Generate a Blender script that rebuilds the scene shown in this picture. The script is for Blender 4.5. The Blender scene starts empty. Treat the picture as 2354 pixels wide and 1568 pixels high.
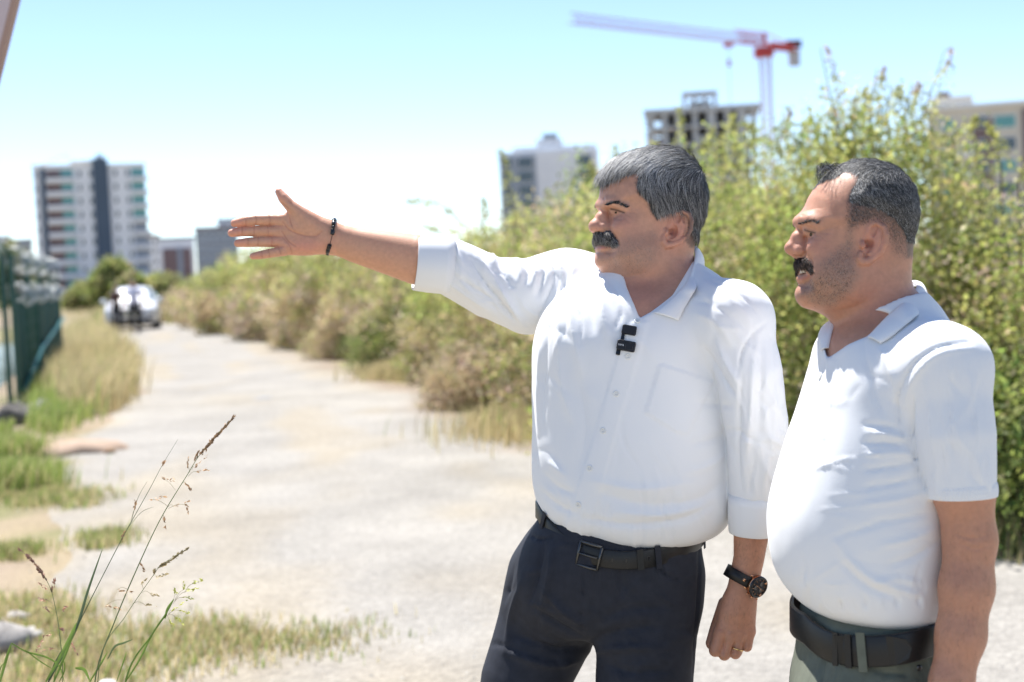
import bpy, math, random, time
import numpy as np
from mathutils import Vector, Matrix
from mathutils.bvhtree import BVHTree

T0 = time.time()
rng = np.random.default_rng(11)
random.seed(11)
scene = bpy.context.scene
COL = scene.collection

# ------------------------------------------------------------------ camera
CAM_H = 1.53
PITCH = math.atan(166 / 3333.0)
ROLL = math.radians(2.6)
LENS = 50.0
FD = LENS / 36.0 * 2353.0            # focal length in picture units (picture 2353 wide)
CX, CY = 1176.5, 784.0
_f = np.array([0.0, math.cos(PITCH), -math.sin(PITCH)])
_u0 = np.array([0.0, math.sin(PITCH), math.cos(PITCH)])
_r0 = np.array([1.0, 0.0, 0.0])
CR = math.cos(ROLL) * _r0 - math.sin(ROLL) * _u0
CU = math.cos(ROLL) * _u0 + math.sin(ROLL) * _r0
CF = _f
CO = np.array([0.0, 0.0, CAM_H])
MCW = np.stack([CR, CU, CF])         # rows: right, up, forward

cam_d = bpy.data.cameras.new('camera')
cam = bpy.data.objects.new('camera', cam_d)
COL.objects.link(cam)
m = Matrix.Identity(4)
for i in range(3):
    m[i][0] = CR[i]; m[i][1] = CU[i]; m[i][2] = -CF[i]; m[i][3] = CO[i]
cam.matrix_world = m
cam_d.lens = LENS
cam_d.sensor_width = 36.0
cam_d.clip_start = 0.05
cam_d.clip_end = 5000
cam_d.dof.use_dof = True
cam_d.dof.focus_distance = 2.52
cam_d.dof.aperture_fstop = 3.4
cam_d.dof.aperture_blades = 0
scene.camera = cam

# ------------------------------------------------------------------ light
SUN_DIR = Vector((-0.18, 0.39, 0.90)).normalized()
SUN_EL = math.asin(SUN_DIR.z)
SUN_ROT = math.atan2(SUN_DIR.x, SUN_DIR.y)
w = bpy.data.worlds.new('World')
scene.world = w
w.use_nodes = True
nt = w.node_tree
bg = nt.nodes['Background']
sky = nt.nodes.new('ShaderNodeTexSky')
sky.sky_type = 'NISHITA'
sky.sun_disc = False
sky.sun_elevation = SUN_EL
sky.sun_rotation = SUN_ROT
sky.altitude = 30
sky.air_density = 0.65
sky.dust_density = 0.08
sky.ozone_density = 0.7
nt.links.new(sky.outputs[0], bg.inputs[0])
bg.inputs[1].default_value = 0.073

sun_d = bpy.data.lights.new('sun', 'SUN')
sun_d.energy = 3.2
sun_d.angle = math.radians(0.53)
sun_d.color = (1.0, 0.975, 0.94)
sun = bpy.data.objects.new('sun', sun_d)
COL.objects.link(sun)
sun.rotation_euler = SUN_DIR.to_track_quat('Z', 'Y').to_euler()

vs = scene.view_settings
vs.view_transform = 'Standard'
vs.look = 'None'
vs.gamma = 1.0
vs.use_curve_mapping = False
vs.exposure = 1.68
scene.cycles.max_bounces = 8
scene.cycles.diffuse_bounces = 4
scene.cycles.transparent_max_bounces = 12
scene.cycles.caustics_reflective = False
scene.cycles.caustics_refractive = False
# ------------------------------------------------------------------ helpers
def C(x, y, d):
    """picture point at distance d -> camera metres (right, up, forward)"""
    return np.array([(x - CX) / FD * d, (CY - y) / FD * d, d], float)
def c2w(P):
    return np.asarray(P) @ MCW + CO
def w2c(P):
    return (np.asarray(P) - CO) @ MCW.T
def W(x, y, d):
    return c2w(C(x, y, d))
def G(x, y, z=0.0):
    """picture point on the ground"""
    r = W(x, y, 1.0) - CO
    return CO + r * ((z - CO[2]) / r[2])
def c2d(P):
    P = np.asarray(P)
    return np.stack([CX + FD * P[..., 0] / P[..., 2], CY - FD * P[..., 1] / P[..., 2]], -1)
def hor(x):
    return CY - FD * math.tan(PITCH) / math.cos(ROLL) - (x - CX) * math.tan(ROLL)

def tag(o, label=None, cat=None, group=None, kind=None):
    if label: o['label'] = label
    if cat: o['category'] = cat
    if group: o['group'] = group
    if kind: o['kind'] = kind
    return o
def empty(name, loc, label=None, cat=None, group=None, rz=0.0):
    o = bpy.data.objects.new(name, None)
    o.empty_display_size = 0.1
    COL.objects.link(o)
    o.location = [float(v) for v in loc]
    o.rotation_euler = (0, 0, rz)
    return tag(o, label, cat, group)
def npmesh(name, V, F, smooth=True, cols=None):
    V = np.ascontiguousarray(V, np.float32)
    me = bpy.data.meshes.new(name)
    me.vertices.add(len(V))
    me.vertices.foreach_set('co', V.ravel())
    if isinstance(F, (list, tuple)) and np.ndim(F[0]) == 2:
        blocks = [np.asarray(b, np.int32) for b in F if len(b)]
    else:
        blocks = [np.asarray(F, np.int32)]
    idx = np.concatenate([b.ravel() for b in blocks])
    tot = np.concatenate([np.full(len(b), b.shape[1], np.int32) for b in blocks])
    start = np.concatenate([[0], np.cumsum(tot)[:-1]]).astype(np.int32)
    me.loops.add(len(idx))
    me.loops.foreach_set('vertex_index', idx)
    me.polygons.add(len(tot))
    me.polygons.foreach_set('loop_start', start)
    me.polygons.foreach_set('use_smooth', np.full(len(tot), smooth, bool))
    me.update(calc_edges=True)
    if cols is not None:
        c = np.ones((len(V), 4), np.float32)
        c[:, :3] = cols
        a = me.color_attributes.new('Col', 'FLOAT_COLOR', 'POINT')
        a.data.foreach_set('color', c.ravel())
    return me
def obj(name, me, mat, parent=None, world=True):
    """link a mesh; vertices given in world metres when world=True"""
    o = bpy.data.objects.new(name, me)
    COL.objects.link(o)
    if mat is not None and not me.materials:
        me.materials.append(mat)
    if parent is not None:
        o.parent = parent
        if world:
            l = Vector((0, 0, 0)); q = parent
            while q is not None:
                l += q.location; q = q.parent
            o.location = -l
    return o
def join(*parts):
    V = []; F = []; n = 0
    for v, f in parts:
        V.append(np.asarray(v, float)); F.append(np.asarray(f) + n); n += len(v)
    return np.concatenate(V), F
def box_vf(x0, x1, y0, y1, z0, z1):
    V = np.array([[x, y, z] for z in (z0, z1) for y in (y0, y1) for x in (x0, x1)], float)
    F = np.array([[0, 2, 3, 1], [4, 5, 7, 6], [0, 1, 5, 4], [2, 6, 7, 3], [0, 4, 6, 2], [1, 3, 7, 5]])
    return V, F
def tube_vf(pts, r, n=8, cap=True):
    """tube along points; r scalar or list"""
    pts = np.asarray(pts, float)
    k = len(pts)
    r = np.broadcast_to(np.asarray(r, float), (k,))
    t = np.gradient(pts, axis=0)
    t /= np.linalg.norm(t, axis=1, keepdims=True) + 1e-9
    a = np.array([0, 0, 1.0]) if abs(t[0][2]) < 0.9 else np.array([1.0, 0, 0])
    V = []
    u = np.cross(t[0], a); u /= np.linalg.norm(u)
    for i in range(k):
        u = u - t[i] * np.dot(u, t[i]); u /= np.linalg.norm(u) + 1e-9
        v = np.cross(t[i], u)
        for j in range(n):
            an = 2 * math.pi * j / n
            V.append(pts[i] + r[i] * (math.cos(an) * u + math.sin(an) * v))
    F = [[i * n + j, i * n + (j + 1) % n, (i + 1) * n + (j + 1) % n, (i + 1) * n + j] for i in range(k - 1) for j in range(n)]
    V = np.array(V)
    if cap:
        V = np.concatenate([V, pts[:1], pts[-1:]])
        c0, c1 = len(V) - 2, len(V) - 1
        for j in range(n):
            F.append([c0, (j + 1) % n, j, c0]); F.append([c1, (k - 1) * n + j, (k - 1) * n + (j + 1) % n, c1])
    F = np.array(F)
    return V, F
def fixtri(F):
    """split degenerate quads into triangles"""
    F = np.asarray(F)
    d = F[:, 0] == F[:, 3]
    return [F[~d], F[d][:, :3]]
def tube(name, pts, r, mat, parent=None, n=8, world=True, smooth=True):
    V, F = tube_vf(pts, r, n)
    return obj(name, npmesh(name, V, fixtri(F), smooth), mat, parent, world)
def lathe_vf(c, axis, prof, n=20):
    """prof list of (distance along axis, radius)"""
    axis = np.asarray(axis, float); axis /= np.linalg.norm(axis)
    a = np.array([0, 0, 1.0]) if abs(axis[2]) < 0.9 else np.array([1.0, 0, 0])
    u = np.cross(axis, a); u /= np.linalg.norm(u); v = np.cross(axis, u)
    V = []
    for h, r in prof:
        for j in range(n):
            an = 2 * math.pi * j / n
            V.append(np.asarray(c) + axis * h + r * (math.cos(an) * u + math.sin(an) * v))
    F = [[i * n + j, i * n + (j + 1) % n, (i + 1) * n + (j + 1) % n, (i + 1) * n + j] for i in range(len(prof) - 1) for j in range(n)]
    return np.array(V), np.array(F)
def resample(pts, n):
    """smooth curve through points (Catmull-Rom), n samples"""
    p = np.asarray(pts, float)
    p = np.concatenate([2 * p[:1] - p[1:2], p, 2 * p[-1:] - p[-2:-1]])
    m = len(p) - 3
    t = np.linspace(0, m - 1e-6, n)
    i = t.astype(int); u = (t - i)[:, None]
    a, b, c, d = p[i], p[i + 1], p[i + 2], p[i + 3]
    return 0.5 * (2 * b + (c - a) * u + (2 * a - 5 * b + 4 * c - d) * u ** 2 + (3 * b - a - 3 * c + d) * u ** 3)

# ---- materials
def mat(name, col, rough=0.6, spec=0.4, metal=0.0, var=0.0, vscale=8.0, bump=0.0, bscale=60.0, attr=False,
        trans=0.0, alpha=1.0, sss=0.0, sheen=0.0, coat=0.0, col2=None, detail=4.0, bdist=0.02):
    mt = bpy.data.materials.new(name)
    mt.use_nodes = True
    n = mt.node_tree; N = n.nodes; L = n.links
    b = N['Principled BSDF']
    b.inputs['Roughness'].default_value = rough
    b.inputs['Specular IOR Level'].default_value = spec
    b.inputs['Metallic'].default_value = metal
    b.inputs['Coat Weight'].default_value = coat
    if sheen: b.inputs['Sheen Weight'].default_value = sheen
    if alpha < 1: b.inputs['Alpha'].default_value = alpha
    if sss:
        b.inputs['Subsurface Weight'].default_value = sss
        b.inputs['Subsurface Radius'].default_value = (1.0, 0.35, 0.2)
        b.inputs['Subsurface Scale'].default_value = 0.008
    b.inputs['Base Color'].default_value = (*col, 1)
    src = None
    tc = N.new('ShaderNodeTexCoord')
    if attr:
        a = N.new('ShaderNodeVertexColor'); a.layer_name = 'Col'
        src = a.outputs[0]
    if var or col2:
        nz = N.new('ShaderNodeTexNoise'); nz.inputs['Scale'].default_value = vscale; nz.inputs['Detail'].default_value = detail
        L.new(tc.outputs['Object'], nz.inputs['Vector'])
        if col2:
            rp = N.new('ShaderNodeValToRGB')
            rp.color_ramp.elements[0].position = 0.38; rp.color_ramp.elements[0].color = (*col, 1)
            rp.color_ramp.elements[1].position = 0.62; rp.color_ramp.elements[1].color = (*col2, 1)
            L.new(nz.outputs[0], rp.inputs[0]); src = rp.outputs[0]
        if var:
            mr = N.new('ShaderNodeMapRange')
            mr.inputs[1].default_value = 0.25; mr.inputs[2].default_value = 0.75
            mr.inputs[3].default_value = 1 - var; mr.inputs[4].default_value = 1 + var
            L.new(nz.outputs[0], mr.inputs[0])
            mx = N.new('ShaderNodeMix'); mx.data_type = 'RGBA'; mx.blend_type = 'MULTIPLY'; mx.inputs[0].default_value = 1
            if src is not None: L.new(src, mx.inputs[6])
            else: mx.inputs[6].default_value = (*col, 1)
            L.new(mr.outputs[0], mx.inputs[7]); src = mx.outputs[2]
    if src is not None: L.new(src, b.inputs['Base Color'])
    if bump:
        nb = N.new('ShaderNodeTexNoise'); nb.inputs['Scale'].default_value = bscale; nb.inputs['Detail'].default_value = 5
        L.new(tc.outputs['Object'], nb.inputs['Vector'])
        bp = N.new('ShaderNodeBump'); bp.inputs['Strength'].default_value = bump; bp.inputs['Distance'].default_value = bdist
        L.new(nb.outputs[0], bp.inputs['Height']); L.new(bp.outputs[0], b.inputs['Normal'])
    if trans:
        tr = N.new('ShaderNodeBsdfTranslucent'); ms = N.new('ShaderNodeMixShader'); ms.inputs[0].default_value = trans
        if src is not None: L.new(src, tr.inputs[0])
        else: tr.inputs[0].default_value = (*col, 1)
        L.new(b.outputs[0], ms.inputs[1]); L.new(tr.outputs[0], ms.inputs[2])
        L.new(ms.outputs[0], N['Material Output'].inputs[0])
    return mt

# ---- signed-distance modelling (smooth unions of round limbs, meshed by surface nets)
def rc(P, a, b, ra, rb):
    a = np.asarray(a, np.float32); b = np.asarray(b, np.float32)
    ba = b - a; L2 = float(ba @ ba) + 1e-12
    q = P - a
    t = np.clip((q @ ba) / L2, 0, 1)
    q = q - t[:, None] * ba
    return np.sqrt(np.einsum('ij,ij->i', q, q)) - (ra + t * (rb - ra))
def chain(P, pts, rs, k=0.0):
    d = None
    for i in range(len(pts) - 1):
        e = rc(P, pts[i], pts[i + 1], rs[i], rs[i + 1])
        d = e if d is None else (smin(d, e, k) if k else np.minimum(d, e))
    return d
def ell(P, c, r, M=None):
    q = P - np.asarray(c, np.float32)
    if M is not None: q = q @ np.asarray(M, np.float32).T
    r = np.asarray(r, np.float32)
    k0 = np.sqrt((((q / r)) ** 2).sum(1)); k1 = np.sqrt(((q / r ** 2) ** 2).sum(1)) + 1e-9
    return k0 * (k0 - 1) / k1
def smin(a, b, k):
    h = np.clip(0.5 + 0.5 * (b - a) / k, 0, 1)
    return b + (a - b) * h - k * h * (1 - h)
def smax(a, b, k):
    return -smin(-a, -b, k)
def nets(fn, lo, hi, h, band=2.2, cf=4):
    """mesh the zero set of fn in the box lo..hi with cell size h"""
    lo = np.asarray(lo, float); hi = np.asarray(hi, float)
    nc = np.ceil((hi - lo) / (h * cf)).astype(int)
    n = nc * cf + 1
    ax = [lo[i] + h * np.arange(n[i]) for i in range(3)]
    cxs = [lo[i] + h * cf * (np.arange(nc[i]) + 0.5) for i in range(3)]
    CG = np.stack(np.meshgrid(*cxs, indexing='ij'), -1).reshape(-1, 3).astype(np.float32)
    cv = np.concatenate([fn(CG[i:i + 400000]) for i in range(0, len(CG), 400000)])
    act = (np.abs(cv) < h * cf * band).reshape(nc)
    F = np.where(cv > 0, 1.0, -1.0).reshape(nc).astype(np.float32)
    F = np.repeat(np.repeat(np.repeat(F, cf, 0), cf, 1), cf, 2)
    F = np.pad(F, ((0, 1), (0, 1), (0, 1)), mode='edge')
    M = np.repeat(np.repeat(np.repeat(act, cf, 0), cf, 1), cf, 2)
    M = np.pad(M, ((0, 1), (0, 1), (0, 1)), mode='edge')
    M[1:] |= M[:-1].copy(); M[:, 1:] |= M[:, :-1].copy(); M[:, :, 1:] |= M[:, :, :-1].copy()
    I = np.argwhere(M)
    PP = np.stack([ax[0][I[:, 0]], ax[1][I[:, 1]], ax[2][I[:, 2]]], 1).astype(np.float32)
    vals = np.concatenate([fn(PP[i:i + 400000]) for i in range(0, len(PP), 400000)])
    F[I[:, 0], I[:, 1], I[:, 2]] = vals
    S = F < 0
    c8 = [(i, j, k) for i in (0, 1) for j in (0, 1) for k in (0, 1)]
    cnt = np.zeros(tuple(n - 1), np.int8)
    for i, j, k in c8:
        cnt += S[i:n[0] - 1 + i, j:n[1] - 1 + j, k:n[2] - 1 + k]
    A = np.argwhere((cnt > 0) & (cnt < 8))
    vals = np.stack([F[A[:, 0] + i, A[:, 1] + j, A[:, 2] + k] for i, j, k in c8], 1)
    acc = np.zeros((len(A), 3)); num = np.zeros(len(A))
    for a in range(8):
        for b in range(a + 1, 8):
            da = np.array(c8[a]); db = np.array(c8[b])
            if abs(da - db).sum() != 1: continue
            va = vals[:, a]; vb = vals[:, b]
            s = (va < 0) != (vb < 0)
            t = va[s] / (va[s] - vb[s])
            acc[s] += da + t[:, None] * (db - da); num[s] += 1
    V = lo + (A + acc / num[:, None]) * h
    vid = np.full(tuple(n - 1), -1, np.int32)
    vid[A[:, 0], A[:, 1], A[:, 2]] = np.arange(len(A))
    Q = []
    for axi in range(3):
        s0 = [slice(None)] * 3; s1 = [slice(None)] * 3
        s0[axi] = slice(0, -1); s1[axi] = slice(1, None)
        a = S[tuple(s0)]; b = S[tuple(s1)]
        E = np.argwhere(a != b)
        o1, o2 = [(1, 2), (2, 0), (0, 1)][axi]
        ok = (E[:, o1] > 0) & (E[:, o2] > 0) & (E[:, o1] < n[o1] - 1) & (E[:, o2] < n[o2] - 1)
        E = E[ok]
        ins = S[E[:, 0], E[:, 1], E[:, 2]]
        def cell(d1, d2):
            X = E.copy(); X[:, o1] -= d1; X[:, o2] -= d2
            return vid[X[:, 0], X[:, 1], X[:, 2]]
        q = np.stack([cell(1, 1), cell(0, 1), cell(0, 0), cell(1, 0)], 1)
        q[~ins] = q[~ins][:, ::-1]
        Q.append(q[(q >= 0).all(1)])
    return V, np.concatenate(Q)
def vnormals(V, F):
    a = V[F[:, 2]] - V[F[:, 0]]; b = V[F[:, 3]] - V[F[:, 1]]
    fn = np.cross(a, b)
    N = np.zeros_like(V)
    for i in range(4):
        for k in range(3):
            N[:, k] += np.bincount(F[:, i], fn[:, k], len(V))
    return N / (np.linalg.norm(N, axis=1, keepdims=True) + 1e-12)
def smooth(V, F, it=1, lam=0.5):
    e = np.concatenate([F[:, [0, 1]], F[:, [1, 2]], F[:, [2, 3]], F[:, [3, 0]]])
    e = np.concatenate([e, e[:, ::-1]])
    deg = np.bincount(e[:, 0], minlength=len(V))[:, None]
    for _ in range(it):
        S = np.stack([np.bincount(e[:, 0], V[e[:, 1], k], len(V)) for k in range(3)], 1)
        V = V + lam * (S / np.maximum(deg, 1) - V)
    return V
def segdist(Q, a, b):
    a = np.asarray(a, float); b = np.asarray(b, float)
    ab = b - a
    t = np.clip(((Q - a) @ ab) / (ab @ ab + 1e-9), 0, 1)
    d = Q - a - t[:, None] * ab
    return np.sqrt((d ** 2).sum(1)), t
def polyd(Q, poly):
    """signed distance to a closed 2-D polygon, negative inside"""
    poly = np.asarray(poly, float)
    d = np.full(len(Q), 1e9); ins = np.zeros(len(Q), bool)
    for i in range(len(poly)):
        a = poly[i]; b = poly[(i + 1) % len(poly)]
        d = np.minimum(d, segdist(Q, a, b)[0])
        c = ((a[1] > Q[:, 1]) != (b[1] > Q[:, 1]))
        xx = (b[0] - a[0]) * (Q[:, 1] - a[1]) / (b[1] - a[1] + 1e-12) + a[0]
        ins ^= c & (Q[:, 0] < xx)
    return np.where(ins, -d, d)
def sst(a, b, x):
    t = np.clip((x - a) / (b - a), 0, 1)
    return t * t * (3 - 2 * t)
def strokes(V, N, lst, side=-1):
    """press or raise folds into a surface; each stroke: (points in the picture, width, depth in mm)"""
    D = c2d(V)
    face = sst(0.0, 0.35, -(N[:, 2]) if side < 0 else N[:, 2])
    for pts, wd, amp in lst:
        pts = np.asarray(pts, float)
        if len(pts) > 2: pts = resample(pts, 3 * len(pts))
        lo = pts.min(0) - 3 * wd; hi = pts.max(0) + 3 * wd
        s = np.where((D > lo).all(1) & (D < hi).all(1) & (face > 0))[0]
        if not len(s): continue
        best = np.full(len(s), 1e9); tt = np.zeros(len(s)); n = len(pts) - 1
        for i in range(n):
            d, t = segdist(D[s], pts[i], pts[i + 1])
            b = d < best
            best[b] = d[b]; tt[b] = (i + t[b]) / n
        taper = np.sin(np.pi * np.clip(tt * 0.92 + 0.04, 0, 1)) ** 0.6
        V[s] += N[s] * (amp * 0.001 * (0.6 * np.exp(-(best / wd) ** 2) + 0.5 * np.exp(-2.4 * best / wd)) * taper * face[s])[:, None]
    return V
class Loft:
    """stack of oval rings: rows (y, x_left, x_right, half thickness, distance offset)"""
    def __init__(s, rows, d, p=2.3):
        s.p = p
        r = np.array(rows, float)
        if r.shape[1] == 4: r = np.concatenate([r, np.zeros((len(r), 1))], 1)
        yc = (CY - r[:, 0]) / FD * d
        cx = ((r[:, 1] + r[:, 2]) / 2 - CX) / FD * d
        rx = (r[:, 2] - r[:, 1]) / 2 / FD * d
        t = resample(np.stack([yc, cx, rx, r[:, 3], d + r[:, 4]], 1), 16 * len(r))
        o = np.argsort(t[:, 0]); s.t = t[o].astype(np.float32)
    def __call__(s, P, cap=0.02):
        t = s.t
        y = P[:, 1]
        cx = np.interp(y, t[:, 0], t[:, 1]); rx = np.interp(y, t[:, 0], t[:, 2])
        ry = np.interp(y, t[:, 0], t[:, 3]); cz = np.interp(y, t[:, 0], t[:, 4])
        k = (np.abs((P[:, 0] - cx) / rx) ** s.p + np.abs((P[:, 2] - cz) / ry) ** s.p) ** (1 / s.p)
        d = (k - 1) * np.minimum(rx, ry)
        d = smax(d, y - t[-1, 0], cap)
        return smax(d, t[0, 0] - y, cap)
class Hit:
    """ray from the viewpoint through a picture point onto meshes (camera metres)"""
    def __init__(s, *vf):
        V, F = join(*vf) if len(vf) > 1 else (vf[0][0], [vf[0][1]])
        F = np.concatenate([f for f in F])
        s.b = BVHTree.FromPolygons(V.tolist(), F.tolist())
    def __call__(s, x, y, off=0.0):
        r = Vector(C(x, y, 1.0)).normalized()
        p, n, i, d = s.b.ray_cast(Vector((0, 0, 0)), r)
        if p is None: return None, None
        p = np.array(p); n = np.array(n)
        if n @ np.array(r) > 0: n = -n
        return p + n * off, n
def ribbons(P, widths, N):
    """flat tapering strands: P (n,k,3), widths (k,), N (n,k,3) surface normals"""
    n, k, _ = P.shape
    T = np.gradient(P, axis=1)
    B = np.cross(T, N); B /= np.linalg.norm(B, axis=2, keepdims=True) + 1e-9
    wv = np.asarray(widths)[..., None]
    V = np.stack([P - B * wv, P + B * wv], 2).reshape(-1, 3)
    base = (np.arange(n) * k * 2)[:, None]
    i = np.arange(k - 1)[None] * 2
    F = np.stack([base + i, base + i + 1, base + i + 3, base + i + 2], -1).reshape(-1, 4)
    return V, F
# ------------------------------------------------------------------ ground, road, water
def vnoise(x, y, s, seed=0):
    """smooth value noise"""
    r = np.random.default_rng(seed).random((64, 64))
    u = np.asarray(x) / s; v = np.asarray(y) / s
    i = np.floor(u).astype(int); j = np.floor(v).astype(int)
    a = u - i; b = v - j
    a = a * a * (3 - 2 * a); b = b * b * (3 - 2 * b)
    g = lambda p, q: r[p % 64, q % 64]
    return (g(i, j) * (1 - a) + g(i + 1, j) * a) * (1 - b) + (g(i, j + 1) * (1 - a) + g(i + 1, j + 1) * a) * b
FA = G(45, 930)[:2]; FB = G(143, 835)[:2]
def canal_side(x, y):
    """metres to the left of the fence line"""
    d = (FB - FA) / np.linalg.norm(FB - FA)
    nrm = np.array([-d[1], d[0]])
    return (x - FA[0]) * nrm[0] + (y - FA[1]) * nrm[1]
def ground_z(x, y):
    x = np.asarray(x, float); y = np.asarray(y, float)
    s = canal_side(x, y)
    yy = np.clip((y - 6) / 4, 0, 1) * np.clip((75 - y) / 10, 0, 1)
    z = -1.7 * sst(0.5, 2.6, s) * (1 - sst(16, 19, s)) * yy
    return z + 0.016 * (vnoise(x, y, 2.3, 3) - 0.5) + 0.008 * (vnoise(x, y, 0.7, 4) - 0.5)
gx = np.concatenate([-np.geomspace(2500, 42, 18), np.arange(-40, 24, 0.35), np.geomspace(25, 2500, 18)])
gy = np.concatenate([[-60, -20, -8], np.arange(-4, 70, 0.35), np.geomspace(72, 4500, 24)])
X, Y = np.meshgrid(gx, gy, indexing='ij')
Z = ground_z(X, Y)
Lp = [(300, 702), (262, 738), (248, 775), (296, 830), (312, 900), (225, 965), (140, 1035), (105, 1095), (95, 1200), (120, 1330), (170, 1470), (160, 1620)]
Rp = [(352, 700), (368, 720), (420, 736), (560, 773), (700, 812), (835, 856), (935, 882), (1080, 932), (1220, 992), (1560, 1090), (1950, 1190), (2380, 1275)]
Lw = np.array([G(*p)[:2] for p in Lp] + [(-1.3, 2.0), (-2.0, -3.5)])
Rw = np.array([G(*p)[:2] for p in Rp] + [(4.6, 4.5), (6.0, -3.5)])
V = np.stack([X, Y, Z], -1).reshape(-1, 3)
near_ = (np.abs(V[:, 0]) < 40) & (V[:, 1] > -5) & (V[:, 1] < 140)
pd_ = polyd(V[near_][:, :2], np.concatenate([Lw, Rw[::-1]]))
V[near_, 2] -= 0.06 * sst(-0.25, -0.75, pd_)     # the bed under the road surface
nx, ny = X.shape
I = np.arange(nx * ny).reshape(nx, ny)
F = np.stack([I[:-1, :-1], I[1:, :-1], I[1:, 1:], I[:-1, 1:]], -1).reshape(-1, 4)
n1 = vnoise(V[:, 0], V[:, 1], 1.7, 5); n2 = vnoise(V[:, 0], V[:, 1], 0.6, 6)
straw = np.array([0.29, 0.235, 0.14]); dirt = np.array([0.28, 0.22, 0.16]); green = np.array([0.15, 0.17, 0.06])
t = sst(0.35, 0.7, n1 * 0.6 + n2 * 0.4)[:, None]
cg = dirt * (1 - t) + straw * t
t = (sst(0.62, 0.85, n2) * 0.6)[:, None]
cg = cg * (1 - t) + green * t
def stone_mat(name, attr=True, base=(0.3, 0.27, 0.22)):
    mt = bpy.data.materials.new(name); mt.use_nodes = True
    N = mt.node_tree.nodes; L = mt.node_tree.links
    b = N['Principled BSDF']; b.inputs['Roughness'].default_value = 0.9; b.inputs['Specular IOR Level'].default_value = 0.15
    tc = N.new('ShaderNodeTexCoord'); a = N.new('ShaderNodeVertexColor'); a.layer_name = 'Col'
    n0 = N.new('ShaderNodeTexNoise'); n0.inputs['Scale'].default_value = 0.8; n0.inputs['Detail'].default_value = 8; n0.inputs['Roughness'].default_value = 0.65
    n1 = N.new('ShaderNodeTexNoise'); n1.inputs['Scale'].default_value = 22; n1.inputs['Detail'].default_value = 5; n1.inputs['Roughness'].default_value = 0.7
    v = N.new('ShaderNodeTexVoronoi'); v.inputs['Scale'].default_value = 42
    for q in (n0, n1, v): L.new(tc.outputs['Object'], q.inputs['Vector'])
    def rng_(src, a0, a1, b0, b1):
        r = N.new('ShaderNodeMapRange'); r.inputs[1].default_value = a0; r.inputs[2].default_value = a1
        r.inputs[3].default_value = b0; r.inputs[4].default_value = b1; L.new(src, r.inputs[0]); return r.outputs[0]
    def mul(x, y):
        m_ = N.new('ShaderNodeMix'); m_.data_type = 'RGBA'; m_.blend_type = 'MULTIPLY'; m_.inputs[0].default_value = 1
        L.new(x, m_.inputs[6]); L.new(y, m_.inputs[7]); return m_.outputs[2]
    c = mul(a.outputs[0], rng_(n0.outputs[0], 0.3, 0.7, 0.8, 1.15))
    c = mul(c, rng_(n1.outputs[0], 0.3, 0.7, 0.82, 1.16))
    c = mul(c, rng_(v.outputs['Color'], 0.0, 1.0, 0.88, 1.1))
    L.new(c, b.inputs['Base Color'])
    bp = N.new('ShaderNodeBump'); bp.inputs['Strength'].default_value = 0.7; bp.inputs['Distance'].default_value = 0.012
    ad = N.new('ShaderNodeMath'); ad.operation = 'ADD'
    L.new(n1.outputs[0], ad.inputs[0]); L.new(v.outputs['Distance'], ad.inputs[1])
    L.new(ad.outputs[0], bp.inputs['Height']); L.new(bp.outputs[0], b.inputs['Normal'])
    return mt
M_ground = stone_mat('ground_dirt')
tag(obj('ground', npmesh('ground', V, F, True, cg), M_ground), kind='structure')

# dirt road, left and right edges as seen, as a sheet just above the ground
nr, ncol = 340, 40
yr_ = np.concatenate([np.linspace(-3.4, 30, 220), np.geomspace(30.3, min(Lw[0, 1], Rw[0, 1]), nr - 220)])[::-1]
Lr = np.stack([np.interp(yr_, Lw[::-1, 1], Lw[::-1, 0]), yr_], 1); Rr = np.stack([np.interp(yr_, Rw[::-1, 1], Rw[::-1, 0]), yr_], 1)
jl = 0.35 * (vnoise(Lr[:, 0] * 3, Lr[:, 1] * 3, 1.3, 8) - 0.5); jr = 0.35 * (vnoise(Rr[:, 0] * 3, Rr[:, 1] * 3, 1.3, 9) - 0.5)
Lr[:, 0] += jl; Rr[:, 0] += jr
u = np.linspace(0, 1, ncol)
RX = Lr[:, None] * (1 - u[None, :, None]) + Rr[:, None] * u[None, :, None]
V = np.concatenate([RX, (ground_z(RX[..., 0], RX[..., 1]) + 0.012 * np.minimum(1, 14 * np.minimum(u, 1 - u))[None, :] - 0.004)[..., None]], -1).reshape(-1, 3)
I = np.arange(nr * ncol).reshape(nr, ncol)
F = np.stack([I[:-1, :-1], I[1:, :-1], I[1:, 1:], I[:-1, 1:]], -1).reshape(-1, 4)
uu = np.broadcast_to(u, (nr, ncol)).ravel()
edge = 1 - sst(0.0, 0.09, np.minimum(uu, 1 - uu) + 0.05 * (vnoise(V[:, 0], V[:, 1], 0.5, 12) - 0.5))
grey = np.array([0.295, 0.275, 0.245]); sand = np.array([0.315, 0.275, 0.215])
wheel = np.exp(-((uu - 0.3) / 0.1) ** 2) + np.exp(-((uu - 0.68) / 0.1) ** 2)
t = np.clip(sst(0.45, 0.75, vnoise(V[:, 0] + .25 * V[:, 1], V[:, 1] * .16, .8, 13) * 0.6 + vnoise(V[:, 0], V[:, 1] * .4, 0.4, 14) * 0.4) - 0.45 * wheel, 0, 1)
t = np.maximum(t, edge * 0.9)[:, None]
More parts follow.
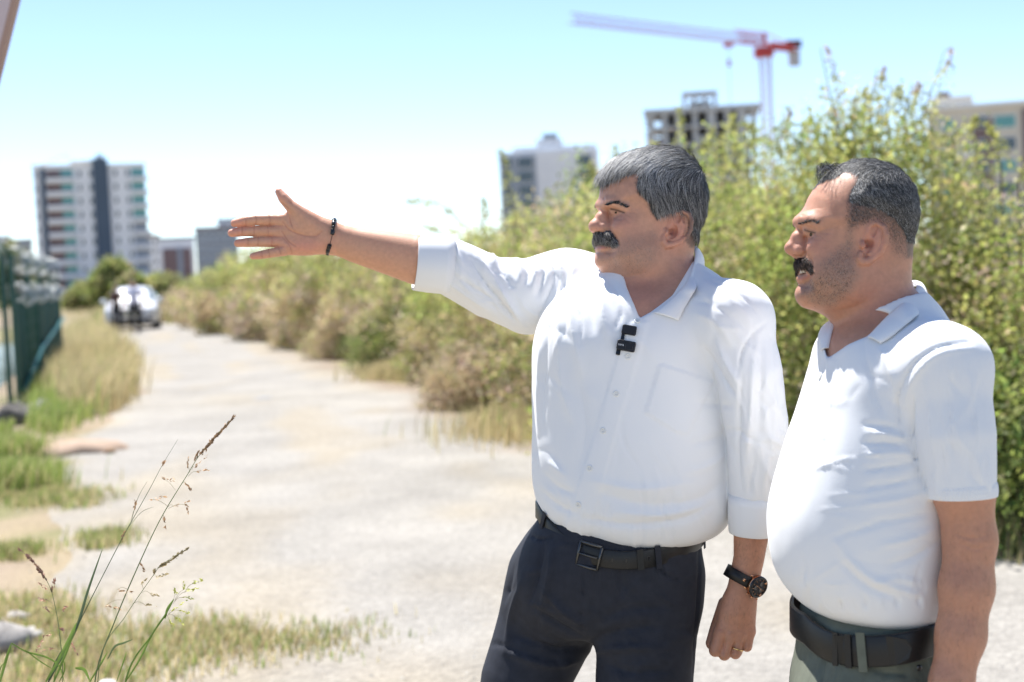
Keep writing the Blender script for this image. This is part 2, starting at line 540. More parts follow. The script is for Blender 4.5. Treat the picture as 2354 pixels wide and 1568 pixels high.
# the pale sandy crossing in the middle distance
sx = G(640, 920)
t2 = np.exp(-(((V[:, 0] - sx[0]) / 2.6) ** 2 + ((V[:, 1] - sx[1]) / 2.2) ** 2))[:, None]
cr = grey * (1 - t) + sand * t
cr = cr * (1 - 0.4 * t2) + np.array([0.33, 0.30, 0.25]) * 0.4 * t2
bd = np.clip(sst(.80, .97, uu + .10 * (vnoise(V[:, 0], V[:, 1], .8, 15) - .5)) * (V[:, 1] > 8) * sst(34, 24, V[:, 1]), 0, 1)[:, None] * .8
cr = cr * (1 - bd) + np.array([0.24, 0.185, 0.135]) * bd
tag(obj('road', npmesh('road', V, F, True, cr), M_ground), kind='structure')

# canal water behind the fence
M_water = mat('canal_water', (0.05, 0.09, 0.08), rough=0.07, spec=0.6, bump=0.25, bscale=3.0, bdist=0.05)
wx = np.array([[-70, 4], [-70, 80], [-4, 80], [-4, 4]], float)
d_ = (FB - FA) / np.linalg.norm(FB - FA); n_ = np.array([-d_[1], d_[0]])
q0 = FA - d_ * 12 + n_ * 0.6; q1 = FA + d_ * 55 + n_ * 0.6; q2 = FA + d_ * 55 + n_ * 19; q3 = FA - d_ * 12 + n_ * 19
V = np.array([[q[0], q[1], -0.85] for q in (q0, q3, q2, q1)])
tag(obj('water', npmesh('water', V, [[0, 3, 2, 1]], False), M_water), kind='structure')

# loose gravel and small stones
def pebbles(name, pts, smin_, smax_, cols_, label):
    n = len(pts)
    base = np.array([[1, 0, 0], [-1, 0, 0], [0, 1, 0], [0, -1, 0], [0, 0, 1], [0, 0, -1.0]])
    fc = np.array([[0, 2, 4], [2, 1, 4], [1, 3, 4], [3, 0, 4], [2, 0, 5], [1, 2, 5], [3, 1, 5], [0, 3, 5]])
    s = rng.uniform(smin_, smax_, (n, 1, 1)) * rng.uniform(0.6, 1.3, (n, 6, 1)) * rng.uniform(0.7, 1.2, (n, 1, 3))
    a = rng.uniform(0, 6.28, n); ca, sa = np.cos(a), np.sin(a)
    B = base[None] * s; B[..., 2] *= 0.6
    R = np.stack([B[..., 0] * ca[:, None] - B[..., 1] * sa[:, None], B[..., 0] * sa[:, None] + B[..., 1] * ca[:, None], B[..., 2]], -1)
    V = (R + pts[:, None]).reshape(-1, 3)
    F = (fc[None] + 6 * np.arange(n)[:, None, None]).reshape(-1, 3)
    c = np.repeat(cols_[rng.integers(0, len(cols_), n)] * rng.uniform(0.75, 1.2, (n, 1)), 6, 0)
    return tag(obj(name, npmesh(name, V, F, False, c), M_stone), label, kind='stuff')
M_stone = mat('stone', (0.4, 0.36, 0.3), rough=0.9, attr=True, var=0.15, vscale=60)
n = 2600
py = rng.uniform(3.5, 16, n); px = rng.uniform(-0.36, 0.4, n) * py
pts = np.stack([px, py, ground_z(px, py) + 0.008], 1)
pebbles('gravel', pts, 0.004, 0.010, np.array([[0.36, 0.34, 0.30], [0.29, 0.27, 0.24], [0.40, 0.37, 0.33], [0.33, 0.28, 0.22]]), 'loose grey and tan gravel strewn over the dirt road')
def boulder(px, py, r, c, label, grp='stones beside the road'):
    p = G(px, py); n = 3
    th = np.linspace(0, math.pi, 9); ph = np.linspace(0, 2 * math.pi, 14, endpoint=False)
    V = []
    for a in th:
        for b in ph:
            k = r * (0.75 + 0.5 * rng.random())
            V.append([p[0] + k * math.sin(a) * math.cos(b) * 1.25, p[1] + k * math.sin(a) * math.sin(b), ground_z(p[0], p[1]) + r * 0.3 + 0.75 * k * math.cos(a)])
    F = [[i * 14 + j, i * 14 + (j + 1) % 14, (i + 1) * 14 + (j + 1) % 14, (i + 1) * 14 + j][::-1] for i in range(8) for j in range(14)]
    me = npmesh('stone', V, F, True, np.tile(c, (len(V), 1)))
    tag(obj('stone', me, M_stone), label, 'stone', grp)
boulder(100, 952, 0.16, (0.28, 0.27, 0.27), 'grey stone lying in weeds at the foot of the green fence')
boulder(28, 975, 0.22, (0.12, 0.11, 0.10), 'dark rock at the canal bank beside the fence post')
boulder(215, 956, 0.05, (0.06, 0.06, 0.06), 'small black stone at the tip of the green verge')
boulder(252, 1045, 0.045, (0.28, 0.18, 0.11), 'brown lump of earth at the left road edge')
boulder(8, 1490, 0.10, (0.30, 0.28, 0.26), 'pale rock in the bottom left corner by the tall grass')
boulder(68, 1470, 0.05, (0.38, 0.36, 0.33), 'small white stone in weeds near the bottom left corner')
boulder(40, 1252 + 180, 0.05, (0.36, 0.33, 0.30), 'whitish stone just above the bottom left rock')
boulder(247, 1582, 0.03, (0.7, 0.68, 0.66), 'tiny white stone at the bottom edge behind grass stalks')

def flat_stone(px, py, rx, ry, h, c, label, name='stone', cat='stone'):
    p = G(px, py); V = []; n = 26; rings = [(1.0, -.02), (.96, .35), (.8, .75), (.5, 1.0), (.0, 1.05)]
    for k, z in rings:
        for j in range(n):
            a = 2 * math.pi * j / n; w_ = k * (1 + .22 * math.sin(3 * a + px) + .12 * math.sin(7 * a))
            V.append([p[0] + rx * w_ * math.cos(a), p[1] + ry * w_ * math.sin(a), ground_z(p[0], p[1]) + h * z * (1 + .15 * math.sin(5 * a) * k)])
    F = [[i * n + j, i * n + (j + 1) % n, (i + 1) * n + (j + 1) % n, (i + 1) * n + j] for i in range(len(rings) - 1) for j in range(n)]
    tag(obj(name, npmesh(name, V, F, True, np.tile(c, (len(V), 1))), M_stone), label, cat)
flat_stone(605, 918, .11, .22, .02, (.22, .22, .22), 'flat grey stone lying in the middle of the dirt road')
flat_stone(165, 1042, .42, .35, .10, (.36, .26, .19), 'low reddish heap of earth at the left road edge', 'earth_heap', 'earth heap')
# ------------------------------------------------------------------ buildings far away
M_white = mat('render_white', (0.78, 0.80, 0.84), rough=0.85, var=0.06, vscale=0.3)
M_grey = mat('render_grey', (0.08, 0.115, 0.165), rough=0.8, var=0.08, vscale=0.3)
M_midgrey = mat('render_midgrey', (0.29, 0.33, 0.39), rough=0.85, var=0.08, vscale=0.3)
M_beige = mat('render_beige', (0.62, 0.57, 0.50), rough=0.85, var=0.06, vscale=0.3)
M_brown = mat('cladding_brown', (0.20, 0.145, 0.15), rough=0.8, var=0.1, vscale=0.3)
M_conc = mat('raw_concrete', (0.46, 0.47, 0.49), rough=0.9, var=0.14, vscale=0.4)
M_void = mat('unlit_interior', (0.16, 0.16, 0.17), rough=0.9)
M_glass = mat('window_glass', (0.05, 0.07, 0.09), rough=0.1, spec=0.7)
M_teal = mat('teal_glass', (0.10, 0.30, 0.30), rough=0.15, spec=0.6)
M_slab = mat('balcony_white', (0.74, 0.76, 0.80), rough=0.8)
class Bld:
    """a building whose front faces the viewer; picture x,y at distance d give its metres"""
    def __init__(s, name, x, d, label, cat='building', group=None, rz=0.0):
        p = W(x, hor(x), d)
        th = math.atan2(-p[0], p[1])
        s.d = p[1]; s.o = empty(name, (p[0], p[1], 0), label, cat, group, th)
        s.x0 = p[0]; s.k = math.cos(th)
    def mx(s, x, y):           # picture -> metres along the front and height
        r = W(x, y, 1.0) - CO
        q = CO + r * (s.d / r[1])
        return (q[0] - s.x0) * s.k, q[2]
    def box(s, name, x0, x1, z0, z1, y0, y1, m, parent=None):
        V, F = box_vf(x0, x1, y0, y1, z0, z1)
        return obj(name, npmesh(name, V, F, False), m, parent or s.o, False)
def window(b, x0, x1, z0, z1, yf, glass=None, parent=None, frame=None):
    f = b.box('window', x0, x1, z0, z1, yf - 0.05, yf + 0.3, frame or M_slab, parent)
    t = 0.12
    g = b.box('pane', x0 + t, x1 - t, z0 + t, z1 - t, yf - 0.11, yf + 0.2, glass or M_glass, f)
    return f
# --- white tower on the left with dark stripes
b = Bld('apartment_tower', 205, 340, 'tall white apartment tower with dark vertical stripes and teal balconies')
xl, zt = b.mx(76, 388); xr, _ = b.mx(334, 392)
def bxx(x): return b.mx(x, 420)[0]
b.box('wall', xl, xr, 0, zt, 0, 16, M_white)
b.box('dark_stripe', bxx(93), bxx(105), 0, zt - 0.4, -0.4, 0, M_grey)
b.box('stair_tower', bxx(214), bxx(250), 0, b.mx(230, 364)[1], -0.8, 9, M_grey)
b.box('roof_box', bxx(166), bxx(213.5), zt, b.mx(190, 366)[1], 3, 10, M_beige)
b.box('parapet', xl - 0.3, bxx(213), zt, zt + 0.5, -0.3, 0.4, M_slab)
b.box('parapet', bxx(251), xr + 0.3, zt, zt + 0.5, -0.3, 0.4, M_slab)
b.box('chimney', bxx(225), bxx(240), b.mx(230, 364)[1], b.mx(230, 352)[1], 2, 4, M_conc)
V, F = tube_vf([(bxx(84), 1, zt), (bxx(160), 4, b.mx(160, 352)[1]), (bxx(166), 4, zt)], 0.22, 5)
obj('roof_brace', npmesh('roof_brace', V, fixtri(F), False), M_beige, b.o, False)
fl = 31.2 * 340 / FD
nf = int(zt / fl) + 1
for i in range(nf):
    z1 = zt - 0.5 - i * fl; z0 = z1 - fl
    if z0 < 1: break
    # left balcony column: dark red back wall, teal glazed half, white slab in front
    b.box('balcony_recess', bxx(107), bxx(141), z0 + 1.2, z1 - 0.25, -0.15, 0, M_brown)
    w_ = b.box('balcony_window', bxx(141), bxx(168), z0 + 1.0, z1 - 0.2, -0.2, 0, M_teal)
    s_ = b.box('balcony', bxx(106), bxx(169), z0, z0 + 1.05, -1.3, -0.21, M_slab)
    b.box('railing', bxx(106), bxx(169), z0 + 1.052, z0 + 1.25, -1.3, -1.2, M_midgrey, s_)
    s_ = b.box('balcony', bxx(302), xr + 0.8, z0, z0 + 0.95, -1.2, -0.21, M_slab)
    b.box('balcony_window', bxx(304), xr - 0.1, z0 + 1.0, z1 - 0.25, -0.2, 0, M_teal if i < 4 else M_midgrey)
    for a in (179, 205, 262, 290):
        window(b, bxx(a), bxx(a + 9), z0 + 1.2, z1 - 0.45, 0)
    window(b, bxx(79), bxx(86), z0 + 1.1, z1 - 0.5, 0)
# --- low blocks beside it
def low_block(name, x0, x1, y, d, m, label, rows, cols, roof=None, glass=None):
    b = Bld(name, (x0 + x1) / 2, d, label, group=None)
    a, zt = b.mx(x0, y); c, _ = b.mx(x1, y)
    b.box('wall', a, c, 0, zt, 0, 14, m)
    b.box('roof', a - 0.4, c + 0.4, zt, zt + 0.7, -0.4, 14.4, roof or M_midgrey)
    f = 3.2
    for i in range(rows):
        for j in range(cols):
            w_ = (c - a) / cols
            xx = a + w_ * (j + 0.25); zz = zt - (i + 1) * f + 0.8
            if zz > 1: window(b, xx, xx + w_ * 0.5, zz, zz + 1.6, 0, glass)
    return b, a, c, zt
low_block('apartment_block', -30, 22, 548, 480, M_white, 'pale block at the left picture edge behind the fence', 5, 5)
low_block('apartment_block', 22, 74, 556, 440, M_midgrey, 'grey low block between the left edge and the striped tower', 5, 4)
low_block('apartment_block', 336, 364, 545, 460, M_white, 'narrow white block touching the striped tower on the right', 5, 2, M_brown)
b, a, c, zt = low_block('apartment_block', 362, 446, 552, 500, M_white, 'white block with a brown panelled front behind the bushes', 0, 0, M_grey)
b.box('panel', a + 1.5, c - 1.2, 1, zt - 3.2, -0.3, 0, M_brown)
b.box('panel', a + (c - a) * 0.52, a + (c - a) * 0.66, 1, zt - 3.0, -0.5, -0.305, M_midgrey)
low_block('apartment_block', 448, 545, 528, 460, M_midgrey, 'grey block with small windows behind the outstretched fingers', 5, 6, M_brown)
low_block('apartment_block', 500, 545, 508, 480, M_white, 'taller pale block rising behind the fingertips', 3, 3, M_grey)
# --- white block in the middle
b = Bld('apartment_block', 1258, 330, 'white apartment block with dark windows above the bushes left of the grey-haired head')
a, zt = b.mx(1146, 352); c, _ = b.mx(1374, 340); zt2 = b.mx(1280, 340)[1]
f = lambda x: b.mx(x, 400)[0]
b.box('wall', a, c, 0, zt, 0, 15, M_white)
b.box('upper_storey', f(1180), f(1374), zt, b.mx(1250, 336)[1], 1, 13, M_white)
b.box('roof_tower', f(1235), f(1296), zt, b.mx(1265, 318)[1], 2, 8, M_white)
b.box('roof_vent', f(1250), f(1285), b.mx(1265, 318)[1], b.mx(1265, 304)[1], 3, 6, M_midgrey)
b.box('grey_wall', f(1150), f(1232), 0, zt - 1.0, -0.4, 0, M_midgrey)
for i in range(9):
    z1 = zt - 1.2 - i * 3.2
    if z1 < 3: break
    window(b, f(1155), f(1178), z1 - 2.3, z1, -0.4)
    window(b, f(1190), f(1226), z1 - 2.6, z1, -0.4, M_glass)
    window(b, f(1327), f(1362), z1 - 2.6, z1, 0)
# --- raw concrete frame under the crane
b = Bld('building_shell', 1612, 262, 'unfinished grey concrete building shell below the crane')
f = lambda x: b.mx(x, 300)[0]
a = f(1490); c = f(1738); zt = b.mx(1612, 246)[1]
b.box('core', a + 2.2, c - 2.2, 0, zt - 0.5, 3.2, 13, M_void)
fh = 3.3
for i in range(9):
    z = zt - i * fh
    if z < 1: break
    b.box('floor_slab', a - (0.8 if i == 0 else 0), c + (0.8 if i == 0 else 0), z - (0.9 if i == 0 else 0.45), z, -0.6, 14, M_conc)
    for k, x in enumerate((1494, 1528, 1562, 1598, 1636, 1672, 1706, 1732)):
        wd = 0.9 if k % 2 else 1.6
        b.box('column', f(x) - wd / 2, f(x) + wd / 2, z - fh, z - 0.95 if i == 0 else z - 0.455, -0.3, 1.2, M_conc)
    if i > 0:
        for k, (x0, x1) in enumerate(((1500, 1522), (1605, 1632), (1678, 1702))):
            b.box('brick_infill', f(x0), f(x1), z - fh, z - fh + 1.3, 0.0, 0.3, M_brown if k != 1 else M_conc)
zz = b.mx(1612, 207)[1]
b.box('roof_slab', f(1570), f(1652), zz - 0.5, zz, 2, 8, M_conc)
for x in (1574, 1598, 1622, 1646):
    b.box('roof_column', f(x) - 0.35, f(x) + 0.35, zt, zz - 0.505, 2.2, 3, M_conc)
b.box('lift_shaft', f(1585), f(1636), zt, zz - 1.6, 4, 7.8, M_beige)
# --- beige building on the right
b = Bld('apartment_block', 2280, 240, 'beige apartment block with teal windows behind bushes at the right edge')
f = lambda x: b.mx(x, 270)[0]
a = f(2128); c = f(2400); zt = b.mx(2250, 246)[1]
b.box('wall', a, c, 0, zt, 0, 14, M_beige)
b.box('roof', a - 0.5, c + 0.3, zt, zt + 0.6, -0.6, 14.4, M_slab)
b.box('penthouse', f(2135), f(2236), zt + 0.605, b.mx(2190, 216)[1], 2, 9, M_beige)
b.box('penthouse', f(2150), f(2182), b.mx(2190, 216)[1], b.mx(2165, 204)[1], 3, 8, M_brown)
b.box('brown_band', f(2236), f(2280), 0, zt - 2.0, -0.3, 0, M_brown)
b.box('dark_band', f(2348), f(2400), 0, zt - 0.8, -0.3, 0, M_brown)
for i in range(6):
    z1 = zt - 1.6 - i * 3.7
    if z1 < 3: break
    window(b, f(2284), f(2334), z1 - 2.2, z1, 0, M_teal if i % 2 == 0 else M_glass)
    window(b, f(2246), f(2270), z1 - 2.0, z1, -0.3)
    window(b, f(2160), f(2190), z1 - 2.0, z1, 0, M_teal)
    b.box('balcony', f(2200), f(2234), z1 - 2.9, z1 - 1.9, -1.2, 0, M_slab)
# --- tower crane
M_red = mat('crane_red', (0.45, 0.05, 0.05), rough=0.5)
M_pale = mat('crane_pale', (0.42, 0.22, 0.24), rough=0.5)
M_dark = mat('dark_steel', (0.05, 0.05, 0.06), rough=0.5)
pt = W(1757, 100, 300)
cr_ = empty('tower_crane', (pt[0], pt[1], 0), 'red tower crane with long pale lattice jib above the concrete shell', 'crane')
def lattice(name, p0, p1, wdt, hgt, nb, r, m, parent, tri=False):
    p0 = np.asarray(p0, float); p1 = np.asarray(p1, float)
    ax = p1 - p0; ax /= np.linalg.norm(ax)
    up = np.array([0, 0, 1.0]) if abs(ax[2]) < 0.8 else np.array([0, 1.0, 0])
    s = np.cross(ax, up); s /= np.linalg.norm(s); up = np.cross(s, ax)
    if tri: cor = [s * wdt / 2, -s * wdt / 2, up * hgt]
    else: cor = [s * wdt / 2 + up * hgt / 2, -s * wdt / 2 + up * hgt / 2, -s * wdt / 2 - up * hgt / 2, s * wdt / 2 - up * hgt / 2]
    parts = []
    for q in cor: parts.append(tube_vf([p0 + q, p1 + q], r, 5, False))
    k = len(cor)
    for i in range(nb):
        a0 = p0 + (p1 - p0) * i / nb; a1 = p0 + (p1 - p0) * (i + 1) / nb
        for j in range(k):
            parts.append(tube_vf([a0 + cor[j], a1 + cor[(j + 1) % k]], r * 0.6, 4, False))
            parts.append(tube_vf([a0 + cor[j], a0 + cor[(j + 1) % k]], r * 0.6, 4, False))
    V, F = join(*parts)
    return obj(name, npmesh(name, V, F, False), m, parent)
lattice('mast', (pt[0], pt[1], 0), (pt[0], pt[1], pt[2] - 2.5), 2.0, 2.0, 26, 0.10, M_pale, cr_)
tip = W(1312, 52, 262)
tip[2] = pt[2] - 0.4
hub = np.array([pt[0], pt[1], pt[2] - 0.4])
dirj = (tip - hub) / np.linalg.norm(tip - hub)
lattice('jib', hub + dirj * 9, tip, 1.4, 1.9, 24, 0.085, M_pale, cr_, True)
lattice('jib_root', hub + dirj * 1.4, hub + dirj * 9, 1.5, 2.0, 4, 0.14, M_red, cr_, True)
back = hub - dirj * 10
lattice('counter_jib', hub - dirj * 1.2, back, 1.9, 1.0, 5, 0.2, M_red, cr_)
def cbox(name, c, sx, sy, sz, m, parent):
    V, F = box_vf(c[0] - sx / 2, c[0] + sx / 2, c[1] - sy / 2, c[1] + sy / 2, c[2] - sz / 2, c[2] + sz / 2)
    return obj(name, npmesh(name, V, F, False), m, parent)
cbox('turntable', hub + [0, 0, -1.4], 3.2, 3.2, 2.0, M_red, cr_)
cbox('cab', hub + dirj * 2.6 + [0, -1.6, -2.0], 1.8, 1.6, 2.1, M_red, cr_)
cbox('counterweight', back + [0, 0, -2.0], 2.2, 1.6, 3.4, M_conc, cr_)
cbox('winch', back + [0, 0, 0.9], 3.2, 1.4, 1.6, M_dark, cr_)
V, F = tube_vf([hub + [0, 0, 0.4], hub + [0, 0, 2.6]], 0.5, 6); obj('apex', npmesh('apex', V, fixtri(F), False), M_red, cr_)
V, F = join(tube_vf([hub + [0, 0, 2.6], back + [0, 0, 0.6]], 0.12, 4, False), tube_vf([hub + [0, 0, 2.6], hub + dirj * 10 + [0, 0, 2.4]], 0.12, 4, False))
obj('tie_rods', npmesh('tie_rods', V, F, False), M_red, cr_)
tr_ = hub + dirj * 12
cbox('trolley', tr_ + [0, 0, -0.8], 2.0, 1.0, 0.8, M_red, cr_)
V, F = tube_vf([tr_ + [0, 0, -1.2], tr_ + [0, 0, -16]], 0.05, 4, False)
obj('hoist_cable', npmesh('hoist_cable', V, F, False), M_dark, cr_)
cbox('hook_block', tr_ + [0, 0, -4.5], 0.8, 0.5, 1.3, M_pale, cr_)

# --- leaning pole at the top left corner
M_pink = mat('pale_pink_paint', (0.62, 0.50, 0.50), rough=0.5, var=0.05)
M_tan = mat('tan_edge', (0.42, 0.27, 0.21), rough=0.6)
d0 = 5.0
pb = empty('leaning_post', W(-40, 330, d0) * [1, 1, 0], 'pale pink slanting post cut off by the top left corner', 'post')
def slab_between(name, A0, A1, B0, B1, dep, m, parent):
    V = []
    for q in (A0, A1, B1, B0):
        V.append(W(*q, d0)); 
    V = np.array(V); bk = V + np.array([0, dep, 0])
    VV = np.concatenate([V, bk])
    F = [[0, 1, 2, 3], [7, 6, 5, 4], [0, 4, 5, 1], [1, 5, 6, 2], [2, 6, 7, 3], [3, 7, 4, 0]]
    return obj(name, npmesh(name, VV, F, False), m, parent)
top = -420
x_at = lambda y: 38 - (y) * 38 / 152.0
ybot = 1900
slab_between('board', (x_at(top) - 150, top), (x_at(ybot) - 150, ybot), (x_at(top) - 13, top), (x_at(ybot) - 13, ybot), 0.05, M_pink, pb)
slab_between('edge_strip', (x_at(top) - 12.6, top), (x_at(ybot) - 12.6, ybot), (x_at(top), top), (x_at(ybot), ybot), 0.04, M_tan, pb)
# ------------------------------------------------------------------ bushes, trees, grass
M_leaf = mat('leaves', (0.15, 0.2, 0.05), rough=0.55, spec=0.35, attr=True, trans=0.55)
M_bark = mat('bark', (0.20, 0.15, 0.11), rough=0.9, var=0.2, vscale=20)
M_blade = mat('grass_blades', (0.3, 0.28, 0.1), rough=0.7, spec=0.2, attr=True, trans=0.45)
def unit(v):
    return v / (np.linalg.norm(v, axis=-1, keepdims=True) + 1e-9)
def leaves_vf(P, size, cols, up=0.6, asp=0.5):
    n = len(P)
    A = unit(rng.normal(size=(n, 3)) + [0, 0, 0.1])
    Nn = unit(rng.normal(size=(n, 3)) + [0, 0, up])
    B = unit(np.cross(A, Nn)); Nn = np.cross(B, A)
    s = (size * rng.uniform(0.6, 1.3, n))[:, None]
    V = np.stack([P - A * s * 0.5, P + B * s * asp * 0.5 + Nn * s * 0.08, P + A * s * 0.5, P - B * s * asp * 0.5 + Nn * s * 0.08], 1).reshape(-1, 3)
    F = (np.arange(n)[:, None] * 4 + np.arange(4)[None])
    return V, F, np.repeat(cols, 4, 0)
PAL = {'g': (0.31, 0.37, 0.10), 'y': (0.50, 0.50, 0.17), 'd': (0.12, 0.17, 0.05), 't': (0.48, 0.38, 0.23), 'p': (0.55, 0.43, 0.34), 'o': (0.31, 0.31, 0.13)}
PAL['s'] = (0.62, 0.52, 0.29); PAL['l'] = (0.30, 0.38, 0.11)
def crown(cx, cy, z0, rx, ry, h, ncl, per, leaf, mix, spread, shell=0.75, dry=0.0):
    th = rng.uniform(0, 2 * math.pi, ncl); cz = rng.uniform(-0.35, 1, ncl)
    rr = np.sqrt(1 - np.clip(cz, 0, 1) ** 2) * (1 - 0.25 * np.clip(-cz, 0, 1))
    k = 1 - shell * rng.random(ncl) ** 2.2 * 0.7
    lump = 0.82 + 0.36 * vnoise(th * 3 + cx, cz * 3 + cy, 1.0, 21)
    c = np.stack([cx + rx * rr * np.cos(th) * k * lump, cy + ry * rr * np.sin(th) * k * lump, z0 + h * (0.28 + 0.72 * cz * k * (0.85 + 0.3 * rng.random(ncl)))], 1)
    c[:, 2] = np.maximum(c[:, 2], z0 + 0.06)
    keys = list(mix); pr = np.array([mix[q] for q in keys], float); pr /= pr.sum()
    pal = np.array([PAL[q] for q in keys])
    cc = pal[rng.choice(len(keys), ncl, p=pr)]
    if dry:      # withered lower half
        lowm = (c[:, 2] - z0 < .6 * h * (.6 + .8 * vnoise(c[:, 0], c[:, 1], .8, 23))) & (rng.random(ncl) < dry)
        cc[lowm] = np.array([PAL['t'], PAL['p'], PAL['s']])[rng.integers(0, 3, lowm.sum())]
    P = np.repeat(c, per, 0) + rng.normal(size=(ncl * per, 3)) * spread * [1, 1, 0.8]
    P[:, 2] = np.maximum(P[:, 2], 0.02)
    L = np.repeat(cc, per, 0) * rng.uniform(0.7, 1.35, (ncl * per, 1)) * rng.uniform(0.9, 1.1, (ncl * per, 3))
    return leaves_vf(P, leaf, L), c
def sprig(p0, p1, leaf, col, n=70, flower=None):
    p0 = np.asarray(p0); p1 = np.asarray(p1)
    t = rng.random(n) ** 0.8
    bend = np.sin(t * 2.2)[:, None] * np.array([0.05, 0.0, 0.0])
    P = p0 + (p1 - p0) * t[:, None] + bend + rng.normal(size=(n, 3)) * 0.045 * (1.15 - t)[:, None]
    c = np.tile(col, (n, 1)) * rng.uniform(0.6, 1.3, (n, 1))
    if flower is not None:
        f = t > 0.75; c[f] = np.array(flower) * rng.uniform(0.7, 1.2, (f.sum(), 1))
    return leaves_vf(P, leaf, c)
def bush(label, cx, cy, rx, ry, h, ncl, per, leaf, mix, spread=0.13, sprigs=(), group='bushes along the right side of the road', name='bush', dry=0.0):
    z = float(ground_z(cx, cy))
    o = empty(name, (cx, cy, z), label, 'bush', group)
    (V, F, c), cl = crown(cx, cy, z, rx, ry, h, ncl, per, leaf, mix, spread, dry=dry)
    parts = [(V, F)]; cs = [c]
    for (a, b_, kind) in sprigs:
        v, f, q = sprig(a, b_, leaf * 0.9, PAL['y'] if kind != 'd' else PAL['o'], 90, PAL['p'] if kind == 'f' else None)
        parts.append((v, f)); cs.append(q)
    VV, FF = join(*parts)
    obj('foliage', npmesh('foliage', VV, FF, False, np.concatenate(cs)), M_leaf, o)
    st = []
    for i in range(12):
        e = cl[rng.integers(len(cl))]
        a0 = np.array([cx + rng.normal() * rx * 0.2, cy + rng.normal() * ry * 0.2, z])
        mid = a0 * 0.5 + e * 0.5 + [0, 0, 0.15 * h]
        st.append(tube_vf(resample([a0, mid, e], 6), np.linspace(0.018, 0.005, 6), 5, False))
    for (a, b_, kind) in sprigs:
        st.append(tube_vf([np.asarray(a) - [0, 0, 0.5], a, b_], [0.008, 0.006, 0.002], 4, False))
    VV, FF = join(*st)
    obj('stems', npmesh('stems', VV, FF, True), M_bark, o)
    return o
fresh = {'y': 5, 'g': 4, 'o': 1.5, 't': 0.9, 'p': 0.7, 'd': 0.8}
mixed = {'y': 5, 'g': 3, 'o': 2, 't': 2.2, 'd': .9, 'p': 0.7}
dryg = {'o': 3, 'y': 3.5, 't': 4, 'g': 1.5, 'p': 1, 'd': .6}
S = lambda x0, y0, x1, y1, d, k='': (W(x0, y0, d), W(x1, y1, d), k)
BUSH = [
 ('leafy bush at the right edge below the beige block', 3.35, 8.2, 1.15, 1.1, 1.8, 620, 62, 0.042, fresh, [S(2300, 380, 2250, 285, 8.3), S(2340, 420, 2353, 372, 8.0)]),
 ('tall bush with flowering shoots behind the head of the man in the polo shirt', 2.28, 9.0, .92, 1.0, 2.42, 760, 66, 0.042, fresh, [S(1925, 300, 1885, 112, 8.8, 'f'), S(2120, 270, 2172, 112, 8.8, 'f'), S(2000, 250, 2015, 158, 8.8, 'f'), S(2080, 270, 2095, 190, 8.8, 'f'), S(2190, 320, 2230, 270, 8.8), S(1960, 270, 1972, 205, 8.8), S(2040, 260, 2048, 200, 8.8)]),
 ('yellow-green bush seen between the two men', 1.72, 10.2, 1.2, 1.1, 2.25, 620, 60, 0.045, fresh, [S(1790, 330, 1800, 255, 10, 'f'), S(1720, 340, 1712, 285, 10), S(1840, 320, 1850, 270, 10)]),
 ('bush directly behind the grey-haired man below the concrete shell', 1.42, 12.1, 1.2, 1.2, 2.3, 560, 58, 0.05, fresh, [S(1560, 370, 1548, 245, 12), S(1660, 350, 1672, 265, 12), S(1500, 380, 1490, 330, 12), S(1610, 360, 1625, 300, 12)]),
 ('bush left of the grey-haired head below the white block', 1.05, 14.3, 1.15, 1.3, 2.42, 520, 58, 0.055, mixed, [S(1390, 430, 1405, 335, 14), S(1180, 470, 1140, 345, 14), S(1350, 430, 1348, 372, 14)]),
 ('bush above the raised sleeve with a thin arching twig', 0.50, 17.2, 1.25, 1.4, 2.25, 500, 56, 0.06, mixed, [S(1080, 530, 1000, 465, 17), S(1000, 468, 925, 462, 17), S(1040, 545, 960, 518, 17), S(1110, 510, 1100, 455, 17)]),
 ('dark green bush right behind the upper arm', -0.1, 20.2, 1.4, 1.4, 2.05, 460, 54, 0.065, mixed, []),
 ('rounded olive bush below the forearm', -1.0, 23.6, 1.5, 1.5, 1.85, 430, 52, 0.075, dryg, []),
 ('olive bush seen just under the wrist', -2.0, 27.6, 1.7, 1.7, 1.95, 400, 50, 0.085, dryg, []),
 ('brownish green bush below the pointing hand', -3.5, 32.5, 2.0, 2.0, 2.2, 400, 50, 0.10, dryg, []),
 ('large bush below the fingertips beside the road bend', -5.3, 38.0, 2.2, 2.2, 2.45, 380, 50, 0.115, mixed, []),
 ('bush farther along the road left of the fingertips', -7.3, 44.0, 2.3, 2.3, 2.5, 360, 48, 0.13, mixed, []),
 ('distant bush beside the parked car', -9.4, 50.5, 2.3, 2.3, 2.1, 320, 48, 0.14, mixed, []),
 ('farthest bush of the row behind the car', -12.0, 60.0, 2.6, 2.6, 1.9, 300, 48, 0.16, dryg, []),
]
for (lab, cx, cy, rx, ry, h, ncl, per, lf, mx_, sp) in BUSH:
    bush(lab, cx, cy, rx, ry, h, int(ncl * 1.5), int(per * 0.72), lf, mx_, 0.065 + lf * 0.7, sp, dry=(.75 if cy > 19 else .35 if cy > 13 else .12))
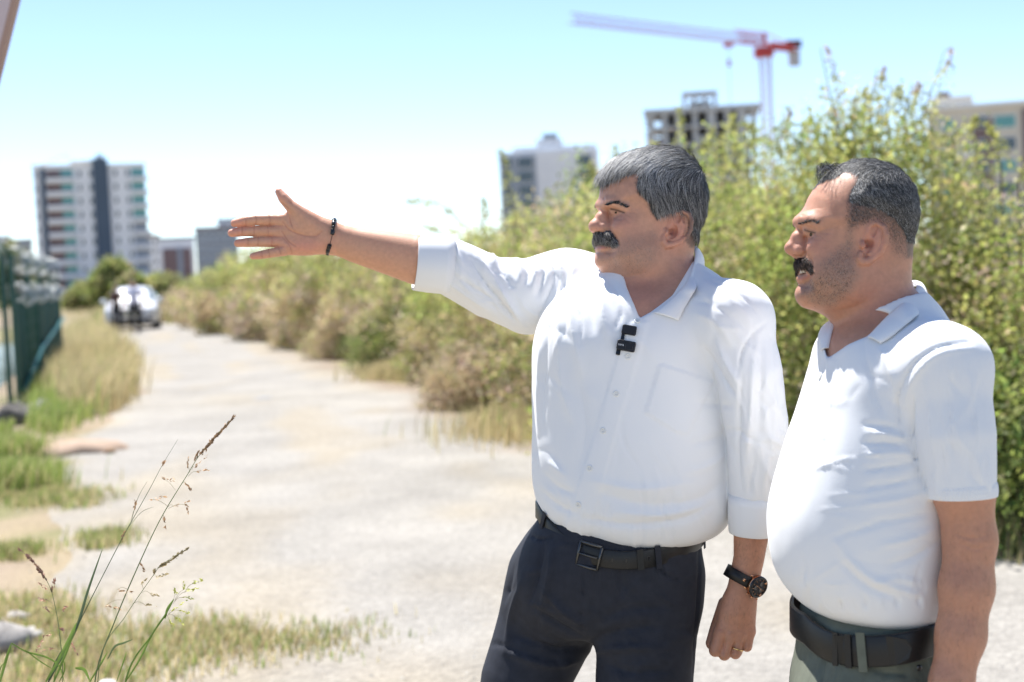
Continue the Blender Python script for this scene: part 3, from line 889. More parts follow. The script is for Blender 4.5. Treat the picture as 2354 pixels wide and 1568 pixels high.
# low growth at the foot of the row
def low_bush(label, px, py, r, h, mix, n=220):
    p = G(px, py)
    bush(label, p[0], p[1], r, r, h, n, 44, 0.05, mix, 0.1, (), 'low plants at the foot of the bushes', 'shrub')
low_bush('dark low shrub at the road edge under the raised sleeve', 905, 850, 0.75, 0.95, {'d': 3, 'g': 3, 'o': 2})
low_bush('dry straw-coloured shrub left of the white shirt', 1165, 905, 0.75, 0.85, {'t': 6, 'p': 2, 'o': 1})
low_bush('low green weed patch at the bush foot', 1010, 870, 0.5, 0.5, {'y': 3, 'o': 3, 't': 2})
low_bush('green shrub low between the two men', 1850, 1130, 0.55, 1.15, {'g': 4, 'y': 3, 'd': 1})
low_bush('dark shrub behind the elbow at the right edge', 2360, 1235, 0.55, 0.9, {'d': 3, 'g': 3, 'o': 2})
low_bush('tan dry shrub below the forearm beside the road', 720, 790, 0.9, 0.8, {'t': 4, 'o': 3, 'y': 1})
low_bush('straw-coloured shrub at the roadside under the middle of the forearm', 800, 822, 0.8, 0.75, {'t': 5, 'p': 2, 'o': 2, 'y': 1})
low_bush('tall dry shrub leaning out of the row below the palm', 640, 776, 1.2, 1.5, {'t': 4, 'p': 2, 'o': 3, 'y': 1})
low_bush('brown withered shrub left of the white shirt hem', 1110, 935, 0.6, 0.6, {'t': 5, 'p': 1, 'o': 1})
low_bush('pale dry shrub farther along the road below the fingertips', 470, 742, 1.3, 1.2, {'t': 4, 'o': 3, 'y': 2})
low_bush('olive shrub bulging from the row under the elbow', 960, 845, 0.7, 1.5, {'o': 3, 'y': 3, 't': 2})
low_bush('dry shrub beside the road bend', 560, 762, 1.1, 0.9, {'t': 4, 'o': 3, 'y': 1})

# trees near the tower
def tree(label, px, d, h, r, mix, n=260, leaf=0.3):
    p = W(px, hor(px), d); p[2] = 0
    o = empty('tree', p, label, 'tree', 'trees before the striped tower')
    tube('trunk', resample([p, p + [0.1, 0, h * 0.4], p + [0, 0, h * 0.75]], 6), np.linspace(h * 0.03, h * 0.012, 6), M_bark, o, 7)
    (V, F, c), cl = crown(p[0], p[1], h * 0.18, r, r, h * 0.8, n, 40, leaf, mix, r * 0.16)
    obj('crown', npmesh('crown', V, F, False, c), M_leaf, o)
tmix = {'d': 1.5, 'o': 4, 'g': 3, 't': .6}
tree('round dark tree in front of the striped tower', 262, 95, 3.3, 1.4, tmix)
tree('small tree between the tower and the car roof', 303, 88, 2.2, 1.0, tmix)
tree('low tree left of the round dark one', 205, 100, 1.7, 1.6, {'o': 4, 't': 1, 'g': 2})
tree('pale olive tree by the brown panelled block', 372, 92, 2.1, 1.5, {'o': 4, 'y': 2})
tree('dark conifer-like tree behind the fence top', 30, 70, 3.9, 0.9, {'d': 4, 'o': 1}, 160, 0.2)
tree('dark narrow tree behind the fence post', 84, 75, 3.4, 0.7, {'d': 4, 'o': 1}, 140, 0.2)

# grass
def blades(name, P, hgt, wid, cols, label, lean=0.35, kind='stuff', wind=(0.15, 0.0)):
    n = len(P)
    a = rng.uniform(0, 2 * math.pi, n)
    h = hgt * rng.uniform(0.5, 1.3, n)
    dv = np.stack([np.cos(a), np.sin(a)], 1) * (lean * h * rng.random(n))[:, None] + np.array(wind) * h[:, None]
    b = rng.uniform(0, 2 * math.pi, n)
    s = np.stack([np.cos(b), np.sin(b), np.zeros(n)], 1) * (wid * rng.uniform(0.6, 1.3, n))[:, None]
    mid = P + np.concatenate([dv * 0.35, (h * 0.6)[:, None]], 1)
    tip = P + np.concatenate([dv, h[:, None]], 1)
    V = np.stack([P - s, P + s, mid + s * 0.7, mid - s * 0.7, tip], 1).reshape(-1, 3)
    k = np.arange(n)[:, None] * 5
    F = [k + np.array([[0, 1, 2, 3]]), k + np.array([[3, 2, 4]])]
    c = np.repeat(cols, 5, 0)
    return tag(obj(name, npmesh(name, V, F, False, c), M_blade), label, kind=kind)
def scatter(poly, n, clump=0.0, ncl=40):
    """random ground points inside a polygon given in picture points"""
    q = np.array([G(*p)[:2] for p in poly])
    lo, hi = q.min(0), q.max(0)
    out = []
    while sum(map(len, out)) < n:
        r = lo + (hi - lo) * rng.random((n * 2, 2))
        if clump:
            cc = lo + (hi - lo) * rng.random((ncl, 2))
            cc = cc[polyd(cc, q) < 0]
            if not len(cc): continue
            w_ = rng.random(len(cc)) ** 2 + 0.05
            k_ = rng.choice(len(cc), n, p=w_ / w_.sum())
            out.append(cc[k_] + rng.normal(size=(n, 2)) * clump * (0.5 + w_[k_])[:, None])
        else:
            out.append(r[polyd(r, q) < 0])
    r = np.concatenate(out)[:n]
    return np.column_stack([r, ground_z(r[:, 0], r[:, 1])])
def scatter_pic(poly, n, clump=8.0, ncl=60):
    """ground points, denser towards the viewer, in loose tufts"""
    q = np.array(poly, float); lo, hi = q.min(0), q.max(0)
    cc = lo + (hi - lo) * rng.random((ncl * 6, 2)); cc = cc[polyd(cc, q) < 0][:ncl]
    w_ = rng.random(len(cc)) + .1
    k_ = rng.choice(len(cc), n, p=w_ / w_.sum())
    r = cc[k_] + rng.normal(size=(n, 2)) * clump * [1.6, .5]
    r = r[r[:, 1] > 690]
    P = np.array([G(x, y) for x, y in r])
    P[:, 2] = ground_z(P[:, 0], P[:, 1])
    return P
def gcol(n, mix):
    keys = list(mix); pr = np.array([mix[k] for k in keys], float); pr /= pr.sum()
    return np.array([PAL[k] for k in keys])[rng.choice(len(keys), n, p=pr)] * rng.uniform(0.7, 1.3, (n, 1))
P = scatter_pic([(150, 715), (225, 710), (240, 770), (285, 835), (298, 900), (240, 945), (150, 950), (120, 900), (152, 830)], 13000, 13, 260)
blades('dry_grass', P, 0.46, 0.010, gcol(len(P), {'s': 9, 't': 2, 'l': 1.2, 'o': .5}), 'tall dry straw grass on the verge between fence and road')
P = scatter_pic([(90, 890), (200, 880), (215, 930), (190, 960), (150, 990), (80, 1000), (60, 950)], 4200, 12, 60)
blades('green_grass', P, 0.24, 0.009, gcol(len(P), {'l': 6, 'g': 3, 's': 1}), 'fresh green grass and weeds at the near end of the verge')
P = scatter([(0, 1000), (70, 1010), (95, 1070), (60, 1140), (0, 1130)], 5000, 0.16, 40)
blades('green_grass', P, 0.22, 0.007, gcol(len(P), {'l': 6, 'g': 3, 's': 2}), 'green weeds at the left picture edge above the brown soil')
P = scatter([(60, 1130), (240, 1135), (250, 1160), (200, 1170), (40, 1165)], 1800, 0.10, 60)
blades('grass_patch', P, 0.07, 0.006, gcol(len(P), {'l': 3, 's': 4, 'o': 3}), 'low olive grass patch across the left road edge')
P = np.concatenate([scatter([(225, 1235), (310, 1235), (310, 1262), (225, 1262)], 900, 0.07, 14), scatter([(0, 1250), (55, 1255), (50, 1290), (0, 1290)], 900, 0.07, 14)])
blades('grass_patch', P, 0.07, 0.005, gcol(len(P), {'l': 3, 's': 3, 'o': 3}), 'two small tufts of short grass on the gravel at left')
P = scatter([(0, 1370), (120, 1360), (260, 1440), (520, 1430), (760, 1480), (760, 1530), (420, 1568), (0, 1620)], 6500, 0.11, 150)
blades('grass_patch', P, 0.055, 0.004, gcol(len(P), {'s': 6, 'l': 3, 'o': 2, 't': 2}), 'short dry grass and weeds along the bottom left corner')
P = scatter([(360, 705), (420, 725), (700, 800), (900, 860), (1220, 985), (1500, 1070), (1500, 1040), (1200, 920), (900, 820), (560, 745)], 22000, 0.4, 260)
blades('dry_grass', P, 0.25, 0.007, gcol(len(P), {'s': 7, 't': 3, 'o': 1.5, 'l': .6}), 'dry grass along the foot of the roadside bushes')
P = scatter([(1780, 1160), (2400, 1300), (2400, 1230), (1800, 1100)], 4000, 0.2, 60)
blades('dry_grass', P, 0.16, 0.006, gcol(len(P), {'s': 4, 't': 3, 'o': 3, 'l': 1}), 'dry grass at the foot of the bushes behind the men')
P = np.stack([rng.uniform(-45, 12, 16000), rng.uniform(56, 130, 16000), np.zeros(16000)], 1)
P[:, 0] -= (P[:, 1] - 56) * 0.2
keep = (canal_side(P[:, 0], P[:, 1]) < 0.5)
blades('dry_grass', P[keep], 0.8, 0.05, gcol(keep.sum(), {'s': 5, 't': 2, 'o': 4, 'g': 2}), 'dry meadow far behind the car')
# ------------------------------------------------------------------ fence with razor wire
M_fence = mat('fence_green', (0.012, 0.075, 0.05), rough=0.45, spec=0.5)
M_wire = mat('razor_steel', (0.55, 0.55, 0.54), rough=0.4, metal=0.7)
def fence_run(A, B, label, top=1.5, post_top=2.05, sp=2.5, mesh_gap=0.05):
    A = np.array([*A, float(ground_z(*A))]); B = np.array([*B, float(ground_z(*B))])
    L = np.linalg.norm(B - A); d = (B - A) / L
    o = empty('mesh_fence', A, label, 'fence')
    n = max(1, int(round(L / sp)))
    for i in range(n + 1):
        p = A + d * L * i / n
        V, F = box_vf(p[0] - 0.03, p[0] + 0.03, p[1] - 0.03, p[1] + 0.03, p[2] - 0.1, p[2] + post_top)
        q = obj('post', npmesh('post', V, F, False), M_fence, o)
        V, F = tube_vf([p + [0, 0, post_top - 0.02], p + [-0.12, -0.05, post_top + 0.18]], 0.02, 6)
        obj('arm', npmesh('arm', V, fixtri(F), True), M_fence, q)
    for i in range(n):
        p0 = A + d * (L * i / n + 0.03); p1 = A + d * (L * (i + 1) / n - 0.03)
        parts = []
        k = int(np.linalg.norm(p1 - p0) / mesh_gap)
        for j in range(k + 1):
            p = p0 + (p1 - p0) * j / k
            parts.append(tube_vf([p + [0, 0, 0.05], p + [0, 0, top]], 0.0035, 4, False))
        for z in np.arange(0.06, top + 0.01, 0.2):
            parts.append(tube_vf([p0 + [0, 0, z], p1 + [0, 0, z]], 0.0045, 4, False))
        V, F = join(*parts)
        tag(obj('mesh_panel', npmesh('mesh_panel', V, F, False), M_fence, o), kind='stuff')
    # straining wires above the panel
    for z in (1.72, 1.9):
        tube('straining_wire', [A + [0, 0, z], B + [0, 0, z]], 0.004, M_fence, o, 4)
    return A, B, L, d, o
def razor_coil(A, d, L, z, r, label, pitch=0.28):
    o = empty('razor_wire', A, label, 'razor wire', 'coils of razor wire on the fence')
    n = int(L / pitch * 14)
    t = np.arange(n) / 14.0
    side = np.array([d[1], -d[0], 0])
    sag = 0.05 * np.sin(t * 0.6)
    P = A + d * (t * pitch)[:, None] + side * (r * np.cos(t * 2 * math.pi))[:, None] + np.array([0, 0, 1.0]) * (z + sag + r * np.sin(t * 2 * math.pi))[:, None]
    V, F = tube_vf(P, 0.0035, 4, False)
    # flat barbs
    k = np.arange(0, n, 5)
    b = P[k]; e = unit(rng.normal(size=(len(k), 3))) * 0.03; e2 = unit(rng.normal(size=(len(k), 3))) * 0.01
    BV = np.stack([b - e, b + e2, b + e, b - e2], 1).reshape(-1, 3)
    BF = np.arange(len(k) * 4).reshape(-1, 4)
    obj('coil', npmesh('coil', V, F, True), M_wire, o)
    tag(obj('barbs', npmesh('barbs', BV, BF, False), M_wire, o), kind='stuff')
FC = FA + np.array([-8.5, 0.6])
A_, B_, L_, D_, fo = fence_run(FA, FB, 'dark green mesh fence running away along the canal bank')
fb_ = G(143, 835); fa_ = G(50, 925)
sd_ = np.array([D_[1], -D_[0], 0]) * .08
V, F = tube_vf([np.array([*FA, 0.2]) + sd_, A_ + D_ * 4 + [0, 0, 0.6] + sd_, B_ + [0, 0, .95] + sd_], 0.03, 6)
obj('brace', npmesh('brace', V, fixtri(F), True), mat('fence_teal', (0.02, 0.16, 0.15), rough=0.5), fo)
A2, B2, L2, D2, _ = fence_run(FA + np.array([-0.12, 0.0]), FC, 'see-through green mesh fence at the left edge before the water', mesh_gap=0.06)
razor_coil(A_, D_, L_, 1.98, 0.15, 'upper razor wire coil along the receding green fence')
razor_coil(A_, D_, L_, 1.5, 0.13, 'lower razor wire coil along the receding green fence')
razor_coil(A2, D2, L2, 1.98, 0.15, 'upper razor wire coil at the left picture edge')
razor_coil(A2, D2, L2, 1.48, 0.13, 'lower razor wire coil at the left picture edge')
# green shade cloth strips tied on the receding fence
M_net = mat('shade_net', (0.012, 0.07, 0.05), rough=0.85)
for (u0, u1) in ((0.02, 0.16), (0.42, 0.98)):
    p0 = A_ + D_ * L_ * u0; p1 = A_ + D_ * L_ * u1
    off = np.array([D_[1], -D_[0], 0]) * 0.012
    n = 30
    V = []
    for i in range(n):
        p = p0 + (p1 - p0) * i / (n - 1) + off * (1 + 0.8 * math.sin(i * 1.7))
        V += [p + [0, 0, 0.1 + 0.06 * rng.random()], p + [0, 0, 1.45]]
    V = np.array(V); VV = np.concatenate([V, V + off * 0.3])
    F = [[2 * i, 2 * i + 2, 2 * i + 3, 2 * i + 1] for i in range(n - 1)]
    F += [[q + 2 * n for q in f[::-1]] for f in F]
    obj('shade_net', npmesh('shade_net', VV, F, True), M_net, fo)

# ------------------------------------------------------------------ car
M_car = mat('car_paint', (0.62, 0.63, 0.66), rough=0.33, spec=0.4, coat=0.2)
M_black = mat('black_plastic', (0.02, 0.02, 0.022), rough=0.5)
M_tyre = mat('tyre_rubber', (0.02, 0.02, 0.02), rough=0.85)
M_lamp = mat('lamp_glass', (0.75, 0.78, 0.72), rough=0.08, spec=0.9, metal=0.5)
M_chrome = mat('chrome', (0.8, 0.8, 0.8), rough=0.12, metal=1.0)
M_cglass = mat('car_glass', (0.06, 0.12, 0.15), rough=0.04, spec=0.3)
M_plate = mat('plate_white', (0.8, 0.8, 0.8), rough=0.5)
cp = G(302, 760)
car = empty('parked_car', (cp[0], cp[1], 0), 'silver car facing the viewer far down the dirt road', 'car', rz=math.radians(12))
ST = [  # distance from nose, bottom z, half widths and heights up the side, roof height
 (-0.02, [(0.45, .30), (.62, .32), (.68, .45), (.70, .58), (.68, .66), (.58, .70), (.42, .72), (.2, .73), (0, .735)]),
 (0.10, [(0.60, .22), (.80, .28), (.84, .46), (.85, .62), (.83, .72), (.72, .79), (.5, .82), (.25, .835), (0, .84)]),
 (0.45, [(0.70, .20), (.88, .28), (.91, .5), (.91, .68), (.89, .80), (.78, .88), (.5, .92), (.25, .935), (0, .94)]),
 (1.05, [(0.72, .20), (.89, .28), (.92, .5), (.92, .70), (.90, .88), (.80, .96), (.52, 1.0), (.26, 1.02), (0, 1.03)]),
 (1.20, [(0.72, .20), (.89, .28), (.92, .5), (.92, .70), (.90, .90), (.84, .98), (.72, 1.03), (.35, 1.07), (0, 1.08)]),
 (1.95, [(0.72, .20), (.89, .28), (.92, .5), (.92, .72), (.90, .93), (.82, 1.10), (.66, 1.42), (.35, 1.50), (0, 1.51)]),
 (2.7, [(0.72, .20), (.89, .28), (.92, .5), (.92, .72), (.90, .94), (.82, 1.12), (.66, 1.45), (.35, 1.535), (0, 1.54)]),
 (3.5, [(0.72, .20), (.89, .28), (.92, .5), (.92, .73), (.90, .95), (.82, 1.10), (.64, 1.40), (.35, 1.47), (0, 1.48)]),
 (4.2, [(0.72, .22), (.86, .3), (.89, .5), (.89, .73), (.87, .95), (.78, 1.02), (.62, 1.06), (.35, 1.08), (0, 1.09)]),
 (4.45, [(0.6, .30), (.72, .36), (.76, .5), (.76, .70), (.74, .88), (.66, .95), (.5, .97), (.3, .98), (0, .985)])]
rows = []
for y, s in ST:
    full = [(-a, z) for a, z in s] + [(a, z) for a, z in s[::-1][1:]]
    rows.append([(a, y, z) for a, z in full])
rows = np.array(rows); ns, nk = rows.shape[:2]
fine = resample(rows.reshape(ns, -1), 60).reshape(60, nk, 3)
fine = np.transpose(resample(np.transpose(fine, (1, 0, 2)).reshape(nk, -1), 49).reshape(49, 60, 3), (1, 0, 2))
ns, nk = fine.shape[:2]
I = np.arange(ns * nk).reshape(ns, nk)
F = [np.stack([I[:-1, :-1], I[:-1, 1:], I[1:, 1:], I[1:, :-1]], -1).reshape(-1, 4)]
V = fine.reshape(-1, 3)
V = np.concatenate([V, [[0, 0.0, 0.5], [0, 4.44, 0.6], [0, 2, 0.2]]]); c0 = ns * nk
F.append(np.array([[c0, I[0, j + 1], I[0, j]] for j in range(nk - 1)] + [[c0 + 1, I[-1, j], I[-1, j + 1]] for j in range(nk - 1)] + [[c0 + 2, I[i, 0], I[i + 1, 0]] for i in range(ns - 1)] + [[c0 + 2, I[i + 1, -1], I[i, -1]] for i in range(ns - 1)]))
body = obj('body', npmesh('body', V, F, True), M_car, car, False)
def cquad(name, pts, m, parent=car, th=0.012):
    P = np.array(pts, float); c = np.cross(P[1] - P[0], P[2] - P[0]); c /= np.linalg.norm(c)
    V = np.concatenate([P + c * th, P - c * th]); n = len(P)
    F = [list(range(n)), list(range(2 * n - 1, n - 1, -1))]
    S_ = [[i, i + n, (i + 1) % n + n, (i + 1) % n] for i in range(n)]
    return obj(name, npmesh(name, V, [np.array(F), np.array(S_)], False), m, parent, False)
def cbx(name, x0, x1, y0, y1, z0, z1, m, parent=car):
    V, F = box_vf(x0, x1, y0, y1, z0, z1)
    return obj(name, npmesh(name, V, F, False), m, parent, False)
cquad('windscreen', [(-.76, 1.22, 1.045), (.76, 1.22, 1.045), (.62, 1.88, 1.455), (-.62, 1.88, 1.455)], M_cglass)
for s in (-1, 1):
    cquad('side_window', [(s * .885, 1.5, 1.02), (s * .905, 3.5, 1.02), (s * .70, 3.3, 1.38), (s * .70, 2.0, 1.40)], M_cglass)
    hl = cquad('headlight', [(s * .46, -.0, .60), (s * .80, .10, .60), (s * .84, .16, .74), (s * .50, .03, .71)], M_lamp, th=0.03)
    V, F = lathe_vf((s * .64, 0.0, .665), (0, -1, 0), [(-0.02, 0.06), (0.035, 0.06), (0.045, 0.03), (0.045, 0.0)], 12)
    obj('bulb', npmesh('bulb', V, F, True), M_chrome, hl, False)
    cquad('fog_lamp', [(s * .56, -.05, .34), (s * .74, .0, .34), (s * .74, .0, .44), (s * .56, -.05, .44)], M_black, th=0.03)
    V, F = lathe_vf((s * 1.0, 1.35, 1.05), (s, 0.1, 0), [(-0.12, 0.02), (-0.08, 0.07), (0.0, 0.09), (0.08, 0.075), (0.11, 0.0)], 12)
    obj('mirror', npmesh('mirror', V, F, True), M_car, car, False)
    for y in (0.85, 3.55):
        wh = empty('wheel', (0, 0, 0)); wh.parent = car
        V, F = lathe_vf((s * .80, y, 0.32), (s, 0, 0), [(-0.12, 0.2), (-0.11, .30), (-0.06, .325), (0.06, .325), (0.11, .30), (0.115, 0.21)], 24)
        obj('tyre', npmesh('tyre', V, F, True), M_tyre, wh, False)
        V, F = lathe_vf((s * .80, y, 0.32), (s, 0, 0), [(0.05, 0.21), (0.10, 0.20), (0.085, 0.12), (0.10, 0.05), (0.10, 0.0)], 10)
        obj('rim', npmesh('rim', V, F, False), M_chrome, wh, False)
gr_ = cbx('grille', -.42, .42, -0.06, 0.02, .52, .70, M_black)
for z in (.555, .61, .665): cbx('grille_bar', -.40, .40, -0.075, -0.061, z - .012, z + .012, M_chrome, gr_)
V, F = lathe_vf((0, -0.06, .64), (0, -1, 0), [(0, 0.06), (0.025, 0.055), (0.03, 0.0)], 14)
obj('badge', npmesh('badge', V, F, True), M_chrome, car, False)
cbx('lower_grille', -.5, .5, -0.07, 0.02, .26, .40, M_black)
cbx('number_plate', -.26, .26, -0.085, -0.071, .425, .515, M_plate)
cbx('bumper_strip', -.80, .80, -0.0, 0.3, .18, .25, M_black)
for s in (-1, 1): cquad('wiper', [(s * .05 - .3, 1.22, 1.075), (s * .05 + .3, 1.25, 1.085), (s * .05 + .3, 1.27, 1.105), (s * .05 - .3, 1.24, 1.095)], M_black, th=0.006)
for s in (-1, 1): cquad('tail_light', [(s * .5, 4.45, .75), (s * .78, 4.36, .75), (s * .78, 4.36, .9), (s * .5, 4.45, .9)], M_red, th=0.02)
# ------------------------------------------------------------------ the two men: bodies and clothes
K = 2400 / 2353.0
D1, D2 = 2.75, 2.28                       # distances of the two men
def zf(ox, oy, fac):
    return lambda x, y: ((ox + x / fac) / K, (oy + y / fac) / K)
Z1 = zf(1330, 310, 3.92); Z2 = zf(1800, 340, 3.92); ZH = zf(500, 400, 3.923); ZL = zf(1640, 1100, 3.408)
f32 = np.float32
def unit(v):
    return v / (np.linalg.norm(v, axis=-1, keepdims=True) + 1e-9)
def box_of(pts, pad):
    p = np.array(pts); return p.min(0) - pad, p.max(0) + pad

# ---------- man in the dress shirt
torso1 = Loft([(600, 1420, 1590, .066), (650, 1335, 1655, .088), (700, 1262, 1705, .128), (780, 1226, 1712, .155), (880, 1222, 1704, .162), (980, 1223, 1694, .17),
               (1080, 1222, 1690, .176), (1140, 1230, 1688, .176), (1190, 1250, 1674, .17), (1225, 1292, 1640, .155), (1248, 1350, 1570, .13)], D1)
SR1 = C(1300, 664, D1 + .13); SL1 = C(1686, 738, D1 - .13); NB1 = C(1515, 665, D1 + .03)
def shirt1(P):
    d = torso1(P)
    d = smin(d, rc(P, NB1, SR1, .062, .074), .04)
    d = smin(d, rc(P, NB1, SL1, .060, .068), .04)
    slv = chain(P, [SR1, C(1215, 682, D1 + .13), C(1130, 662, D1 + .12), C(1036, 614, D1 + .10), C(1005, 607, D1 + .095)], [.076, .077, .063, .0575, .0555])
    slv = smax(slv, (P - C(1005, 607, D1 + .095).astype(f32)) @ unit(C(1036, 614, D1 + .10) - C(1130, 662, D1 + .12)).astype(f32), .006)
    d = smin(d, slv, .03)
    arm = chain(P, [SL1, C(1722, 860, D1 - .15), C(1741, 1005, D1 - .14), C(1734, 1142, D1 - .12)], [.067, .061, .0565, .046])
    arm = smax(arm, C(1734, 1152, D1 - .12)[1] - P[:, 1], .006)
    d = smin(d, arm, np.clip(.012 + (P[:, 1] - C(1700, 850, D1)[1]) * .22, .009, .035))
    # neck opening
    d = smax(d, -rc(P, C(1500, 560, D1 + .01), C(1508, 640, D1 - .0), .074, .070), .008)
    q = np.stack([CX + FD * P[:, 0] / P[:, 2], CY - FD * P[:, 1] / P[:, 2]], 1)
    v = polyd(q, [(1425, 600), (1440, 660), (1470, 731), (1497, 716), (1545, 680), (1592, 600)]) / FD * D1
    v = np.maximum(v, P[:, 2] - (D1 + .03))
    return smax(d, -v, .004)
def core1(P):
    return smin(smin(torso1(P) + .007, rc(P, NB1, SR1, .055, .055), .04), rc(P, NB1, SL1, .053, .055), .04)
pel1 = Loft([(1165, 1262, 1600, .135, .0), (1200, 1232, 1608, .146, .0), (1260, 1196, 1610, .152, .0), (1330, 1172, 1606, .15, 0), (1400, 1180, 1598, .14, 0), (1450, 1220, 1580, .12, 0)], D1, 2.2)
def trousers1(P):
    d = pel1(P)
    rl = chain(P, [C(1296, 1340, D1 + .05), C(1204, 1568, D1 + .01), C(1150, 1790, D1 - .02), C(1120, 2330, D1 + .04)], [.108, .084, .07, .052])
    ll = chain(P, [C(1492, 1340, D1 - .05), C(1480, 1568, D1 - .08), C(1478, 1800, D1 - .08), C(1480, 2360, D1 - .05)], [.100, .091, .072, .054])
    return smin(d, smin(rl, ll, .012), .035)
hd1 = D1 + .06
def hz(x, y, dz=0.0): return C(*ZH(x, y), hd1 + dz)
pxm = FD / hd1 * K * 3.923
def rarm1(P):
    R = lambda *a: [v / pxm for v in a]
    fi = chain(P, [hz(560, 452), hz(395, 453, -.003), hz(300, 463, -.004), hz(196, 485, -.001)], R(54, 51, 47, 37))
    fm = chain(P, [hz(560, 557, .002), hz(375, 557, .001), hz(265, 562, 0), hz(168, 575, .003)], R(52, 49, 46, 37))
    fr = chain(P, [hz(565, 655, .002), hz(410, 656, .0), hz(315, 661, -.002), hz(225, 669, .002)], R(50, 47, 44, 36))
    fp = chain(P, [hz(640, 742, .0), hz(510, 763, -.003), hz(440, 776, -.005), hz(364, 788, -.003)], R(46, 42, 39, 31))
    fing = smin(smin(smin(fi, fm, .0012), fr, .0012), fp, .0012)
    palm = None
    for (a, b, ra, rb) in (((1060, 545), (600, 458), 78, 56), ((1060, 600), (590, 557), 80, 56), ((1055, 660), (600, 655), 80, 54), ((1050, 690), (660, 735), 66, 46)):
        e = rc(P, hz(*a, .006), hz(*b, .003), ra / pxm, rb / pxm)
        palm = e if palm is None else smin(palm, e, .010)
    palm = smin(palm, ell(P, hz(835, 510, -.004), (.034, .023, .017)), .012)
    palm = smin(palm, ell(P, hz(850, 680, -.002), (.042, .020, .015)), .012)
    th = chain(P, [hz(970, 505, 0), hz(805, 402, -.008), hz(705, 322, -.011), hz(645, 255, -.011), hz(603, 196, -.008)], R(78, 70, 55, 50, 36))
    palm = smin(palm, th, .012)
    palm = smin(palm, rc(P, hz(830, 430), hz(650, 445), 52 / pxm, 42 / pxm), .012)
    d = smin(palm, fing, .004)
    fa = smin(chain(P, [hz(1060, 562, .004), hz(1300, 640, .01), hz(1860, 775, .02), hz(2300, 880, .03)], R(88, 118, 190, 150)),
              chain(P, [hz(1050, 655, .004), hz(1300, 735, .01), hz(1860, 865, .02), hz(2300, 980, .03)], R(84, 112, 185, 150)), .02)
    return smin(d, fa, .018)
ld1 = D1 - .11
def lz(x, y, dz=0.0): return C(*ZL(x, y), ld1 + dz)
pxl = FD / ld1 * K * 3.408
def larm1(P):
    R = lambda *a: [v / pxl for v in a]
    d = smin(chain(P, [lz(375, 420, -.005), lz(365, 700), lz(310, 930), lz(250, 1130)], R(105, 92, 84, 84)),
             chain(P, [lz(465, 420, -.005), lz(425, 700), lz(385, 930), lz(350, 1130)], R(105, 90, 80, 84)), .02)
    kn = [(168, 1312, -.004), (245, 1338, -.007), (326, 1330, -.005), (398, 1296, 0)]
    st = [(265, 1050), (300, 1050), (335, 1050), (370, 1050)]
    for (a, b, rr) in zip(st, kn, (58, 58, 54, 48)):
        d = smin(d, rc(P, lz(*a, .004), lz(*b), 80 / pxl, rr / pxl), .010)
    fi = chain(P, [lz(168, 1312, -.004), lz(124, 1448, -.008), lz(150, 1430, .018), lz(190, 1370, .026)], R(56, 52, 46, 40))
    fm = chain(P, [lz(245, 1338, -.006), lz(196, 1482, -.009), lz(215, 1468, .018), lz(250, 1400, .026)], R(53, 48, 44, 40))
    fr = chain(P, [lz(326, 1330, -.005), lz(284, 1474, -.007), lz(300, 1460, .018), lz(320, 1390, .026)], R(50, 45, 42, 38))
    fp = chain(P, [lz(398, 1296, 0), lz(378, 1420, -.003), lz(385, 1410, .018), lz(390, 1350, .024)], R(45, 40, 37, 34))
    f = smin(smin(smin(fi, fm, .0015), fr, .0015), fp, .0015)
    d = smin(d, f, .005)
    th = chain(P, [lz(210, 1080, .028), lz(130, 1270, .030), lz(88, 1390, .014), lz(84, 1402, .010)], R(66, 50, 42, 34))
    return smin(d, th, .008)
# ---------- man in the polo shirt
torso2 = Loft([(690, 2000, 2112, .064), (730, 1935, 2150, .086), (780, 1884, 2188, .128), (850, 1866, 2210, .165), (950, 1836, 2205, .175), (1050, 1802, 2195, .185),
               (1150, 1776, 2186, .19), (1220, 1771, 2180, .19), (1300, 1783, 2172, .185), (1350, 1808, 2166, .178), (1392, 1850, 2158, .165), (1415, 1905, 2130, .14)], D2)
SL2 = C(2166, 856, D2 - .155); SR2 = C(2120, 850, D2 + .17); NB2 = C(2060, 758, D2 + .0)
def polo2(P):
    d = torso2(P)
    d = smin(d, rc(P, NB2, SL2, .056, .068), .035)
    d = smin(d, rc(P, NB2, SR2, .065, .068), .04)
    arm = chain(P, [SL2, C(2196, 1000, D2 - .185), C(2211, 1142, D2 - .19)], [.066, .058, .0485])
    arm = smax(arm, C(2211, 1140, D2 - .19)[1] - P[:, 1] + .12 * (P[:, 0] - C(2211, 1140, D2 - .19)[0]), .004)
    near = P[:, 1] - C(2100, 960, D2)[1]
    k = np.clip(.010 + near * .25, .008, .035)
    d = smin(d, arm, k)
    d = smin(d, smax(chain(P, [SR2, C(2130, 1000, D2 + .20), C(2140, 1142, D2 + .20)], [.066, .060, .052]), C(2140, 1140, D2 + .2)[1] - P[:, 1], .004), .015)
    d = smax(d, -rc(P, C(2010, 610, D2), C(2030, 728, D2), .066, .066), .008)
    q = np.stack([CX + FD * P[:, 0] / P[:, 2], CY - FD * P[:, 1] / P[:, 2]], 1)
    v = polyd(q, [(1860, 700), (1888, 770), (1902, 824), (1950, 792), (1992, 774), (2050, 720)]) / FD * D2
    v = np.maximum(v, P[:, 2] - (D2 + .02))
    return smax(d, -v, .004)
def core2(P):
    return smin(smin(torso2(P) + .007, rc(P, NB2, SL2, .049, .055), .035), rc(P, NB2, SR2, .056, .055), .04)
pel2 = Loft([(1388, 1850, 2148, .155), (1440, 1842, 2154, .16), (1500, 1838, 2160, .165), (1580, 1822, 2166, .17), (1680, 1825, 2165, .155), (1740, 1850, 2130, .13)], D2, 2.3)
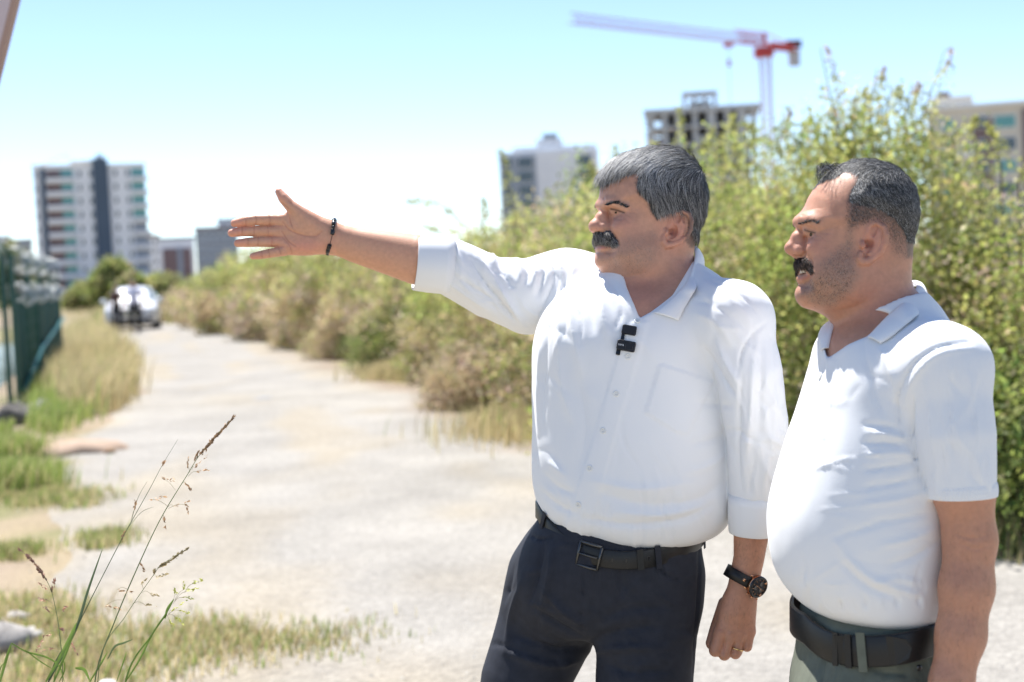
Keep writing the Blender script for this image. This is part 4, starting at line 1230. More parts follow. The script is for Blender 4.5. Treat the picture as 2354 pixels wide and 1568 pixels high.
def trousers2(P):
    d = pel2(P)
    ll = chain(P, [C(1990, 1650, D2 - .08), C(1985, 2050, D2 - .10), C(2010, 2760, D2 - .10)], [.105, .08, .058])
    rl = chain(P, [C(1985, 1650, D2 + .09), C(1970, 2050, D2 + .11), C(1990, 2700, D2 + .11)], [.105, .08, .058])
    return smin(d, smin(ll, rl, .012), .04)
def larm2(P, s=1.0):
    da = D2 - .19
    X = lambda x, y, dz=0.0: C(x, y, da + dz)
    d = chain(P, [X(2190, 900), X(2213, 1120), X(2229, 1240), X(2221, 1350, -.005), X(2208, 1460, -.01), X(2186, 1570, -.015), X(2170, 1640, -.02)], [.036, .0435, .0365, .0375, .034, .0295, .026], .015)
    for i, (x, r) in enumerate(((2130, .010), (2152, .0105), (2175, .010), (2196, .009))):
        d = smin(d, rc(P, X(2172, 1660, -.02), X(x, 1745, -.03), .02, .014), .012)
        d = smin(d, chain(P, [X(x, 1745, -.03), X(x - 4, 1800, -.03), X(x + 2, 1850, -.015)], [r * 1.1, r, r * .8]), .003)
    return smin(d, chain(P, [X(2145, 1680, -.03), X(2108, 1740, -.05), X(2105, 1790, -.05)], [.017, .012, .009]), .008)
def rarm2(P):
    X = lambda x, y, dz=0.0: C(x, y, D2 + .2 + dz)
    d = chain(P, [X(2130, 900), X(2140, 1120), X(2130, 1260), X(2100, 1600, -.03), X(2080, 1700, -.03)], [.036, .043, .037, .028, .024], .015)
    for i, (x, r) in enumerate(((2040, .010), (2060, .0105), (2082, .010), (2102, .009))):
        d = smin(d, rc(P, X(2080, 1710, -.03), X(x, 1785, -.03), .02, .014), .012)
        d = smin(d, chain(P, [X(x, 1785, -.03), X(x - 4, 1840, -.03), X(x + 2, 1890, -.04)], [r * 1.1, r, r * .8]), .003)
    return smin(d, chain(P, [X(2056, 1725, -.02), X(2020, 1780, 0), X(2016, 1830, 0)], [.017, .012, .009]), .008)
def msh(fn, corners, pad, h, it=1):
    lo, hi = box_of(corners, pad)
    V, F = nets(fn, lo, hi, h)
    return smooth(V, F, it), F
S1 = msh(shirt1, [C(1000, 560, D1 + .25), C(1000, 560, D1 - .27), C(1830, 1260, D1 + .2), C(1830, 1260, D1 - .27)], .03, .0042)
S2 = msh(polo2, [C(1760, 640, D2 - .3), C(1760, 640, D2 + .30), C(2330, 1440, D2 - .3), C(2330, 1440, D2 + .3)], .03, .0042)
TR1 = msh(trousers1, [C(1090, 1150, D1 - .22), C(1090, 1150, D1 + .22), C(1640, 2400, D1 - .22), C(1640, 2400, D1 + .22)], .04, .006)
TR2 = msh(trousers2, [C(1800, 1380, D2 - .24), C(1800, 1380, D2 + .24), C(2200, 2790, D2 - .24), C(2200, 2790, D2 + .24)], .04, .007)
A1R = msh(rarm1, [hz(100, 120, -.05), hz(100, 120, .08), hz(2350, 1250, -.05), hz(2350, 1250, .1)], .01, .0019)
A1L = msh(larm1, [lz(20, 380, -.06), lz(20, 380, .08), lz(600, 1560, -.06), lz(600, 1560, .08)], .01, .0019)
A2L = msh(larm2, [C(2080, 860, D2 - .30), C(2080, 860, D2 - .1), C(2300, 1870, D2 - .30), C(2300, 1870, D2 - .1)], .03, .003)
A2R = msh(rarm2, [C(1990, 860, D2 + .1), C(1990, 860, D2 + .32), C(2200, 1900, D2 + .1), C(2200, 1900, D2 + .32)], .03, .005)
def plateau(V, N, poly, amp, soft=2.0):
    D = c2d(V)
    s = np.where((N[:, 2] < -0.1))[0]
    d = polyd(D[s], poly)
    V[s] += N[s] * (amp * .001 * sst(soft, -soft, d))[:, None]
    return V
# folds, seams and pockets pressed into the cloth
def cloth(VF, lst, plats=(), noise=0.0006, seed=1, gain=1.4):
    V, F = VF
    V = V.copy()
    N = vnormals(V, F)
    V = strokes(V, N, [(p, w_, a * gain) for p, w_, a in lst])
    for pl in plats: V = plateau(V, N, *pl)
    r = 0.5 * vnoise(V[:, 0] + V[:, 2] * .5 + 5, V[:, 1] + 5, .045, seed) + 0.5 * vnoise(V[:, 0] - V[:, 2] * .4 + 9, V[:, 1] * .6 + 9, .02, seed + 1) - .5
    V += N * (r * noise * 2)[:, None]
    return V, F
def rstrokes(poly, n, ang, spr, ln, wd, amp, seed):
    """loose small creases inside a picture region, running at about angle ang (degrees)"""
    r = np.random.default_rng(seed); q = np.array(poly, float); lo, hi = q.min(0), q.max(0)
    out = []
    while len(out) < n:
        c = lo + (hi - lo) * r.random(2)
        if polyd(c[None], q)[0] > 0: continue
        a = math.radians(ang + spr * r.normal()); L = ln * r.uniform(.5, 1.4); u_ = np.array([math.cos(a), math.sin(a)]); v_ = np.array([-u_[1], u_[0]])
        k = r.normal() * .12 * L
        w_ = wd * r.uniform(.6, 1.4)
        out.append(([tuple(c - u_ * L / 2), tuple(c + v_ * k), tuple(c + u_ * L / 2)], w_, amp * r.uniform(.4, 1.2) * (1 if r.random() < .5 else -1)))
    return out
ST1 = rstrokes([(1260, 1240), (1640, 1240), (1670, 1120), (1250, 1120)], 30, 82, 14, 75, 6, 1.7, 1) + rstrokes([(1240, 800), (1700, 800), (1690, 1120), (1240, 1120)], 16, 60, 30, 120, 9, 1.0, 2) \
    + rstrokes([(1690, 780), (1790, 780), (1810, 1130), (1680, 1130)], 26, 85, 14, 110, 6, 1.8, 3) + rstrokes([(1690, 960), (1805, 960), (1805, 1060), (1680, 1060)], 12, 20, 20, 60, 5, 1.8, 4) \
    + rstrokes([(1040, 560), (1260, 590), (1220, 740), (1040, 670)], 24, 50, 18, 90, 5, 2.0, 5) + rstrokes([(1280, 600), (1420, 640), (1440, 760), (1260, 780)], 14, 80, 20, 80, 7, 1.6, 6) \
    + rstrokes([(1600, 640), (1740, 700), (1700, 860), (1560, 820)], 12, 40, 22, 80, 7, 1.4, 7) + [([(1038, 628), (1085, 660), (1132, 691), (1176, 728)], 5, -4), ([(1030, 650), (1080, 685), (1120, 712)], 6, 3),
       ([(1082, 597), (1120, 654), (1158, 707), (1180, 735)], 6, -7), ([(1098, 590), (1140, 650), (1180, 712), (1205, 752)], 8, 5),
       ([(1148, 588), (1160, 625), (1172, 660)], 6, -5), ([(1130, 575), (1136, 610)], 8, 4), ([(1185, 585), (1195, 625), (1190, 660)], 9, 4),
       ([(1208, 578), (1214, 610), (1210, 650)], 5, -5), ([(1228, 578), (1232, 620), (1222, 670)], 7, 4),
       ([(1251, 585), (1249, 629), (1234, 682)], 5, -5), ([(1267, 590), (1273, 641), (1251, 695), (1222, 769)], 4, -3.5), ([(1285, 590), (1292, 640), (1280, 690)], 6, 3),
       ([(1045, 575), (1060, 615), (1055, 650)], 7, 3),
       ([(1322, 590), (1312, 680), (1318, 760), (1335, 850)], 14, 5), ([(1350, 600), (1352, 680), (1365, 760)], 12, -4), ([(1385, 640), (1385, 720), (1400, 780)], 12, 4),
       ([(1290, 700), (1285, 800), (1295, 900), (1312, 960)], 12, 4), ([(1262, 740), (1250, 850), (1248, 960)], 8, -3), ([(1240, 800), (1236, 900), (1238, 1000)], 6, 3),
       ([(1330, 880), (1345, 980), (1330, 1080)], 16, -3),
       ([(1380, 1135), (1480, 1160), (1600, 1150), (1670, 1100)], 16, -4.5), ([(1360, 1105), (1470, 1125), (1590, 1110)], 14, 3.5), ([(1340, 1190), (1440, 1205), (1560, 1195), (1640, 1160)], 9, -4), ([(1420, 1178), (1520, 1184), (1610, 1165)], 9, 3.5),
       ([(1250, 1090), (1280, 1120), (1320, 1135)], 10, -3.5), ([(1245, 1130), (1285, 1165), (1330, 1180)], 8, -3), ([(1260, 1060), (1300, 1095)], 10, 3),
       ([(1690, 905), (1668, 880), (1640, 835), (1620, 800)], 7, -5), ([(1695, 880), (1672, 840), (1650, 790)], 8, 5), ([(1682, 935), (1650, 930), (1600, 925)], 8, -3), ([(1676, 990), (1640, 1010), (1590, 1020)], 10, -3), ([(1672, 1040), (1630, 1070), (1580, 1085)], 10, 3),
       ([(1618, 640), (1660, 655), (1715, 690), (1750, 735)], 3, -1.8), ([(1760, 742), (1725, 775), (1702, 815), (1694, 880)], 4, -3),
       ([(1735, 790), (1728, 880), (1722, 980), (1716, 1080)], 7, 4), ([(1752, 800), (1750, 900), (1746, 1000)], 7, -4), ([(1772, 840), (1778, 930), (1780, 1010)], 8, 3), ([(1705, 860), (1700, 960), (1698, 1060), (1705, 1130)], 6, -4), ([(1735, 1040), (1728, 1090), (1722, 1135)], 6, -4), ([(1765, 1040), (1758, 1100)], 7, 3),
       ([(1596, 690), (1640, 700), (1690, 740)], 9, -2.5), ([(1600, 720), (1650, 745), (1680, 790)], 10, 3)]
PL1 = [([(1516, 837), (1640, 877), (1579, 1000), (1552, 992), (1483, 949)], 2.4, 1.0),
       ([(1452, 740), (1424, 805), (1368, 990), (1301, 1206), (1310, 1240), (1352, 1240), (1415, 1000), (1470, 815), (1490, 738)], 1.8, 1.3)]
S1 = cloth(S1, ST1, PL1, .0009, 31)
ST2 = rstrokes([(1900, 1000), (2120, 1000), (2150, 1370), (1900, 1380)], 18, -12, 18, 90, 6, 1.1, 11) + rstrokes([(1800, 1300), (2150, 1330), (2140, 1400), (1850, 1400)], 18, 75, 16, 50, 4, 1.3, 12) + rstrokes([(2110, 820), (2280, 820), (2285, 1130), (2130, 1130)], 18, 85, 12, 120, 7, 1.5, 13) + rstrokes([(1900, 830), (2060, 830), (2060, 960), (1880, 960)], 5, 60, 25, 90, 8, .8, 14) + [([(2225, 786), (2159, 797), (2105, 831), (2072, 885), (2063, 939), (2080, 1011), (2105, 1053)], 4, -3), ([(2240, 800), (2165, 812), (2120, 845), (2088, 895), (2080, 950)], 8, 2.5),
       ([(2099, 916), (2096, 999), (2111, 1083), (2136, 1150)], 5, -6),
       ([(2069, 987), (2030, 978), (1985, 975)], 6, -3), ([(2080, 1008), (2040, 1000), (1990, 995)], 6, 3), ([(2087, 1023), (2040, 1018), (1985, 1018)], 6, -3.5), ([(2100, 1044), (2050, 1042), (1990, 1046)], 7, 3),
       ([(2108, 1062), (2050, 1072), (1985, 1080)], 7, -3), ([(2125, 1090), (2060, 1110), (1985, 1120)], 8, -2.5), ([(2135, 1130), (2060, 1150), (1980, 1160)], 9, 2.5),
       ([(2140, 1179), (2080, 1190), (2015, 1203), (1925, 1233)], 9, -3), ([(2150, 1215), (2090, 1240), (2020, 1255)], 9, 3), ([(2156, 1245), (2100, 1280), (2040, 1300)], 9, -3), ([(1919, 1245), (1985, 1318), (2060, 1352), (2120, 1370)], 10, 3), ([(1930, 1290), (1990, 1345), (2060, 1375)], 8, -3),
       ([(2110, 1340), (2060, 1330), (2000, 1345)], 8, 2.5), ([(1985, 1368), (1990, 1400)], 4, -3), ([(2060, 1372), (2064, 1398)], 4, -3), ([(1930, 1378), (1936, 1405)], 4, -3), ([(2110, 1366), (2112, 1390)], 4, -3),
       ([(2020, 800), (2050, 860), (2062, 920)], 12, 4), ([(1990, 830), (2010, 900), (2030, 950)], 12, -3),
       ([(2130, 880), (2140, 980), (2150, 1060)], 9, 2.5), ([(2175, 870), (2185, 980), (2190, 1080)], 10, -2.5), ([(2225, 860), (2240, 960), (2245, 1060)], 9, 2.5), ([(2165, 1020), (2172, 1100)], 6, -2)]
S2 = cloth(S2, ST2, [([(1902, 824), (1880, 940), (1872, 1010), (1898, 1012), (1925, 830)], 1.0, 1.5)], .0007, 33)
rib = []
STT1 = rstrokes([(1150, 1250), (1600, 1250), (1590, 1568), (1120, 1568)], 40, 15, 30, 80, 6, 1.6, 21) + [([(1348, 1275), (1340, 1340), (1336, 1420), (1342, 1460)], 3, -3), ([(1372, 1280), (1368, 1360), (1355, 1440)], 3, -1.5),
        ([(1505, 1290), (1530, 1320), (1570, 1335), (1605, 1330)], 3, -3.5), ([(1608, 1250), (1606, 1340), (1600, 1450), (1592, 1560)], 3, -3),
        ([(1215, 1225), (1235, 1240), (1270, 1235)], 3, -3),
        ([(1345, 1470), (1290, 1440), (1230, 1400)], 8, -5), ([(1345, 1440), (1300, 1410), (1250, 1360)], 9, 4), ([(1340, 1490), (1270, 1490), (1190, 1460)], 8, -5), ([(1330, 1520), (1260, 1530), (1170, 1500)], 10, 5),
        ([(1350, 1480), (1420, 1450), (1520, 1440)], 10, -4), ([(1350, 1500), (1430, 1490), (1540, 1490)], 10, 4), ([(1370, 1430), (1440, 1400), (1540, 1395)], 9, -3), ([(1250, 1250), (1235, 1320), (1215, 1390)], 8, -4), ([(1270, 1260), (1262, 1330), (1240, 1420)], 9, 4), ([(1200, 1330), (1175, 1420), (1160, 1500)], 8, 4), ([(1180, 1300), (1160, 1380)], 8, -4),
        ([(1400, 1530), (1450, 1545), (1540, 1540)], 9, -4), ([(1420, 1290), (1430, 1350), (1420, 1400)], 10, -2.5)]
TR1 = cloth(TR1, STT1, (), .0016, 35, 1.9)
STT2 = rstrokes([(1840, 1480), (2150, 1470), (2150, 1568), (1830, 1568)], 16, 70, 30, 60, 6, 1.6, 22) + [([(1995, 1482), (1998, 1520), (2020, 1545), (2075, 1550), (2112, 1550)], 3, -4), ([(2116, 1470), (2112, 1550), (2108, 1640)], 3, -2.5), ([(1900, 1490), (1890, 1530), (1880, 1590)], 6, -4), ([(1860, 1480), (1850, 1540), (1840, 1590)], 6, 3.5), ([(1930, 1485), (1925, 1540), (1910, 1600)], 7, 3), ([(2140, 1460), (2142, 1540)], 5, -2.5)]
TR2 = cloth(TR2, STT2, (), .0014, 37, 1.7)
# creases of the open palm and the knuckles of the other hand
zs = lambda pts, f: [f(*p) for p in pts]
def skinlines(VF, lst):
    V, F = VF; V = V.copy(); N = vnormals(V, F)
    return strokes(V, N, lst), F
cr = []
for a in ([(520, 405), (518, 500)], [(395, 402), (392, 500)], [(302, 418), (300, 508)], [(500, 510), (505, 600)], [(375, 508), (372, 604)], [(266, 515), (264, 605)], [(540, 612), (535, 695)], [(412, 610), (410, 698)], [(318, 618), (320, 702)], [(600, 705), (622, 770)], [(505, 725), (515, 800)], [(445, 740), (450, 812)]):
    cr.append((zs(a, ZH), 1.7, -2.0))
for a in ([(640, 470), (690, 540), (800, 590), (930, 605), (1000, 560)], [(630, 560), (690, 650), (760, 700)], [(640, 620), (700, 690), (720, 760)], [(700, 430), (715, 490), (730, 530)], [(690, 280), (720, 300)], [(640, 300), (690, 350)]):
    cr.append((zs(a, ZH), 2.2, -2.2))
for a in ([(525, 505), (640, 510)], [(520, 603), (640, 610)], [(545, 695), (650, 700)]):
    cr.append((zs(a, ZH), 2.4, -1.4))
A1R = skinlines(A1R, cr)
kn = []
for a in ([(205, 1345), (185, 1480)], [(285, 1370), (250, 1490)], [(362, 1340), (345, 1440)]):
    kn.append((zs(a, ZL), 3.0, -2.2))
for a in ([(240, 1050), (225, 1280)], [(310, 1080), (305, 1290)]): kn.append((zs(a, ZL), 5.0, 0.9))
for a in ([(150, 1290), (185, 1310)], [(225, 1315), (262, 1320)], [(308, 1305), (342, 1308)]): kn.append((zs(a, ZL), 5.0, 1.6))
A1L = skinlines(A1L, kn)
A2L = skinlines(A2L, [([(2195, 1225), (2235, 1238), (2275, 1228)], 4, -1.6), ([(2205, 1250), (2245, 1262), (2278, 1250)], 4, -1.2), ([(2185, 1270), (2195, 1380), (2180, 1480)], 12, 2.0), ([(2225, 1280), (2228, 1400), (2205, 1520)], 9, -1.8), ([(2250, 1290), (2248, 1400), (2228, 1500)], 7, 1.4), ([(2200, 1160), (2195, 1210)], 10, -1.5),
                       ([(2195, 1400), (2188, 1450), (2196, 1500), (2184, 1560)], 2.2, .9), ([(2220, 1430), (2212, 1480), (2200, 1540)], 2.2, .8)])
# ------------------------------------------------------------------ heads
def blur2(A, s=2):
    k = np.exp(-0.5 * (np.arange(-3 * s, 3 * s + 1) / s) ** 2); k /= k.sum()
    p = 3 * s
    B = np.pad(A, p, mode='edge')
    B = sum(k[i] * B[i:i + A.shape[0]] for i in range(len(k)))
    return sum(k[i] * B[:, i:i + A.shape[1]] for i in range(len(k)))
class Head:
    """head whose middle-line outline, ear, eye etc. are given in enlarged-picture points"""
    def __init__(s, Z, d, ox, oy, yaw, outline, R=.078, Wt=None):
        s.Z = Z; s.d = d; s.ox = ox; s.oy = oy
        s.c = math.cos(yaw); s.s = math.sin(yaw)
        s.S = FD / d * K * 3.92
        s.O = C(*Z(ox, oy), d)
        s.Fv = np.array([-s.c, 0, -s.s]); s.Lv = np.array([s.s, 0, -s.c]); s.Uv = np.array([0, 1.0, 0])
        s.M = np.stack([s.Lv, s.Fv, s.Uv]).astype(f32)          # local x (towards viewer), f (face), z
        poly = np.array([s.cv(*p)[1:] for p in outline])
        s.g0 = np.array([-.15, -.20]); s.gs = .001
        gf = s.g0[0] + s.gs * np.arange(330); gz = s.g0[1] + s.gs * np.arange(410)
        Q = np.stack(np.meshgrid(gf, gz, indexing='ij'), -1).reshape(-1, 2)
        s.G = blur2(polyd(Q, poly).reshape(330, 410), 2).astype(f32)
        s.R = R; s.Wt = np.array(Wt)
    def cv(s, zx, zy, x=0.0):
        """enlarged-picture point with sideways offset x -> local (x, f, z)"""
        r = C(*s.Z(zx, zy), 1.0)
        P = r * ((x + s.O @ s.Lv) / (r @ s.Lv)) - s.O
        return np.array([x, P @ s.Fv, P @ s.Uv])
    def loc(s, P): return (P - s.O.astype(f32)) @ s.M.T
    def cam(s, Q): return np.asarray(Q) @ s.M + s.O
    def pic(s, Q):
        """local -> enlarged picture point"""
        d = c2d(s.cam(Q)) * K
        o = np.array([s.Z(0, 0)]) * K
        return (d - o) * 3.92
    def base(s, x, f, z):
        u = np.clip((f - s.g0[0]) / s.gs, 0, 328.9); v = np.clip((z - s.g0[1]) / s.gs, 0, 408.9)
        i = u.astype(int); j = v.astype(int); a = u - i; b = v - j
        G_ = s.G
        d2 = (G_[i, j] * (1 - a) + G_[i + 1, j] * a) * (1 - b) + (G_[i, j + 1] * (1 - a) + G_[i + 1, j + 1] * a) * b
        Wd = np.interp(z, s.Wt[:, 0], s.Wt[:, 1])
        q = np.maximum(s.R + d2, 0)
        return np.sqrt((x * s.R / Wd) ** 2 + q ** 2) - s.R
def head_fn(H, sp, core):
    cv = H.cv
    def fn(P):
        L = H.loc(P)
        ax = np.abs(L[:, 0]); f = L[:, 1]; z = L[:, 2]
        A = np.stack([ax, f, z], 1).astype(f32)
        d = H.base(ax, f, z)
        # neck
        d = smin(d, rc(L, cv(*sp['neck'][0]), cv(*sp['neck'][1]), *sp['neck'][2]), .03)
        d = smin(d, core(P), .018)
        # cheek bone, jaw angle, chin, brow
        for (zx, zy, x, r, k) in sp['lumps']:
            d = smin(d, ell(A, cv(zx, zy, x), r), k)
        # eye sockets
        for (zx, zy, x, r, k) in sp['hollows']:
            d = smax(d, -ell(A, cv(zx, zy, x), r), k)
        for pts, rs, k in sp['ridges']:
            d = smin(d, chain(A, [cv(*p) for p in pts], rs), k)
        # nose
        for pts, rs, k in sp['nose']:
            d = smin(d, chain(A, [cv(*p) for p in pts], rs, .004), k)
        for (zx, zy, x, r, k) in sp['cuts']:
            d = smax(d, -ell(A, cv(zx, zy, x), r), k)
        # lips
        for pts, rs, k in sp['lips']:
            d = smin(d, chain(A, [cv(*p) for p in pts], rs), k)
        # ear
        e = sp['ear']
        def epos(zx, zy):
            q = cv(zx, zy, e['x'])
            fl = max(0.0, e['f0'] - q[1])
            q[0] = e['x'] + e['flare'] * fl
            return q
        rim = chain(A, [epos(*p) for p in e['rim']], e['rr'], .002)
        pc = epos(*e['c'])
        nrm = np.array([1, e['flare'], 0]); nrm /= np.linalg.norm(nrm)
        t1 = np.array([0, e['tilt'][0], e['tilt'][1]]); t1 = t1 - nrm * (t1 @ nrm); t1 /= np.linalg.norm(t1)
        M = np.stack([nrm, t1, np.cross(nrm, t1)])
        pl = ell(A, pc - nrm * .003, (.0055, e['h'], e['w']), M)
        pl = smin(pl, rim, .004)
        an = chain(A, [epos(*p) for p in e['anti']], [.0032] * len(e['anti']))
        pl = smin(pl, an, .003)
        hp = epos(*e['hole'])
        pl = smax(pl, -ell(A, hp + nrm * .003, (.010, .0135, .0095), M), .0025)
        pl = smax(pl, -ell(A, epos(*e['fossa']) + nrm * .002, (.004, .010, .0045), M), .002)
        tg = rc(A, epos(*e['tragus']), epos(*e['tragus']) + [.002, 0, -.004], .0045, .0045)
        d = smin(d, pl, .004)
        d = smax(d, -ell(A, hp + [.0, 0, 0], (.009, .0085, .0062)), .003)
        d = smin(d, tg, .004)
        return d
    return fn
# ---- grey-haired man, head turned a little towards the viewer
OUT1 = [(335, 480), (322, 560), (315, 620), (320, 670), (352, 710), (365, 760), (372, 830), (372, 905), (350, 960), (325, 1020), (318, 1055), (318, 1085),
        (302, 1125), (296, 1170), (308, 1212), (345, 1245), (400, 1278), (480, 1335), (600, 1390), (760, 1360), (900, 1260), (1020, 1120), (1110, 1000),
        (1155, 890), (1198, 780), (1215, 650), (1208, 520), (1180, 395), (1120, 295), (1035, 225), (935, 182), (820, 172), (680, 188), (560, 232), (460, 290), (385, 370)]
H1 = Head(Z1, D1, 838, 890, math.radians(20), OUT1, .080, [(-.2, .064), (-.10, .066), (-.055, .070), (0, .074), (.05, .079), (.10, .080), (.2, .074)])
sp1 = dict(
    neck=((850, 1080), (870, 1720), (.064, .070)),
    lumps=[(540, 880, .042, (.018, .028, .020), .03), (640, 1120, .050, (.022, .04, .032), .025), (345, 1175, .0, (.022, .018, .018), .015), (560, 1290, .0, (.045, .035, .018), .03), (800, 1180, .055, (.015, .03, .03), .02)],
    hollows=[(425, 728, .036, (.016, .012, .0100), .008)],
    ridges=[([(330, 668, .0), (368, 655, .018), (430, 648, .034), (530, 690, .050)], [.0085, .0095, .0085, .006], .010),
            ([(418, 712, .021), (455, 708, .030), (515, 728, .041)], [.0050, .0062, .0045], .005),
            ([(418, 742, .021), (458, 747, .029), (515, 742, .040)], [.0040, .0046, .0035], .007)],
    nose=[([(340, 715, 0), (298, 790, 0), (262, 865, 0)], [.0075, .0088, .0135], .008), ([(262, 868, 0), (300, 905, 0)], [.0125, .008], .006),
          ([(330, 880, .0125), (372, 885, .0165)], [.0095, .0075], .005), ([(330, 780, .006), (350, 850, .010)], [.008, .009], .008)],
    cuts=[(300, 918, .007, (.004, .006, .0035), .002)],
    lips=[([(300, 1072, 0), (330, 1068, .014), (395, 1050, .026)], [.0065, .0055, .003], .004), ([(330, 975, 0), (400, 985, .024), (450, 1020, .034)], [.0135, .011, .007], .010)],
    ear=dict(x=.075, f0=.006, flare=.62, rim=[(948, 905), (955, 800), (985, 742), (1035, 730), (1082, 760), (1100, 820), (1094, 900), (1068, 965), (1020, 1010), (960, 1034), (905, 1040), (880, 1005), (882, 960)],
             rr=[.002, .003, .0038, .0042, .0044, .0044, .0042, .0042, .0046, .0062, .0062, .0052, .004], c=(990, 895), tilt=(-.25, 1), h=.030, w=.0165,
             anti=[(1010, 790), (1045, 850), (1040, 920), (1000, 970), (955, 985)], hole=(965, 915), fossa=(1010, 790), tragus=(905, 905)))
# ---- man in the polo, full profile
OUT2 = [(428, 400), (378, 480), (345, 560), (300, 625), (276, 685), (276, 735), (312, 790), (340, 850), (352, 950), (340, 1040), (312, 1095), (322, 1150), (338, 1205), (326, 1275), (312, 1325),
        (298, 1372), (312, 1412), (350, 1438), (412, 1460), (485, 1496), (580, 1520), (720, 1500), (860, 1420), (990, 1300), (1090, 1190), (1180, 1110), (1245, 1010), (1298, 905), (1335, 780),
        (1350, 640), (1330, 490), (1278, 370), (1195, 272), (1095, 208), (955, 168), (810, 162), (690, 190), (570, 255), (485, 335)]
H2 = Head(Z2, D2, 930, 900, math.radians(3), OUT2, .078, [(-.2, .062), (-.10, .063), (-.055, .067), (0, .072), (.05, .077), (.10, .078), (.2, .070)])
sp2 = dict(
    neck=((960, 1100), (960, 1800), (.060, .066)),
    lumps=[(540, 950, .038, (.016, .030, .020), .03), (640, 1200, .047, (.020, .04, .030), .025), (345, 1375, 0, (.021, .016, .017), .012), (600, 1430, 0, (.04, .035, .014), .03), (820, 1250, .052, (.014, .03, .03), .02)],
    hollows=[(360, 795, .035, (.016, .012, .0100), .007)],
    ridges=[([(290, 700, 0), (318, 690, .016), (380, 690, .032), (470, 730, .046)], [.0068, .0075, .0072, .005], .012),
            ([(350, 776, .019), (385, 772, .028), (450, 796, .038)], [.0050, .0060, .0045], .005),
            ([(350, 808, .019), (388, 815, .027), (450, 810, .037)], [.0038, .0042, .0032], .007)],
    nose=[([(295, 790, 0), (258, 850, 0), (215, 945, 0)], [.0066, .0074, .0098], .008), ([(208, 952, 0), (255, 1010, 0)], [.0095, .0060], .005),
          ([(272, 972, .0105), (318, 975, .0150)], [.0080, .0065], .005), ([(285, 850, .005), (305, 930, .009)], [.007, .0078], .008)],
    cuts=[(250, 1018, .0075, (.0036, .0065, .0032), .0015), (296, 1162, 0, (.020, .0115, .0052), .003), (360, 1165, .012, (.010, .008, .0045), .003)],
    lips=[([(305, 1234, 0), (335, 1228, .012), (395, 1195, .023)], [.0078, .0068, .0035], .004), ([(330, 1085, 0), (380, 1100, .022), (410, 1150, .030)], [.0115, .0095, .005], .010)],
    ear=dict(x=.073, f0=.012, flare=.62, rim=[(895, 880), (915, 790), (945, 735), (1005, 724), (1052, 758), (1072, 830), (1066, 910), (1035, 985), (975, 1035), (915, 1070), (862, 1072), (842, 1040), (852, 995)],
             rr=[.002, .003, .0038, .0042, .0044, .0044, .0042, .0042, .0048, .0060, .0062, .0052, .004], c=(958, 895), tilt=(-.30, 1), h=.031, w=.0165,
             anti=[(985, 780), (1022, 850), (1015, 930), (970, 985), (925, 1000)], hole=(915, 910), fossa=(975, 790), tragus=(868, 905)))
def biggest(V, F):
    """keep the largest connected piece"""
    lab = np.arange(len(V))
    while True:
        m_ = lab[F].min(1)
        new = lab.copy()
        for k in range(4): np.minimum.at(new, F[:, k], m_)
        new = new[new]
        if (new == lab).all(): break
        lab = new
    keep = lab == np.bincount(lab).argmax()
    mp = np.cumsum(keep) - 1
    return V[keep], mp[F[keep[F].all(1)]]
def head_mesh(H, sp, lowz, core):
    lo = H.O + np.array([-.175, lowz, -.20]); hi = H.O + np.array([.15, .19, .125])
    V, F = biggest(*nets(head_fn(H, sp, core), lo, hi, .0019))
    return smooth(V, F, 1, .4), F
HM1 = head_mesh(H1, sp1, -.275, core1)
HM2 = head_mesh(H2, sp2, -.235, core2)
FS1 = [([(975, 775), (1030, 762), (1066, 800), (1070, 880), (1045, 955)], 2.6, -2.8), ([(925, 800), (905, 880), (885, 960)], 2.6, -1.5), ([(395, 905), (430, 950), (470, 1010), (478, 1060)], 3.0, -1.8), ([(520, 740), (570, 770), (600, 800)], 1.8, -.9), ([(520, 725), (590, 735), (640, 750)], 1.8, -.9), ([(500, 760), (540, 800), (575, 840)], 1.8, -.8),
       ([(330, 590), (338, 640)], 3, -1.6), ([(350, 600), (362, 640)], 3, 1.2), ([(420, 780), (470, 800), (520, 790)], 2.5, -1.0), ([(330, 1100), (380, 1110), (440, 1100)], 4, -1.5), ([(430, 1310), (560, 1330), (720, 1290)], 4, -1.2), ([(375, 700), (395, 690)], 3, -1.5), ([(380, 870), (398, 900), (380, 925)], 2.5, -1.5)]
FS2 = [([(945, 768), (1000, 752), (1040, 792), (1042, 880), (1012, 960)], 2.8, -2.8), ([(880, 800), (860, 880), (842, 980)], 2.8, -1.5), ([(335, 960), (370, 1020), (405, 1085), (415, 1160)], 3.2, -2.2), ([(460, 800), (540, 775), (600, 762)], 1.8, -1.0), ([(465, 812), (540, 810), (600, 815)], 1.8, -.8), ([(455, 825), (500, 850), (540, 880)], 1.8, -.8), ([(380, 830), (420, 858), (480, 872)], 2, -.9),
       ([(300, 1290), (345, 1300), (390, 1290)], 4, -1.8), ([(600, 1520), (760, 1500), (900, 1440)], 5, -1.2), ([(325, 940), (345, 975), (330, 1005)], 2.5, -1.6), ([(290, 640), (330, 650)], 3, -1), ([(300, 620), (420, 585), (500, 580)], 3, -.5)]
def face_lines(VF, lst, Z):
    V, F = VF; V = V.copy(); N = vnormals(V, F)
    return strokes(V, N, [(zs(p, Z), w_, a) for p, w_, a in lst]), F
HM1 = face_lines(HM1, FS1, Z1); HM2 = face_lines(HM2, FS2, Z2)
